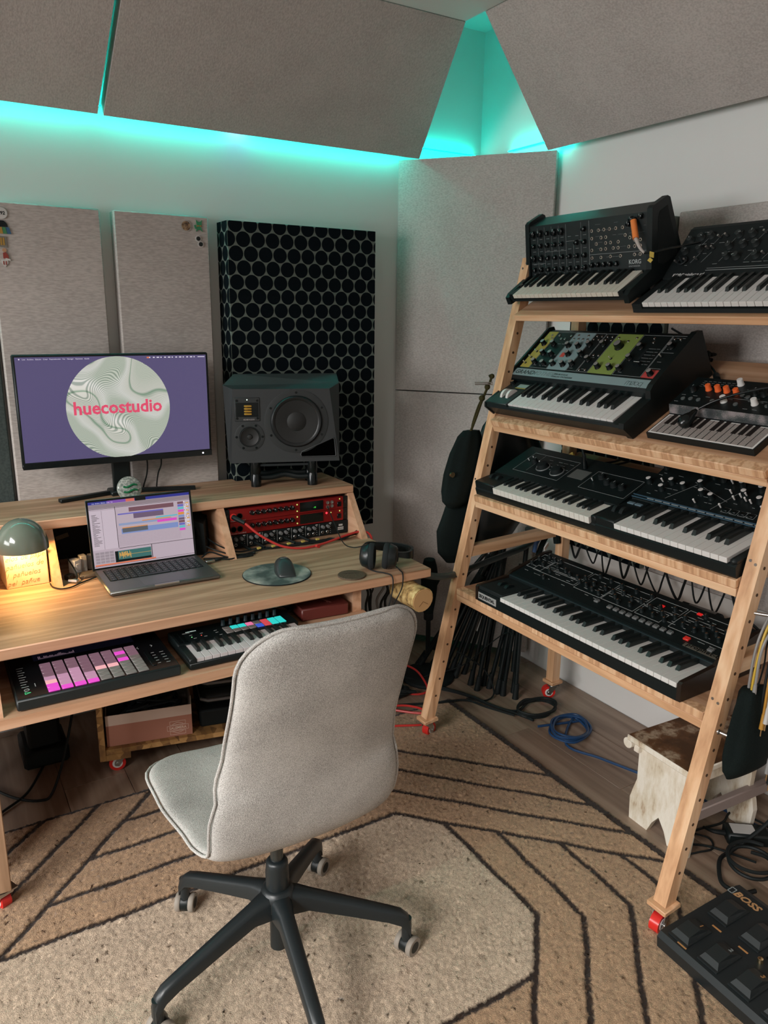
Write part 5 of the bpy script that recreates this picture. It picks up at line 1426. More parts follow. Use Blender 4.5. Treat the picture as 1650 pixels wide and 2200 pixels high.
    MB().box((1.125, 2.284, .671), (.014, .010, .008), rot=(0, .5, .2)).build('red_flag', RC, c)
rackgear()

# ------------------------------------------------------------------ table lamp, tissue box, small things
def tissue():
    e = thing('tissue_box', (.208, 2.41, DZ), 'cream tissue box with brown handwriting under the green lamp', 'tissue box')
    T = TR(.208, 2.412, DZ, 0, 0, R(3))
    CR = mat('cream_card', (.66, .57, .42), .8); a = .058
    MB(T).bx(-a, a, -.060, .060, 0, .105, bev=.002).build('carton', CR, e)
    IN = mat('handwriting_brown', (.40, .25, .13), .8)
    F = T @ Matrix.Translation((0, -.0606, 0)) @ Matrix.Rotation(math.pi/2, 4, 'X')
    for i, (s_, x, z) in enumerate((('elos de pape', -.056, .083), ('pañuelos de', -.056, .058), ('l  pañuelos', -.056, .033), ('pel  pañue', -.056, .008))):
        text('handwriting', s_, .0215, IN, e, F @ Matrix.Translation((x, z, 0)) @ Matrix.Rotation(.05, 4, 'Z'), ext=.0003, shear=.35, bold=-.016, sx=.98)
    TS = mat('tissue_paper', (.72, .70, .66), .9)
    t = MB(T); t.add([(-.03, -.05, .106), (.045, -.052, .106), (.050, -.054, .128), (.012, -.056, .118), (-.012, -.052, .124), (-.03, .01, .106), (.045, .01, .106), (.045, .0, .13), (.0, .0, .128)], [(0, 1, 2, 3), (0, 3, 4), (1, 6, 7, 2), (2, 7, 8, 4, 3), (0, 4, 8, 5)]); t.build('tissue', TS, e, smooth=0)
tissue()
def lamp():
    cx, cy = .204, 2.326
    e = thing('table_lamp', (cx, 2.385, .77), 'glossy sage green dome lamp glowing over the tissue box', 'lamp')
    SG = mat('sage_enamel', (.155, .185, .145), .16, coat=.4)
    n = 14; r = .0705; h = .084
    outer = [(max(.0006, r*math.sin(math.pi/2*i/n)), h*math.cos(math.pi/2*i/n)) for i in range(n+1)]
    inner = [((r-.003)*math.sin(math.pi/2*i/n)+.0004, (h-.003)*math.cos(math.pi/2*i/n)) for i in range(n, -1, -1)]
    M = Matrix.Translation((cx, cy, .795))
    MB().lathe(outer+[(r, -.006), (r-.003, -.006)]+inner, 40, 0, M, cap0=False, cap1=False).build('shade', SG, e)
    MB().cyl((cx, 2.375, .7705), (cx, 2.360, .84), .012, n=16).bx(cx-.02, cx+.02, 2.365, 2.39, .7705, .776).build('stem', SG, e)
    MB().sphere((cx, cy, .822), .016, 16).build('bulb', mat('bulb_warm', (.9, .7, .4), .4, emit=(1.0, .58, .22), estr=18), e)
    d = bpy.data.lights.new('lamp_light', 'POINT'); d.energy = 3.3; d.color = (1.0, .55, .19); d.shadow_soft_size = .02
    o = bpy.data.objects.new('lamp_light', d); col.objects.link(o); o.location = (cx, cy-.018, .806)
lamp()
def deskbits():
    # mouse pad and mouse
    PM_ = mat('moon_print', (.05, .06, .06), .8)
    b = PM_.node_tree.nodes['Principled BSDF']; tc = N(PM_, 'ShaderNodeTexCoord'); n = N(PM_, 'ShaderNodeTexNoise'); n.inputs['Scale'].default_value = 11; n.inputs['Detail'].default_value = 7
    ln(PM_, tc, 'Object', n, 'Vector'); rp = ramp(PM_, [(.40, '#43504d'), (.50, '#7d8580'), (.62, '#b5b4aa')]); ln(PM_, n, 'Fac', rp, 0); ln(PM_, rp, 'Color', b, 'Base Color')
    e = thing('mouse_pad', (.889, 2.092, DZ), 'round grey mouse pad with a moon print on the desk', 'mouse pad')
    MB().lathe([(.1055, 0), (.1065, .001), (.1065, .003), (.1055, .0035)], 56, 0, Matrix.Translation((.889, 2.092, DZ))).build('pad_base', BLKM, e)
    MB().lathe([(.1045, .0035), (.1045, .004)], 56, 0, Matrix.Translation((.889, 2.092, DZ))).build('printed_top', PM_, e)
    T = TR(.913, 2.088, DZ+.004, 0, 0, R(-12))
    e = thing('computer_mouse', (.913, 2.088, DZ+.004), 'dark grey computer mouse on the round moon pad', 'mouse')
    rows = []
    for i in range(11):
        t = i/10; y = -.048+.096*t
        w = .030*(1-.9*abs(t-.45)**2.2); h = .047*math.sin(math.pi*min(1, .18+.80*(1-t)**.85*.95))
        rows.append((y, w, max(h, .008)))
    mb = MB(T); vs = []; fs = []; m = 14
    for (y, w, h) in rows:
        for j in range(m+1):
            a = math.pi*j/m; vs.append((-w*math.cos(a)*(1+.06*math.sin(a)), y, h*math.sin(a)**.7))
    for i in range(10):
        for j in range(m): fs.append((i*(m+1)+j, i*(m+1)+j+1, (i+1)*(m+1)+j+1, (i+1)*(m+1)+j))
    fs += [tuple(range(m+1)), tuple(range(10*(m+1), 11*(m+1)))]
    mb.add(vs, fs); mb.build('mouse_shell', [mat('mouse_graphite', (.022, .030, .031), .35)], e, smooth=60)
    MB(T).bx(-.0035, .0035, .022, .040, .020, .032, bev=.002).build('scroll_wheel', BLKG, e)
    text('logo', 'logitech', .0075, INKG, e, T @ Matrix.Translation((-.013, .000, .0478)) @ Matrix.Rotation(.0, 4, 'X'), ext=.0003, bold=.01)
    MB(T).tube([(0, .046, .004), (.002, .060, .003), (.0, .075, .002)], .003).build('mouse_tail', BLK, e)
    # coaster
    e = thing('coaster', (1.086, 1.967, DZ), 'round brown leather coaster near the front edge of the desk', 'coaster')
    CO = fabric('coaster_leather', '#4b4035', '#655748', 300, .7, .2)
    MB().lathe([(.0425, 0), (.0435, .001), (.0435, .0045), (.0425, .0055)], 44, 0, Matrix.Translation((1.086, 1.967, DZ))).build('disc', CO, e)
    text('embossed_lettering', 'huecostudio', .0105, mat('emboss_dark', (.03, .025, .02), .8), e, TR(1.086, 1.975, DZ+.0056, 0, 0, R(-22)), ext=.0002, align='CENTER', shear=.2)
    # headphones
    e = thing('headphones', (1.21, 1.99, DZ), 'black studio headphones lying at the right end of the desk', 'headphones')
    RG = Vector((.80, -.60, 0)).normalized(); FW = Vector((.52, .85, 0)).normalized()
    HB = mat('headphone_black', (.008, .013, .014), .32)
    def cup(c, a, s, tilt):
        ax = (RG*math.cos(a)+FW*math.sin(a)+Vector((0, 0, tilt))).normalized()
        M = Matrix.Translation(c) @ ax.to_track_quat('Z', 'Y').to_matrix().to_4x4()
        p = [(.001, -.024), (.026, -.024), (.034, -.018), (.038, -.006), (.0405, 0), (.0405, .003)]
        MB().lathe(p, 32, 0, M).build('ear_cup', HB, e)
        MB().lathe([(.0395, .003), (.042, .006), (.0425, .013), (.040, .020), (.034, .022), (.026, .018), (.024, .008)], 32, 0, M).build('ear_pad', mat('velour_black', (.0065, .010, .011), .9), e)
        return M
    c1 = Vector((1.165, 2.002, DZ+.044)); c2 = Vector((1.224, 1.965, DZ+.044))
    M1 = cup(c1, 0, 1, .0); M2 = cup(c2, math.pi, 1, .08)
    MB().torus(c1+RG*(-.025)+Vector((0, 0, -.004)), .011, .0022, RG, 20, 6).build('cup_rim', CHAR, e)
    MB().box(c2+RG*.0255+FW*.004+Vector((0, 0, .0)), (.004, .026, .030), rot=(0, 0, math.atan2(RG.y, RG.x))).build('cup_plate', CHAR, e)
    b0 = c1+RG*(-.016)+Vector((0, 0, .024)); b1 = c2+RG*.024+Vector((0, 0, .006))
    mid = [b0, c1+FW*.055+Vector((0, 0, .018)), c1+FW*.09+RG*.04+Vector((0, 0, .006)), c2+FW*.098+RG*.030+Vector((0, 0, .0)), c2+FW*.080+RG*.072+Vector((0, 0, -.004)), c2+FW*.034+RG*.062+Vector((0, 0, -.004)), b1]
    P = catmull(mid, 7); hb = MB(); vs = []
    for i, p in enumerate(P):
        t = (P[min(i+1, len(P)-1)]-P[max(0, i-1)]).normalized(); nr = t.cross(Vector((0, 0, 1))).normalized()
        w = .015*(.55+.45*math.sin(math.pi*i/(len(P)-1))); k = .0045
        for (u, v) in ((-w, -k), (w, -k), (w, k), (-w, k)): vs.append(p+Vector((0, 0, u))+nr*v)
    fs = []
    for i in range(len(P)-1):
        for j in range(4): fs.append((i*4+j, i*4+(j+1) % 4, (i+1)*4+(j+1) % 4, (i+1)*4+j))
    hb.add(vs, fs); hb.build('headband', HB, e)
    MB().box(c2+FW*.060+RG*.074+Vector((0, 0, -.006)), (.008, .020, .034), bev=.003, rot=(0, 0, math.atan2(RG.y, RG.x))).build('headband_end', HB, e)
    MB().tube([c1+RG*(-.02)+Vector((0, 0, .03)), (1.14, 2.06, DZ+.06), (1.16, 2.16, .712), (1.19, 2.28, .745), (1.220, 2.38, .768), (1.2265, 2.402, .7745)], .0018, n=6, k=6).build('lead', RUB, e)
    MB().tube([c1+RG*(-.012)+Vector((0, 0, -.036)), (1.165, 1.965, DZ+.004), (1.185, 1.935, DZ+.003), (1.196, 1.905, DZ-.002), (1.194, 1.899, .62), (1.18, 1.905, .55), (1.17, 1.91, .50)], .0021, n=6, k=6).build('lead', RUB, e)
    MB().tube([c2+RG*.02+Vector((0, 0, -.034)), (1.243, 1.936, DZ+.003), (1.236, 1.906, DZ-.002), (1.228, 1.899, .62), (1.20, 1.905, .56), (1.19, 1.91, .50)], .0021, n=6, k=6).build('lead', RUB, e)
    # laptop hub and cables
    e = thing('usb_cable', (.77, 2.30, DZ), 'black cables with a silver plug in the laptop side, looping toward the rack', 'cable')
    MB().box((.745, 2.300, DZ+.008), (.032, .012, .008), bev=.002, rot=(0, 0, .15)).build('silver_plug', STEEL, e)
    MB().box((.773, 2.304, DZ+.008), (.026, .011, .009), bev=.003, rot=(0, 0, .15)).build('plug_boot', RUB, e)
    for i, pts in enumerate(([(.784, 2.306, .672), (.82, 2.30, .669), (.87, 2.325, .669), (.93, 2.34, .671), (.952, 2.352, .671), (.93, 2.36, .672), (.86, 2.345, .675), (.80, 2.355, .70), (.77, 2.44, .72)], [(.735, 2.335, .672), (.79, 2.325, .670), (.86, 2.312, .669), (.905, 2.318, .669), (.90, 2.328, .670), (.84, 2.33, .671), (.78, 2.36, .69), (.75, 2.44, .70)], [(.728, 2.33, .68), (.76, 2.34, .69), (.81, 2.315, .672), (.86, 2.30, .669), (.895, 2.303, .669)])):
        MB().tube(pts, .0026, n=6, k=6).build('cord', RUB, e)
    # small black speaker in the middle cubby
    e = thing('small_speaker', (.765, 2.46, DZ), 'small black box speaker standing behind the laptop screen', 'speaker')
    T = TR(.752, 2.465, DZ, 0, 0, R(-24))
    MB(T).prism([(-.045, 0), (.040, 0), (.034, .108), (-.038, .130)], -.06, .06, 'xz').build('speaker_box', BLKM, e, smooth=0)
    MB(T).cyl((-.005, -.061, .075), (-.005, -.059, .075), .026, n=24).cyl((-.005, -.062, .03), (-.005, -.059, .03), .014, n=20).build('driver', BLKG, e)
    # clutter in the left cubby
    CB = [('plug_adapter', (.350, 2.395, DZ), 'white plug adapter lying in the left cubby of the desk', (.026, .03, .050), WHITEP, .5), ('power_plug', (.375, 2.410, DZ), 'upright white charger plug in the left cubby beside the laptop', (.020, .024, .056), mat('white_warm', (.55, .52, .47), .4), .2), ('card_box', (.405, 2.43, DZ), 'grey-white small box behind the laptop hinge in the cubby', (.026, .022, .048), mat('grey_white', (.42, .41, .39), .5), -.2), ('orange_dongle', (.326, 2.36, DZ), 'small black and orange dongle at the front of the left cubby', (.026, .020, .016), mat('dongle_dark', (.03, .02, .015), .3), .7), ('brown_block', (.38, 2.36, DZ), 'flat brown leather case lying under the white plugs', (.060, .040, .012), mat('case_brown', (.12, .09, .06), .6), .1)]
    for nm, p, lab, d, m_, rz in CB:
        o = MB(TR(*p, 0, 0, rz)).bx(-d[0]/2, d[0]/2, -d[1]/2, d[1]/2, .0005, d[2], bev=.002).bx(-d[0]*.3, d[0]*.3, -d[1]*.55, -d[1]*.4, d[2]*.3, d[2]*.75, bev=.001).build(nm, m_); tag(o, lab, nm.replace('_', ' ').split()[-1])
    o = MB(TR(.345, 2.575, .742, R(90), R(-14), 0)).bx(-.02, .02, -.007, .007, 0, .001).build('paper_label', mat('label_tan', (.17, .12, .07), .8)); 
    tag(o, 'small tan paper label stuck on the back board of the left cubby', 'label')
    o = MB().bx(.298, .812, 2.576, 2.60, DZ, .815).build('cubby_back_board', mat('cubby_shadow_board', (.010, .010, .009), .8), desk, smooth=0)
    e = thing('charging_cable', (.30, 2.32, DZ), 'thin dark charging cable with a metal plug on the lamp-lit desk', 'cable')
    MB().tube([(.268, 2.335, .669), (.270, 2.300, .669), (.288, 2.272, .669), (.315, 2.272, .669), (.345, 2.295, .669), (.375, 2.315, .669), (.398, 2.322, .672)], .0022, n=6, k=6).build('cord', RUB, e)
    MB().box((.331, 2.318, DZ+.007), (.016, .030, .010), rot=(0, .3, .9), bev=.002).build('metal_plug', STEEL, e)
    MB().tube([(.335, 2.31, .672), (.345, 2.34, .68), (.34, 2.38, .70), (.33, 2.42, .72), (.335, 2.50, .70)], .0022, n=6, k=5).build('cord', RUB, e)
deskbits()

# ------------------------------------------------------------------ instruments on the keyboard shelf
def pad_controller():
    SZ = .555
    e = thing('pad_controller', (.30, 1.95, SZ), 'flat black pad controller with a grid of pink lit pads on the keyboard shelf', 'controller')
    MB().bx(.108, .488, 1.780, 2.095, SZ+.003, SZ+.030, bev=.003).build('case', mat('pad_case', (.008, .013, .014), .5), e)
    MB().bx(.112, .484, 1.786, 2.09, SZ+.0295, SZ+.0306).build('top_panel', mat('pad_panel', (.004, .005, .006), .25), e, smooth=0)
    pal = {'g': mat('pad_off', (.22, .20, .19), .45), 'm': glow('pad_magenta', '#e84fcb', 1.0), 'p': glow('pad_pink', '#cf9bb8', .8), 'q': glow('pad_mauve', '#96707f', .62), 'o': glow('pad_peach', '#f2b0b4', 1.0)}
    grid = ['mmmmgggg', 'mpppgggg', 'opppgggg', 'pppqoogg', 'qqpqqqmg', 'qqqqqqqq', 'qqqqqqmq', 'qqqqqqqq']
    px_, py_ = .0297, .0209
    for r_ in range(8):
        for c in range(8):
            k = grid[r_][c]
            nm = 'pad_mesh_'+k
            me = bpy.data.meshes.get(nm) or shared(MB().bx(-px_/2+.0021, px_/2-.0021, -py_/2+.0013, py_/2-.0013, 0, .0034, bev=.0010), nm, pal[k])
            put('pad', me, e, (.1765+px_*(c+.5), 1.7895+py_*(r_+.5), SZ+.0304))
    l = MB()
    for i in range(9): l.bx(.126, .142-.004*(i % 2), 1.845+.014*i, 1.8465+.014*i, SZ+.0305, SZ+.0309)
    for i in range(5):
        l.bx(.441, .449, 1.82+.017*i, 1.8212+.017*i, SZ+.0305, SZ+.0309); l.bx(.462, .472, 1.816+.017*i, 1.8172+.017*i, SZ+.0305, SZ+.0309)
    l.torus((.1355, 1.828, SZ+.0307), .0055, .0007, n=20, k=5)
    for k in range(4): l.bx(.155, .157, 1.838+.005*k, 1.8405+.005*k, SZ+.0305, SZ+.0309)
    l.bar((.420, 1.942, SZ+.0307), (.416, 1.936, SZ+.0307), .0012, .0004).bar((.416, 1.936, SZ+.0307), (.420, 1.930, SZ+.0307), .0012, .0004).bar((.452, 1.940, SZ+.0307), (.456, 1.934, SZ+.0307), .0012, .0004).bar((.456, 1.934, SZ+.0307), (.452, 1.928, SZ+.0307), .0012, .0004)
    l.build('panel_print', INK, e, smooth=0)
    g = MB(); g.tube([(.130, 1.806, SZ+.0308), (.142, 1.811, SZ+.0308), (.130, 1.816, SZ+.0308), (.130, 1.806, SZ+.0308)], .0008, n=5, k=0); g.build('play_mark', glow('mark_green', '#56d98c', 1.0), e)
    MB().bx(.170, .42, 1.985, 2.075, SZ+.0305, SZ+.0312).build('display', glow('display_dim', '#0a0a14', .6), e, smooth=0)
    w = MB(); r_ = random.Random(2)
    for i in range(26): w.bx(.182+.0034*i, .1842+.0034*i, 1.990, 1.990+.004+.014*r_.random(), SZ+.0312, SZ+.0315)
    w.build('display_waveform', glow('wave_mauve', '#6f5a66', .7), e, smooth=0)
    MB().bx(.425, .437, 1.81, 1.90, SZ+.0304, SZ+.0325, bev=.001).build('touch_strip', BLKG, e)
    kb = knobmesh('encoder', .007, .014, BLK)
    for i in range(8): put('encoder', kb, e, (.19+.0297*i, 2.083, SZ+.0305))
pad_controller()
def mini_keyboard():
    SZ = .555
    e = thing('mini_keyboard', (.69, 1.88, SZ), 'small black keyboard controller with coloured pads on the keyboard shelf', 'keyboard')
    x0, x1, y0, y1 = .514, .866, 1.790, 1.992
    MB().bx(x0, x1, y0, y1, SZ+.003, SZ+.022, bev=.003).bx(x0, x1, y0+.096, y1, SZ+.02, SZ+.034, bev=.003).bx(x0, x0+.018, y0, y0+.1, SZ+.02, SZ+.034, bev=.002).build('case', BLK, e)
    KP = mat('key_mauve_white', (.58, .54, .545), .35)
    keyset(e, x0+.0195, 15, .0213, y0+.004, y0+.096, SZ+.032, 'C', KP, hw=.012, bh=.009, bl=.6)
    pal = {'g': MATS['pad_off'], 'c': glow('pad_cyan', '#2fc7c0', 1.1), 'p': glow('pad_rose', '#e0759f', 1.0), 'b': glow('pad_blue', '#3f5fd0', .9), 'r': glow('pad_red', '#d24a52', .95)}
    for r_, row in enumerate(('gggg' 'brcc', 'gccp' 'grcc')):
        for c, k in enumerate(row):
            nm = 'launch_pad_'+k
            me = bpy.data.meshes.get(nm) or shared(MB().bx(-.0107, .0107, -.0108, .0108, 0, .003, bev=.0016), nm, pal[k])
            put('pad', me, e, (.6655+.0226*c, 1.911+.0238*r_, SZ+.034))
    kb = knobmesh('slim_knob', .006, .018, mat('knob_blue_black', (.012, .028, .036), .4))
    for i in range(8): put('knob', kb, e, (.6655+.0226*i, 1.966, SZ+.034))
    l = MB(); l.bx(.545, .567, 1.958, 1.961, SZ+.034, SZ+.0345)
    for (x, y) in ((.56, 1.94), (.59, 1.94), (.565, 1.915), (.595, 1.915), (.63, 1.94), (.63, 1.925), (.635, 1.905)): l.bx(x, x+.008, y, y+.0015, SZ+.034, SZ+.0344)
    l.build('panel_print', INK, e, smooth=0)
    text('brand_lettering', 'novation', .0085, glow('logo_glow', '#e8fff4', .7), e, TR(.557, 1.964, SZ+.0342), ext=.0002, bold=.01)
    MB().cyl((.563, 1.927, SZ+.034), (.563, 1.927, SZ+.0346), .0016, n=8).build('green_light', glow('dot_green', '#8cff9a', 1.5), e)
    MB().cyl((.590, 1.927, SZ+.034), (.590, 1.927, SZ+.0346), .0016, n=8).build('red_light', glow('dot_red', '#ff5a4a', 1.5), e)
    for x in (.522, .536): MB().bx(x, x+.009, 1.90, 1.965, SZ+.0338, SZ+.0346).build('touch_strip', BLKG, e, smooth=0)
    # dark red case on the shelf, right end
    e = thing('red_case', (1.0, 2.03, SZ), 'flat dark red equipment case at the right end of the keyboard shelf', 'case')
    T = TR(.985, 2.035, SZ, 0, 0, R(-4))
    MB(T).bx(-.075, .080, -.095, .13, .001, .040, bev=.004).build('case_body', mat('maroon_case', (.125, .022, .018), .45), e)
    text('case_lettering', 'Lounge', .016, mat('case_ink', (.30, .10, .08), .5), e, T @ TR(.01, -.03, .0402, 0, 0, R(-70)), ext=.0002, shear=.2)
    o = thing('cable_coil', (.885, 2.06, SZ), 'coiled black cable between the small keyboard and the red case', 'cable')
    MB().tube([(.885+.022*math.cos(a*1.1), 2.055+.05*math.sin(a*1.1), SZ+.006+.0032*a) for a in [i*.55 for i in range(26)]], .0042, n=6, k=3).build('coil', RUB, o)
mini_keyboard()

# ------------------------------------------------------------------ pins on the felt panels
def pins():
    y = 2.7148
    def P(name, parts, label):
        e = thing(name, parts[0][1], label, 'pin', 'pins on the felt panels')
        for nm, c, fn, m_ in parts: fn(Vector(c)).build(nm, m_, e)
        return e
    disc = lambda r, t=.003: (lambda c: MB().cyl((c.x, y, c.z), (c.x, y-t, c.z), r, n=28))
    poly = lambda pts, t=.003: (lambda c: MB().prism([(c.x+a, c.z+b) for a, b in pts], y-t, y, 'xz'))
    wt = mat('pin_white', (.55, .54, .52), .35)
    e = P('round_badge', [('badge_disc', (.281, y, 1.739), disc(.0165), wt)], 'round white badge with 092 in black, at the left picture edge')
    text('badge_number', '092', .0135, BLKM, e, Matrix.Translation((.281, y-.0032, 1.735)) @ Matrix.Rotation(math.pi/2, 4, 'X'), ext=.0002, bold=.03, align='CENTER')
    cols = [mat('pin_red', '#8d3b33', .4), mat('pin_ochre', '#a7813a', .4), mat('pin_green', '#3d7a52', .4), mat('pin_blue', '#2f5b7d', .4)]
    P('rainbow_pin', [('pin_top', (.279, y, 1.700), poly([(-.02, 0), (-.018, .010), (-.008, .018), (.006, .018), (.014, .010), (.017, 0)]), BLKM)]+[('pin_stripe', (.279, y, 1.700), poly([(-.02+.010*i, -.001), (-.011+.010*i, -.001), (-.010+.0115*i, -.020), (-.021+.0115*i, -.020)]), cols[i]) for i in range(4)], 'dark half-moon pin with rainbow stripes at the left edge')
    P('yellow_pin', [('pin_plate', (.275, y, 1.657), poly([(-.014, -.015), (.012, -.017), (.013, .015), (-.014, .017)]), mat('pin_grey', '#77736a', .4))]+[('pin_stripe', (.275, y, 1.657), poly([(-.012+.007*i, -.011), (-.007+.007*i, -.011), (-.007+.007*i, .011), (-.012+.007*i, .011)], .004), cols[1]) for i in range(3)], 'small grey pin with yellow stripes at the left edge')
    P('figure_pin', [('pin_head', (.279, y, 1.632), disc(.006), mat('pin_skin', '#b48a6a', .4)), ('pin_body', (.280, y, 1.616), poly([(-.006, -.008), (.010, -.011), (.008, .002), (.002, .010), (-.006, .008)], .004), cols[0]), ('pin_base', (.283, y, 1.606), poly([(-.004, -.003), (.010, -.005), (.010, 0), (-.003, .003)], .0045), wt)], 'tiny seated figure pin in red at the left edge')
    P('crest_pin', [('pin_shield', (.277, y, 1.595), poly([(-.009, .009), (.009, .009), (.009, -.002), (0, -.012), (-.009, -.002)]), wt), ('pin_stripe', (.277, y, 1.594), poly([(-.005, .006), (-.002, .006), (-.002, -.006), (-.005, -.004)], .004), cols[0]), ('pin_stripe', (.277, y, 1.594), poly([(.002, .006), (.005, .006), (.005, -.004), (.002, -.006)], .004), cols[0])], 'tiny white shield pin with red stripes at the left edge')
    pm = mat('portrait_print', (.2, .15, .1), .4); b = pm.node_tree.nodes['Principled BSDF']; tc = N(pm, 'ShaderNodeTexCoord'); n = N(pm, 'ShaderNodeTexNoise'); n.inputs['Scale'].default_value = 130
    ln(pm, tc, 'Object', n, 'Vector'); rp = ramp(pm, [(.35, '#3b2a20'), (.5, '#7d6147'), (.62, '#a68a6a')]); ln(pm, n, 'Fac', rp, 0); ln(pm, rp, 'Color', b, 'Base Color')
    P('photo_button', [('button_rim', (.850, y, 1.740), disc(.0175), mat('rim_silver', (.5, .5, .47), .3, .8)), ('button_print', (.850, y, 1.740), disc(.0155, .0036), pm)], 'round brown photo button, upper right of the second felt panel')
    gm = mat('pin_cat_green', '#2f8a5e', .4)
    P('cat_pin', [('pin_body', (.896, y, 1.742), poly([(-.008, .004), (-.010, .020), (-.004, .014), (.004, .014), (.010, .020), (.009, .003), (.006, -.004), (.012, -.018), (.004, -.012), (-.003, -.012), (-.011, -.018), (-.007, -.004)]), gm), ('pin_tail', (.885, y, 1.738), poly([(-.006, .006), (-.002, .008), (.002, -.004), (-.003, -.006)]), gm), ('pin_bow', (.896, y, 1.7425), poly([(-.007, .003), (0, .0005), (.007, .003), (.007, -.003), (0, -.0005), (-.007, -.003)], .0042), mat('pin_bow', '#b07d35', .4))], 'green cat pin with an orange bow tie, on the second felt panel')
    P('sunglasses_pin', [('pin_rim', (.891, y, 1.701), disc(.0105), wt), ('pin_rim', (.899, y, 1.683), disc(.0105), wt), ('pin_lens', (.891, y, 1.701), disc(.0072, .004), BLKG), ('pin_lens', (.899, y, 1.683), disc(.0072, .004), BLKG)], 'white sunglasses pin under the green cat pin')
pins()

# ------------------------------------------------------------------ trolley under the desk
def trolley():
    T = TR(.372, 2.285, 0, 0, 0, R(-12))
    e = thing('osb_trolley', (.65, 2.40, 0), 'chipboard trolley on red casters standing under the desk', 'trolley')
    OSB = mat('osb_board', (.25, .17, .10), .75)
    b = OSB.node_tree.nodes['Principled BSDF']; tc = N(OSB, 'ShaderNodeTexCoord'); v = N(OSB, 'ShaderNodeTexVoronoi'); v.inputs['Scale'].default_value = 40; mp = N(OSB, 'ShaderNodeMapping'); mp.inputs['Scale'].default_value = (1, .45, 1)
    n = N(OSB, 'ShaderNodeTexNoise'); n.inputs['Scale'].default_value = 30; n.inputs['Detail'].default_value = 6
    ln(OSB, tc, 'Object', mp, 'Vector'); ln(OSB, mp, 'Vector', v, 'Vector'); ln(OSB, tc, 'Object', n, 'Vector')
    mx = N(OSB, 'ShaderNodeMix'); mx.inputs[0].default_value = .5; ln(OSB, v, 'Color', mx, 2); ln(OSB, n, 'Fac', mx, 3)
    rp = ramp(OSB, [(.3, '#6b4b2c'), (.5, '#96703f'), (.68, '#b98f5a')]); ln(OSB, mx, 0, rp, 0); ln(OSB, rp, 'Color', b, 'Base Color')
    MB(T).bx(-.018, 0, 0, .38, .068, .40).build('side_board', OSB, e, smooth=0)
    MB(T).bx(.66, .678, 0, .38, .068, .40).build('side_board', OSB, e, smooth=0)
    MB(T).bx(0, .66, .004, .38, .087, .104).build('bottom_shelf', OSB, e, smooth=0)
    MB(T).bx(0, .66, .03, .38, .300, .318).build('upper_shelf', OSB, e, smooth=0)
    for x in (0, .585): 
        k = MB(T).bx(x, x+.075, .002, .10, .066, .087).build('corner_block', OSB, e, smooth=0)
        p = T @ Vector((x+.045, .06, 0)); caster(k, p.x, p.y, .066, R(80), .026)
    # carton with printed front
    c = thing('printed_carton', (T @ Vector((.14, .11, .104)))[:], 'open terracotta and cream carton printed SALEMERA, on the trolley', 'box')
    CA = mat('carton_cream', (.62, .48, .40), .75); CB_ = mat('carton_terracotta', (.40, .175, .12), .75); CI = mat('carton_inside', (.20, .17, .14), .85)
    z0, z1 = .1045, .212
    MB(T).bx(.006, .272, .022, .024, z0, z0+.072).build('carton_front_lower', CB_, c, smooth=0)
    MB(T).bx(.006, .272, .022, .024, z0+.072, z1).build('carton_front_upper', CA, c, smooth=0)
    MB(T).bx(.006, .272, .215, .218, z0, z1).bx(.006, .009, .024, .215, z0, z1).bx(.269, .272, .024, .215, z0, z1+.03).bx(.009, .269, .024, .215, z0, z0+.003).build('carton_sides', CI, c, smooth=0)
    F = T @ Matrix.Translation((.226, .0215, z0+.026)) @ Matrix.Rotation(math.pi/2, 4, 'X')
    PR = mat('print_cream', (.80, .66, .56), .7)
    text('print_lettering', 'SALEMERA', .0135, PR, c, F, ext=.0003, align='CENTER', bold=.005, sx=.86)
    q = MB(F)
    def rc(x0, x1, y0, y1, w=.0008):
        q.bx(x0, x1, y0, y0+w, 0, .0004); q.bx(x0, x1, y1-w, y1, 0, .0004); q.bx(x0, x0+w, y0, y1, 0, .0004); q.bx(x1-w, x1, y0, y1, 0, .0004)
    rc(-.034, .034, -.004, .0135); rc(-.025, .025, .0155, .029); rc(-.025, .025, -.019, -.006)
    q.tube([(-.017, .018, .0003), (0, .0235, .0003), (.017, .018, .0003)], .0006, n=4, k=4); q.tube([(-.017, -.008, .0003), (0, -.013, .0003), (.017, -.008, .0003)], .0006, n=4, k=4)
    q.build('print_frame', PR, c, smooth=0)
    o = thing('cable_bundle', (T @ Vector((.14, .12, .18)))[:], 'tangle of black cables filling the open carton', 'cable')
    r_ = random.Random(8); pts = [T @ Vector((.03+.21*r_.random(), .05+.14*r_.random(), .18+.035*r_.random())) for i in range(34)]
    MB().tube(pts, .005, n=6, k=4).build('tangle', RUB, o)
    # black cases
    o = MB(T).bx(.30, .58, .05, .30, .1045, .165, bev=.006).build('flat_black_box', BLKM); tag(o, 'flat black box lying under the two zipped cases on the trolley', 'box')
    for i, (z, lab) in enumerate(((.166, 'lower black zipped hard case with a grey band, on the trolley'), (.228, 'upper black zipped hard case with a grey band, on the trolley'))):
        c = thing('zip_case', (T @ Vector((.42, .15, z)))[:], lab, 'case', 'zipped hard cases on the trolley')
        MB(T).box((.425, .16, z+.031), (.235, .20, .060), bev=.022).build('shell', BLK, c)
        ring = [(.310, .075, z+.030), (.330, .060, z+.030), (.425, .0575, z+.030), (.52, .060, z+.030), (.540, .075, z+.030), (.5425, .16, z+.030), (.54, .245, z+.030), (.52, .26, z+.030), (.33, .26, z+.030), (.31, .245, z+.030), (.3075, .16, z+.030), (.310, .075, z+.030)]
        MB(T).tube(ring, .0055, n=8, k=0).build('zip_band', mat('zip_grey', (.15, .15, .15), .5), c)
trolley()
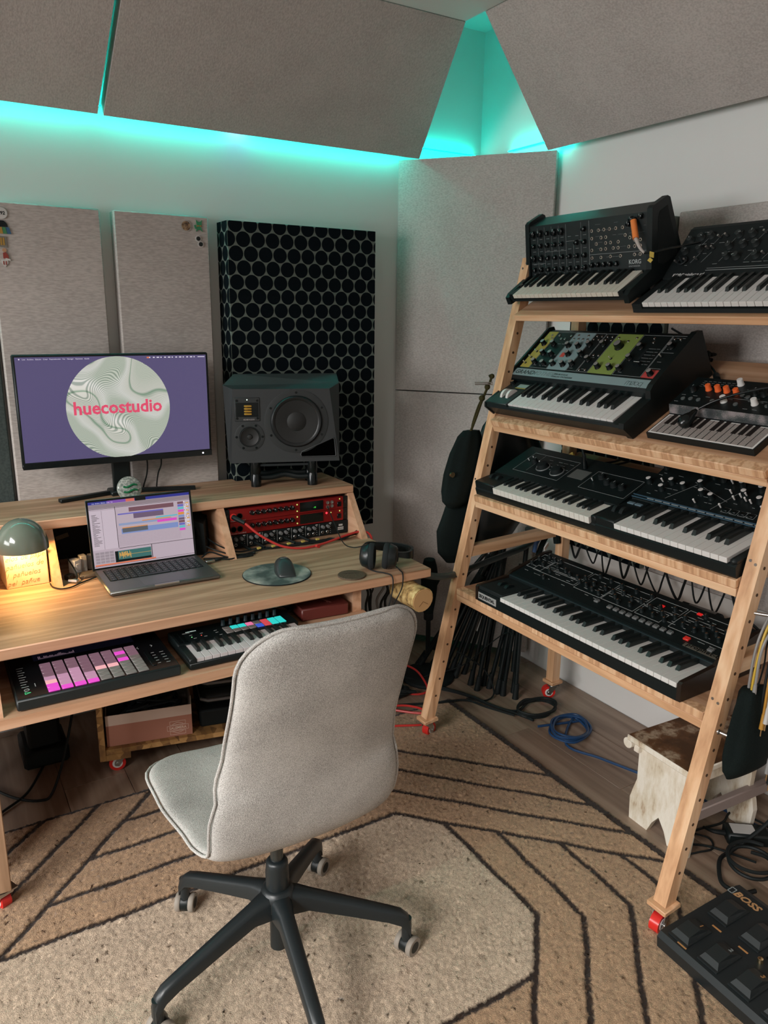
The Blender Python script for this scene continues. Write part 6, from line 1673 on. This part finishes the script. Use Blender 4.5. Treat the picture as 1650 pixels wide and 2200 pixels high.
for i, (pts, r_, lab) in enumerate((([(.02, 2.30, .50), (.05, 2.32, .36), (.06, 2.25, .22), (.0, 2.20, .15)], .0075, 'thick black cable dropping behind the desk leg at the left edge'),
    ([(.36, 2.55, .50), (.365, 2.53, .42), (.34, 2.48, .30), (.27, 2.36, .12), (.21, 2.28, .02), (.17, 2.27, .006), (.10, 2.33, .006), (.04, 2.44, .01), (.0, 2.55, .05)], .0042, 'black cable loop lying on the floor under the desk'),
    ([(-.02, 2.20, .006), (.07, 2.27, .006), (.14, 2.33, .006), (.20, 2.45, .006), (.27, 2.60, .006)], .0042, 'black cable crossing the loop on the floor under the desk'),
    ([(.34, 2.60, .55), (.345, 2.56, .47), (.37, 2.55, .46), (.385, 2.58, .52)], .0035, 'short black cable loop hanging under the desk beside the trolley'))):
    o = MB().tube(pts, r_, n=7, k=7).build('floor_cable', RUB); tag(o, lab, 'cable')
e = thing('power_strip', (.22, 2.55, 0), 'dark upright power unit in the shadow under the desk', 'power unit')
MB().bx(.17, .27, 2.48, 2.62, .06, .30, bev=.01).build('housing', BLKM, e); MB().bx(.15, .29, 2.46, 2.64, 0, .06, bev=.01).build('foot', BLKM, e)
# cables seen under the right end of the desk
G = 'black leads bunched under the right end of the desk'
r_ = random.Random(12)
for i in range(12):
    x = 1.125+.020*i*.9; y = 2.12+.12*r_.random()
    pts = [(x+.03*r_.random(), y, .632), (x-.01+.02*r_.random(), y+.02, .585), (x+.03*r_.random(), y, .53), (x+.02*r_.random(), y+.02, .47), (x+.01, y, .40)]
    o = MB().tube(pts, .0045 if i % 4 else .003, n=6, k=5).build('hanging_lead', RUB if i % 5 else mat('grey_cable', (.22, .22, .215), .5)); tag(o, 'lead in the bunch hanging under the right end of the desk beside the log', 'cable', G)

# ------------------------------------------------------------------ hose from the desk to the stand
o = MB().tube([(1.30, 2.10, .628), (1.36, 1.97, .622), (1.45, 1.97, .600), (1.56, 2.03, .580), (1.70, 2.065, .583), (1.82, 2.085, .592), (1.92, 2.10, .602), (2.03, 2.16, .612), (2.06, 2.25, .615)], .0115, n=12, k=7).build('cable_hose', mat('hose_greygreen', (.055, .075, .075), .5)); tag(o, 'thick grey-green cable hose running from the desk to the stand', 'hose')

# ------------------------------------------------------------------ bags on the left leg
CLOTH = fabric('black_cloth', '#0c1413', '#141d1c', 500, .9, .3)
def sack(name, cx, cy, secs, m, label, folds=7, amp=.10, cat='bag', thick=None):
    """secs: (z, centre x, half width x, half width y)"""
    e = thing(name, (cx, cy, secs[-1][0]), label, cat)
    n = 28; mb = MB(); vs = []; S = []
    for i in range(len(secs)-1):
        for k in range(4):
            t = k/4; S.append(tuple(secs[i][j]+(secs[i+1][j]-secs[i][j])*t for j in range(4)))
    S.append(secs[-1])
    for q, (z, x, wx, wy) in enumerate(S):
        f = 1-q/(len(S)-1)
        for i in range(n):
            a = 2*math.pi*i/n
            k = 1+amp*f*math.cos(folds*a+1.3)+.03*math.cos(3*a+q*.35)
            vs.append((x+wx*k*math.cos(a), cy+wy*k*math.sin(a), z))
    fs = [(j*n+i, j*n+(i+1) % n, (j+1)*n+(i+1) % n, (j+1)*n+i) for j in range(len(S)-1) for i in range(n)]
    fs += [tuple(range(n)), tuple(range((len(S)-1)*n, len(S)*n))[::-1]]
    mb.add(vs, fs); mb.build('pouch', m, e, smooth=70)
    return e
e = sack('drawstring_bag', 1.58, 2.055, [(1.075, 1.60, .030, .016), (1.055, 1.592, .045, .026), (1.00, 1.583, .066, .034), (.93, 1.572, .076, .036), (.87, 1.562, .076, .034), (.835, 1.55, .062, .028), (.812, 1.535, .022, .012)], CLOTH, 'black drawstring bag hanging outside the left front leg of the stand')
CORD = fabric('speckled_cord', '#15140d', '#4a4526', 900, .9, .2)
MB().tube([(1.592, 2.05, 1.07), (1.61, 2.045, 1.12), (1.630, 2.04, 1.18), (1.648, 2.035, 1.225), (1.655, 2.03, 1.25), (1.648, 2.03, 1.262)], .0045, n=7, k=5).tube([(1.598, 2.05, 1.07), (1.60, 2.05, 1.10), (1.618, 2.045, 1.16), (1.640, 2.04, 1.20)], .003, n=7, k=5).build('drawstring', CORD, e)
MB().sphere((1.628, 2.04, 1.185), .011, 10).sphere((1.645, 2.035, 1.222), .010, 10).sphere((1.657, 2.028, 1.258), .009, 10).build('cord_knot', CORD, e)
MB().cyl((1.505, 2.030, .935), (1.505, 2.024, .935), .009, n=14).build('brass_stud', BRASS, e)
MB().cyl((1.60, 2.045, 1.232), (1.655, 2.02, 1.232), .0022, n=8).cyl((1.60, 2.048, 1.238), (1.655, 2.02, 1.238), .0022, n=8).build('hanging_peg', STEEL, e)
sack('dark_bag', 1.60, 2.09, [(.86, 1.62, .05, .025), (.80, 1.60, .075, .035), (.72, 1.58, .085, .04), (.64, 1.575, .07, .035), (.60, 1.57, .03, .015)], CLOTH, 'dark cloth bag hanging lower behind the left front leg', 5, .06)
e = sack('gig_bag', 1.80, 2.09, [(1.13, 1.78, .05, .03), (1.08, 1.79, .10, .045), (.98, 1.80, .145, .055), (.86, 1.80, .15, .055), (.74, 1.77, .12, .05), (.66, 1.74, .08, .04), (.62, 1.73, .03, .02)], mat('satin_black', (.007, .010, .010), .35), 'shiny black gig bag hanging inside the left side of the stand', 6, .12)
MB().tube([(1.75, 2.045, 1.12), (1.74, 2.04, 1.16), (1.745, 2.03, 1.18)], .004, n=6, k=4).build('hanging_loop', BLK, e)

# ------------------------------------------------------------------ microphone stands leaning in the corner
def mic_stand(foot, top, legs, label, lean_boom=None, clutch=True, tag_white=False):
    f, t = Vector(foot), Vector(top)
    e = thing('microphone_stand', foot, label, 'microphone stand', 'folded microphone stands in the corner')
    d = (t-f).normalized()
    a = Vector((0, 0, 1)).cross(d); a = a.normalized() if a.length > 1e-3 else Vector((1, 0, 0)); b = d.cross(a)
    L = (t-f).length
    MB().cyl(f+d*.10, t, .0095, n=12).build('pole', BLK, e)
    for k in range(legs):
        g = 2*math.pi*k/legs+.6; o = a*math.cos(g)+b*math.sin(g)
        s0, s1 = f+o*.030, f+d*(L*.55)+o*.014
        lg = MB().cyl(s0, s1, .0085, n=10).build('folded_leg', BLK, e)
        MB().tube([s0-d*.012, s0+d*.02, s0+d*.06], .0135, n=12, k=3, rf=lambda q: 1-.25*q).build('rubber_foot', RUB, lg)
    MB().cyl(f+d*(L*.53), f+d*(L*.53+.06), .019, n=14).build('clutch', BLKM, e)
    if lean_boom:
        MB().cyl(t, Vector(lean_boom), .008, n=10).build('boom', BLK, e)
        MB().sphere(t, .020, 14).build('boom_joint', BLKM, e)
    if tag_white:
        p = f+d*(L*.22)+b*(-.02); MB().bar(p, p+d*.07, .010, .010).build('white_label', WHITEP, e, smooth=0)
    return e
S = [((1.70, 2.46, .0), (1.99, 2.20, .72), 3, 'black folded microphone stand, leftmost in the corner, leaning right', (1.74, 2.30, .40), False),
     ((1.735, 2.40, .0), (2.03, 2.22, .86), 3, 'black folded microphone stand, second from the left in the corner', None, False),
     ((1.79, 2.33, .0), (2.04, 2.22, .90), 3, 'black folded microphone stand with a white label, behind the front leg', None, True),
     ((1.795, 2.20, .0), (1.94, 2.17, .95), 3, 'black folded microphone stand in the middle of the corner group', None, False),
     ((1.845, 2.14, .0), (1.93, 2.13, .52), 3, 'black folded microphone stand with rope loops on its top', None, False),
     ((1.865, 2.075, .0), (1.925, 2.10, .60), 3, 'black folded microphone stand nearest the rear leg', None, False),
     ((1.66, 2.36, .026), (1.60, 2.28, .52), 0, 'black microphone stand with a round base beside the desk', None, False)]
for s in S: mic_stand(s[0], s[1], s[2], s[3], s[4], tag_white=s[5])
e = thing('round_stand_base', (1.665, 2.365, 0), 'round black cast base on the floor behind the left front leg', 'stand base')
MB().lathe([(.105, 0), (.110, .006), (.108, .016), (.07, .026), (.02, .030)], 40, 0, Matrix.Translation((1.665, 2.365, 0))).build('cast_base', BLKM, e)
e = thing('boom_clamp', (1.63, 2.26, .36), 'black clamp head with wings at the top of the round-base stand', 'clamp')
MB().tube([(1.604, 2.285, .33), (1.603, 2.283, .42), (1.601, 2.281, .50), (1.598, 2.279, .55)], .026, n=12, k=4, rf=lambda q: .75+.5*math.sin(3.0*q)).build('clamp_body', CLOTH, e)
MB().box((1.585, 2.26, .40), (.05, .03, .05), bev=.012, rot=(.4, .5, 0)).box((1.615, 2.26, .46), (.03, .02, .07), bev=.008, rot=(.1, .5, 0)).build('clamp_wing', CLOTH, e)
e = thing('rope_loops', (1.885, 2.085, .36), 'beige rope loops tied round the folded stands', 'rope')
RP = mat('rope_beige', (.33, .28, .22), .8)
for i in range(5):
    c = Vector((1.862+.018*i, 2.085-.008*i, .36-.012*(i % 3))); MB().torus(c, .020+.004*(i % 2), .0032, (.8, -.6+.5*(i-2)*.4, .3*(i-2)), 20, 6).build('rope_ring', RP, e)
# blue strap bundle above the polyphonic synthesizer
e = thing('strap_bundle', (1.93, 2.03, .64), 'blue and black straps bundled at the rear left of the bottom shelf', 'strap')
MB().tube([(1.905, 2.035, .60), (1.91, 2.03, .64), (1.94, 2.02, .675), (1.97, 2.02, .68)], .008, n=8, k=5).build('blue_strap', mat('strap_blue', (.035, .085, .19), .6), e)
MB().tube([(1.95, 2.0, .76), (1.96, 1.99, .70), (1.965, 1.98, .64)], .013, n=8, k=4).tube([(1.93, 2.04, .58), (1.94, 2.03, .63), (1.955, 2.02, .67)], .010, n=8, k=4).build('black_strap', CLOTH, e)
MB().box((1.935, 2.005, .625), (.03, .004, .020), rot=(.2, -.6, .3)).build('white_tag', WHITEP, e, smooth=0)

# ------------------------------------------------------------------ cables behind the shelves
G = 'black cables hanging behind the stand'
r_ = random.Random(4)
for i in range(10):
    y = 2.00-.075*i; x = 2.045+.02*r_.random()
    dz = .25+.08*r_.random()
    pts = [(x-.02, y, .835), (x, y-.02, .76), (x+.01, y-.01+.05*r_.random(), .66), (x-.01, y-.04, .585-.03*r_.random()), (x-.02, y-.07, .62), (x-.01, y-.09, .70+.08*r_.random()), (x-.02, y-.09-.04*r_.random(), .835)]
    o = MB().tube(pts, .0032+.0012*(i % 3 == 0), n=6, k=6).build('hanging_cable', RUB); tag(o, 'black cable looping behind the bottom shelf against the white wall', 'cable', G)
e = thing('power_adapter', (1.93, 1.33, .57), 'black power adapter with a grey label behind the wide synthesizer', 'adapter')
MB(TR(1.925, 1.33, .555, 0, R(-12), R(4))).bx(-.03, .03, -.07, .07, .0, .055, bev=.006).bx(-.024, .024, -.05, .04, .055, .0555, 1).build('adapter_body', [BLK, mat('label_grey', (.20, .19, .18), .5)], e)
MB().tube([(1.93, 1.26, .60), (1.95, 1.20, .62), (1.96, 1.12, .58), (1.97, 1.05, .57)], .004, k=5).tube([(1.94, 1.24, .575), (1.95, 1.16, .585), (1.93, 1.08, .575)], .005, k=5).build('adapter_cord', RUB, e)
def on_shelf(k, pts): 
    M = shelfM(k); return [M @ Vector(p) for p in pts]
e = thing('power_cable', (2.0, 1.45, 1.33), 'black power cable with a ferrite lump feeding the flat-key synthesizer', 'cable')
MB().tube(on_shelf(2, [(.40, .46, .10), (.46, .45, .07), (.53, .42, .02), (.575, .39, .008), (.60, .365, .006)]), .0032, n=6, k=6).build('cord', RUB, e)
MB().tube(on_shelf(2, [(.60, .365, .009), (.617, .345, .009)]), .0095, n=10, k=0).build('ferrite', BLK, e)
MB().tube(on_shelf(2, [(.617, .345, .006), (.635, .320, .005), (.63, .30, .005), (.66, .285, .006), (.675, .275, .02)]), .0022, n=6, k=6).build('thin_cord', RUB, e)
MB().box(on_shelf(2, [(.677, .272, .022)])[0], (.012, .010, .010), bev=.002).build('plug', STEEL, e)
e = thing('cable_clump', (2.02, 1.50, 1.33), 'clump of black cables lying behind the colourful synthesizer', 'cable')
MB().tube(on_shelf(2, [(.47+.07*math.sin(i*1.9), .44+.012*math.cos(i*2.7), .012+.006*(i % 4)) for i in range(18)]), .005, n=6, k=5).build('clump', RUB, e)
e = thing('audio_cables', (1.95, 1.85, .98), 'pair of black audio cables with a yellow tag behind the mini-key synthesizer', 'cable')
MB().tube(on_shelf(3, [(.17, .300, .03), (.20, .36, .03), (.22, .42, .02), (.235, .47, .02)]), .0035, k=5).tube(on_shelf(3, [(.195, .300, .03), (.22, .35, .03), (.25, .41, .02), (.27, .46, .02)]), .0035, k=5).build('cords', RUB, e)
p = on_shelf(3, [(.165, .305, .055)])[0]
MB().box(p, (.012, .030, .018), rot=(.3, .6, .3)).box(p+Vector((.004, .010, .012)), (.010, .022, .014), rot=(.9, .3, .1)).build('yellow_tag', YEL, e, smooth=0)
e = thing('sync_cable', (1.95, 1.42, .98), 'thin black cable crossing the third shelf with a black ferrite', 'cable')
MB().tube(on_shelf(3, [(.515, .28, .05), (.53, .31, .06), (.56, .35, .07), (.60, .38, .06), (.63, .40, .045), (.66, .44, .03)]), .0022, n=6, k=6).build('cord', RUB, e)
MB().tube(on_shelf(3, [(.645, .335, .02), (.66, .36, .02)]), .0075, n=10, k=0).tube(on_shelf(3, [(.63, .30, .03), (.645, .335, .02), (.66, .36, .02), (.69, .44, .03)]), .0030, k=4).build('ferrite_lead', RUB, e)
MB().tube(on_shelf(3, [(.80, .31, .02), (.815, .345, .02), (.84, .39, .03)]), .004, k=4).build('jack_lead', RUB, e)

# ------------------------------------------------------------------ right front leg: hook, patch leads, pouch, bolt
hk = MB(); hk.cyl((1.585, .962, .797), (1.640, .845, .802), .004, n=10).cyl((1.640, .845, .802), (1.642, .838, .818), .004, n=10); hk.build('cable_hook', STEEL, stand)
hk = MB(); hk.cyl((1.508, .962, .516), (1.520, .925, .512), .0045, n=10).sphere((1.508, .957, .516), .007, 10); hk.build('bolt', STEEL, stand)
LEADC = [('grey', mat('lead_grey', (.24, .235, .23), .45), 'grey patch lead hanging on the hook, outermost loop'), ('yellow', mat('lead_yellow', (.55, .36, .03), .45), 'yellow patch lead on the hook, nearest the wooden leg'), ('grey2', MATS.get('lead_grey'), 'grey patch lead on the hook with its plug in mid-air'), ('black', RUB, 'black patch lead on the hook between the yellow ones'), ('amber', mat('lead_amber', (.45, .22, .03), .45), 'amber patch lead on the hook at the rear'), ('white', mat('lead_white', (.50, .49, .47), .45), 'white patch lead on the hook, thickest loop'), ('grey3', MATS.get('lead_grey'), 'long grey patch lead reaching down to the black pouch'), ('black2', RUB, 'long black patch lead reaching the pouch drawstring')]
for i, (nm, m_, lab) in enumerate(LEADC):
    m_ = m_ or MATS['lead_grey']
    y = .928-.010*i; x = 1.622+.004*i
    e = thing('patch_lead', (x, y, .80), lab, 'cable', 'patch leads on the hook')
    la, lb = (.20, .26, .16, .24, .23, .21, .34, .36)[i], (.26, .18, .22, .23, .25, .30, .27, .22)[i]
    sp = .050+.008*(i % 3)
    A = Vector((x-sp-.006, y+.004, .80-la)); B = Vector((x+sp+.02, y-.012, .80-lb))
    MB().tube([A, (x-sp-.004, y+.003, .80-la*.5), (x-sp*.82, y, .765), (x-.004, y, .808), (x+sp*.75, y-.004, .772), (x+sp+.012, y-.008, .80-lb*.5), B], .0032, n=7, k=6).build('lead_cord', m_, e)
    for p in (A, B):
        MB().tube([p+Vector((0, 0, .004)), p-Vector((0, 0, .012)), p-Vector((.001, 0, .034))], .0052, n=10, k=3, rf=lambda q: .75+.35*q).build('plug_sleeve', m_, e)
        MB().cyl(p-Vector((.001, 0, .034)), p-Vector((.001, 0, .052)), .0018, n=8).build('plug_pin', BRASS, e)
e = sack('hanging_pouch', 1.585, .925, [(.625, 1.575, .036, .018), (.612, 1.577, .046, .024), (.58, 1.582, .058, .028), (.52, 1.588, .074, .032), (.46, 1.592, .088, .033), (.425, 1.594, .090, .028), (.405, 1.598, .080, .014)], CLOTH, 'black cloth pouch hanging beside the right front leg under the patch leads', 6, .14)
MB().tube([(1.59, .925, .62), (1.595, .92, .68), (1.592, .915, .75), (1.60, .875, .80)], .0022, k=5).build('drawstring', RUB, e)

# ------------------------------------------------------------------ distressed stool
def stool():
    e = thing('step_stool', (1.79, 1.20, 0), 'small distressed white wooden stool with a worn brown top, behind the right leg', 'stool')
    WP = mat('worn_white_paint', (.5, .47, .4), .75)
    def worn(m, sc, stops):
        b = m.node_tree.nodes['Principled BSDF']; tc = N(m, 'ShaderNodeTexCoord'); mp = N(m, 'ShaderNodeMapping'); mp.inputs['Scale'].default_value = sc
        n = N(m, 'ShaderNodeTexNoise'); n.inputs['Scale'].default_value = 6; n.inputs['Detail'].default_value = 8; n.inputs['Roughness'].default_value = .65
        ln(m, tc, 'Object', mp, 'Vector'); ln(m, mp, 'Vector', n, 'Vector'); rp = ramp(m, stops); ln(m, n, 'Fac', rp, 0); ln(m, rp, 'Color', b, 'Base Color')
    worn(WP, (3, 3, 1.0), [(.30, '#96714f'), (.41, '#d0c3ad'), (.55, '#e6dfd2'), (.7, '#d9cfbf')])
    WB = mat('worn_brown_top', (.2, .12, .07), .3); worn(WB, (1.6, 1.6, 1), [(.40, '#4f3622'), (.52, '#6b4a30'), (.60, '#b39f86'), (.66, '#5e412b')])
    T = TR(1.640, 1.318, 0, 0, 0, R(-3))   # local: x to +X, y to -Y
    Z = .285
    def bxl(x0, x1, y0, y1, z0, z1, nm, m, bev=.003): return MB(T).bx(x0, x1, -y1, -y0, z0, z1, bev=bev).build(nm, m, e)
    o = MB(T).bx(0, .36, -.225, 0, Z-.018, Z, bev=.003).build('stool_top', [WP, WB], e)
    for p in o.data.polygons:
        if p.normal.z > .8: p.material_index = 1
    def endp(x):
        pts = [(.018, Z-.018), (.207, Z-.018), (.200, .14), (.215, .10), (.222, .07), (.216, .0), (.150, .0), (.135, .035), (.112, .066), (.090, .035), (.075, .0), (.006, 0), (.002, .07), (.010, .10), (.022, .14)]
        return MB(T).prism([(-a, b) for a, b in pts], x, x+.018, 'yz').build('end_panel', WP, e, smooth=0)
    endp(.036); endp(.300)
    bxl(.02, .34, .010, .030, Z-.055, Z-.018, 'apron', WP); bxl(.02, .34, .195, .215, Z-.055, Z-.018, 'apron', WP)
    bxl(.075, .41, .190, .212, .105, .140, 'stretcher', mat('stretcher_mauve', (.30, .24, .22), .6))
    MB(T).cyl((.006, .0, Z-.030), (.040, .0, Z-.030), .016, n=16).build('carved_lug', WP, e)
stool()

# ------------------------------------------------------------------ pedalboard
def pedalboard():
    x = Vector((-.045, -.999, 0)).normalized(); y = Vector((-x.y, x.x, 0)); 
    M = Matrix((x, y, Vector((0, 0, 1)))).transposed().to_4x4(); M.translation = (1.336, .930, .0135)
    e = empty('pedalboard', M=M); tag(e, 'black effects pedalboard with numbered rubber pedals lying on the rug', 'pedalboard')
    PB = mat('pedal_black', (.009, .0125, .014), .45)
    W = .44
    MB().prism([(.004, 0), (0, .030), (.010, .042), (.276, .060), (.290, .056), (.290, 0)], 0, W, 'yz').build('chassis', PB, e, smooth=0)
    P = Panel(e, 0, W, .010, .0422, .276, .0602)
    pad = MB()
    pad.prism([(-.026, -.042), (.026, -.042), (.026, .042), (-.026, .042)], 0, .004, 'xy')
    pad.add([(-.024, -.036, .004), (.024, -.036, .004), (.020, .040, .004), (-.020, .040, .004), (-.018, -.026, .015), (.018, -.026, .015), (.018, .012, .019), (-.018, .012, .019), (.019, .030, .010), (-.019, .030, .010)], [(0, 1, 5, 4), (4, 5, 6, 7), (7, 6, 8, 9), (9, 8, 2, 3), (1, 2, 8, 6, 5), (0, 4, 7, 9, 3)])
    me = shared(pad, 'foot_pedal', mat('pedal_rubber', (.010, .0135, .0145), .5), 0)
    OR = mat('pedal_orange_ink', (.42, .20, .07), .6)
    for i in range(5):
        fx = (.042+.080*i)/W
        if fx < .98:
            P.put('foot_pedal', me, fx, .19)
            text('pedal_number', str(i+1), .018, OR if i != 1 else INKG, e, P.M(fx+.006, .19, 0) @ TR(.0, .024, .0135, R(-18)), ext=.0003, bold=.01)
    for i in range(2): P.put('foot_pedal', me, (.048+.085*i)/W, .66)
    text('brand_lettering', 'BOSS', .026, mat('brand_orange', (.40, .22, .10), .5), e, P.M(.030, .885, .0008), ext=.0003, bold=.035, shear=.25, sx=1.12)
    q = MB(); P.rect(q, -.002, .026, .885, .955, .002); q.build('brand_mark', INKG, e, smooth=0)
    q = MB()
    for fx, t in ((.12, .40), (.28, .40), (.10, .0), (.26, .02)): P.quad(q, fx, fx+.055, t+.02, t+.035, .0007)
    q.build('panel_print', OR, e, smooth=0)
    q = MB(); P.quad(q, .40, .62, .52, .72, .003); q.build('display', BLKG, e, smooth=0)
    kn = knobmesh('gold_knob', .0065, .011, BRASS, None, None, 1.0)
    for i in range(4): P.put('knob', kn, .40+.06*i, .44)
pedalboard()

# ------------------------------------------------------------------ floor cables
def cable(name, pts, r, m, label, k=6, group=None):
    o = MB().tube(pts, r, n=7, k=k).build(name, m); return tag(o, label, 'cable', group)
BLUC = mat('blue_cable', (.012, .05, .135), .45); REDC = MATS['red_cable']
r_ = random.Random(21)
pts = [(1.787, 1.831, .008)]
for i in range(20):
    a = i*1.35; pts.append((1.872+.098*math.cos(a)*(1-.012*i), 1.755+.085*math.sin(a+.3)*(1-.01*i), .008+.0022*(i % 9)))
pts += [(1.79, 1.69, .008), (1.83, 1.57, .007), (1.868, 1.46, .007), (1.89, 1.40, .007), (1.93, 1.27, .007), (1.96, 1.10, .007), (2.0, .92, .007)]
cable('blue_cable', pts, .0046, BLUC, 'blue cable coiled on the floor and running behind the stool')
pts = [(1.62, 2.27, .012), (1.69, 2.16, .012), (1.74, 2.02, .010)]
for i in range(18):
    a = 2.6-i*1.2; pts.append((1.865+.085*math.cos(a), 1.925+.055*math.sin(a), .010+.003*(i % 7)))
cable('black_coil', pts, .0048, RUB, 'black cable coil on the floor just behind the blue coil')
cable('black_run', [(1.55, 2.40, .02), (1.63, 2.27, .016), (1.70, 2.13, .018), (1.735, 2.03, .012), (1.78, 1.93, .010), (1.80, 1.87, .010)], .0052, RUB, 'black cable running over the rug corner toward the coils')
cable('black_run', [(1.42, 2.20, .02), (1.55, 2.14, .022), (1.66, 2.10, .022), (1.70, 2.02, .02), (1.76, 1.93, .012)], .0044, RUB, 'black cable passing behind the left front caster')
cable('thin_wire', [(1.62, 2.33, .03), (1.73, 2.22, .10), (1.80, 2.15, .20), (1.84, 2.10, .26), (1.85, 2.06, .27)], .0022, RUB, 'thin black wire rising to the folded stands')
cable('looped_wire', [(1.74, 2.27, .14), (1.80, 2.17, .09), (1.80, 2.10, .02), (1.74, 2.08, .008), (1.68, 2.12, .016)], .0032, RUB, 'black wire bowing down to the floor by the stands')
cable('red_cable', [(1.44, 2.42, .02), (1.55, 2.42, .06), (1.61, 2.37, .045), (1.60, 2.27, .012), (1.55, 2.25, .008), (1.48, 2.30, .01)], .0045, REDC, 'red cable arching up behind the chair on the right')
cable('red_cable', [(1.36, 2.21, .02), (1.43, 2.19, .02), (1.475, 2.14, .02), (1.47, 2.10, .022), (1.44, 2.12, .02), (1.40, 2.16, .02), (1.36, 2.20, .022)], .0045, REDC, 'red cable loop on the rug left of the front caster')
cable('red_cable', [(1.28, 2.10, .018), (1.34, 2.075, .018), (1.39, 2.05, .018), (1.425, 2.038, .018), (1.46, 2.05, .018)], .0042, REDC, 'straight red cable ending at the red front caster')
cable('dark_tangle', [(1.45+.09*math.sin(i*2.1), 2.31+.07*math.cos(i*1.7), .010+.006*(i % 5)) for i in range(22)], .0055, RUB, 'dark cable tangle on the floor behind the chair back')
# right: adapter, coil, wires
e = thing('power_brick', (1.875, 1.07, 0), 'black power brick with a white label on the floor by the stool', 'adapter')
T = TR(1.885, 1.065, .0005, 0, 0, R(-38))
MB(T).bx(-.060, .060, -.030, .030, 0, .036, bev=.005).bx(-.045, .020, -.022, .022, .036, .0364, 1).build('brick_body', [BLK, mat('label_white', (.55, .55, .54), .5)], e)
MB(T).tube([(-.06, 0, .018), (-.09, .004, .018), (-.11, .03, .010)], .008, n=8, k=4, rf=lambda q: 1-.5*q).build('brick_cord', RUB, e)
cable('cable_coil', [(1.96, .98, .20), (1.90, 1.02, .08), (1.80, 1.05, .012), (1.74, 1.045, .012), (1.685, 1.01, .012), (1.655, .975, .014), (1.66, .93, .02), (1.70, .915, .02)], .0058, RUB, 'thick black cable rising from the pedalboard past the power brick')
cable('cable_coil', [(1.79+.062*math.cos(-i*.62+.6)+.004*math.sin(i), .988+.058*math.sin(-i*.62+.6), .008+.0016*i) for i in range(22)], .0050, RUB, 'black cable coiled in rings on the floor behind the pedalboard')
cable('floor_wire', [(1.70, 1.15, .006), (1.76, 1.10, .006), (1.79, 1.04, .008), (1.80, .98, .02)], .0034, RUB, 'black wire crossing the floor beside the right front leg')
cable('knotted_wire', [(1.60, 1.11, .016), (1.66, 1.108, .008), (1.71, 1.094, .010), (1.76, 1.086, .006), (1.79, 1.11, .006), (1.785, 1.14, .006), (1.74, 1.19, .006)], .0028, RUB, 'thin knotted black wire near the foot of the right leg')
cable('loop_wire', [(1.70, 1.17, .007), (1.80, 1.16, .007), (1.88, 1.14, .012), (1.94, 1.15, .02), (1.97, 1.08, .02), (1.96, 1.02, .02)], .0034, RUB, 'black wire looping under the stool')
cable('rear_wire', [(1.78, 1.20, .007), (1.90, 1.17, .06), (2.0, 1.08, .14), (2.05, .98, .20)], .0036, RUB, 'black wire rising behind the stool at the right edge')
cable('wall_wire', [(2.10, .98, .10), (2.02, .97, .32), (1.85, .955, .62), (1.78, .95, .90), (1.80, .94, 1.0)], .0028, RUB, 'dark wire slanting up past the hook at the right edge')
# things at the right margin behind the pouch
e = thing('wooden_board', (2.05, 1.0, .20), 'brown wooden board leaning on the right wall behind the patch leads', 'board')
MB(TR(2.06, 1.08, .20, 0, R(6), 0)).bx(0, .016, -.30, .27, 0, .34).build('plank', wood('brown_board', '#7d5f4a', '#8f7059', '#9c7d66', 'y', .8, .55), e, smooth=0)
e = thing('striped_case', (2.0, 1.085, .26), 'black rounded case with white stripes at the right picture edge', 'case')
MB().sphere((2.00, 1.085, .335), .075, 20, sc=(1, .8, 1)).build('case_shell', BLK, e)
for z, r__ in ((.375, .064), (.318, .074)): MB().lathe([(r__, -.012), (r__+.006, 0), (r__, .014)], 28, 0, Matrix.Translation((2.00, 1.085, z)) @ Matrix.Diagonal((1, .82, 1, 1)), cap0=False, cap1=False).build('white_stripe', WHITEP, e)

# joined small print, screws and holes are counted as one part each
for o in list(col.objects):
    base = o.name.split('.')[0]
    if base in ('panel_print', 'dot_print', 'peg_holes', 'screws', 'key_legends', 'status_icons', 'edge_ticks', 'indicator_lights', 'list_lines', 'mixer_marks', 'lane_lines', 'device_grid', 'waveform', 'display_waveform', 'print_frame', 'divider', 'floor_far_planks'):
        o['kind'] = 'stuff'
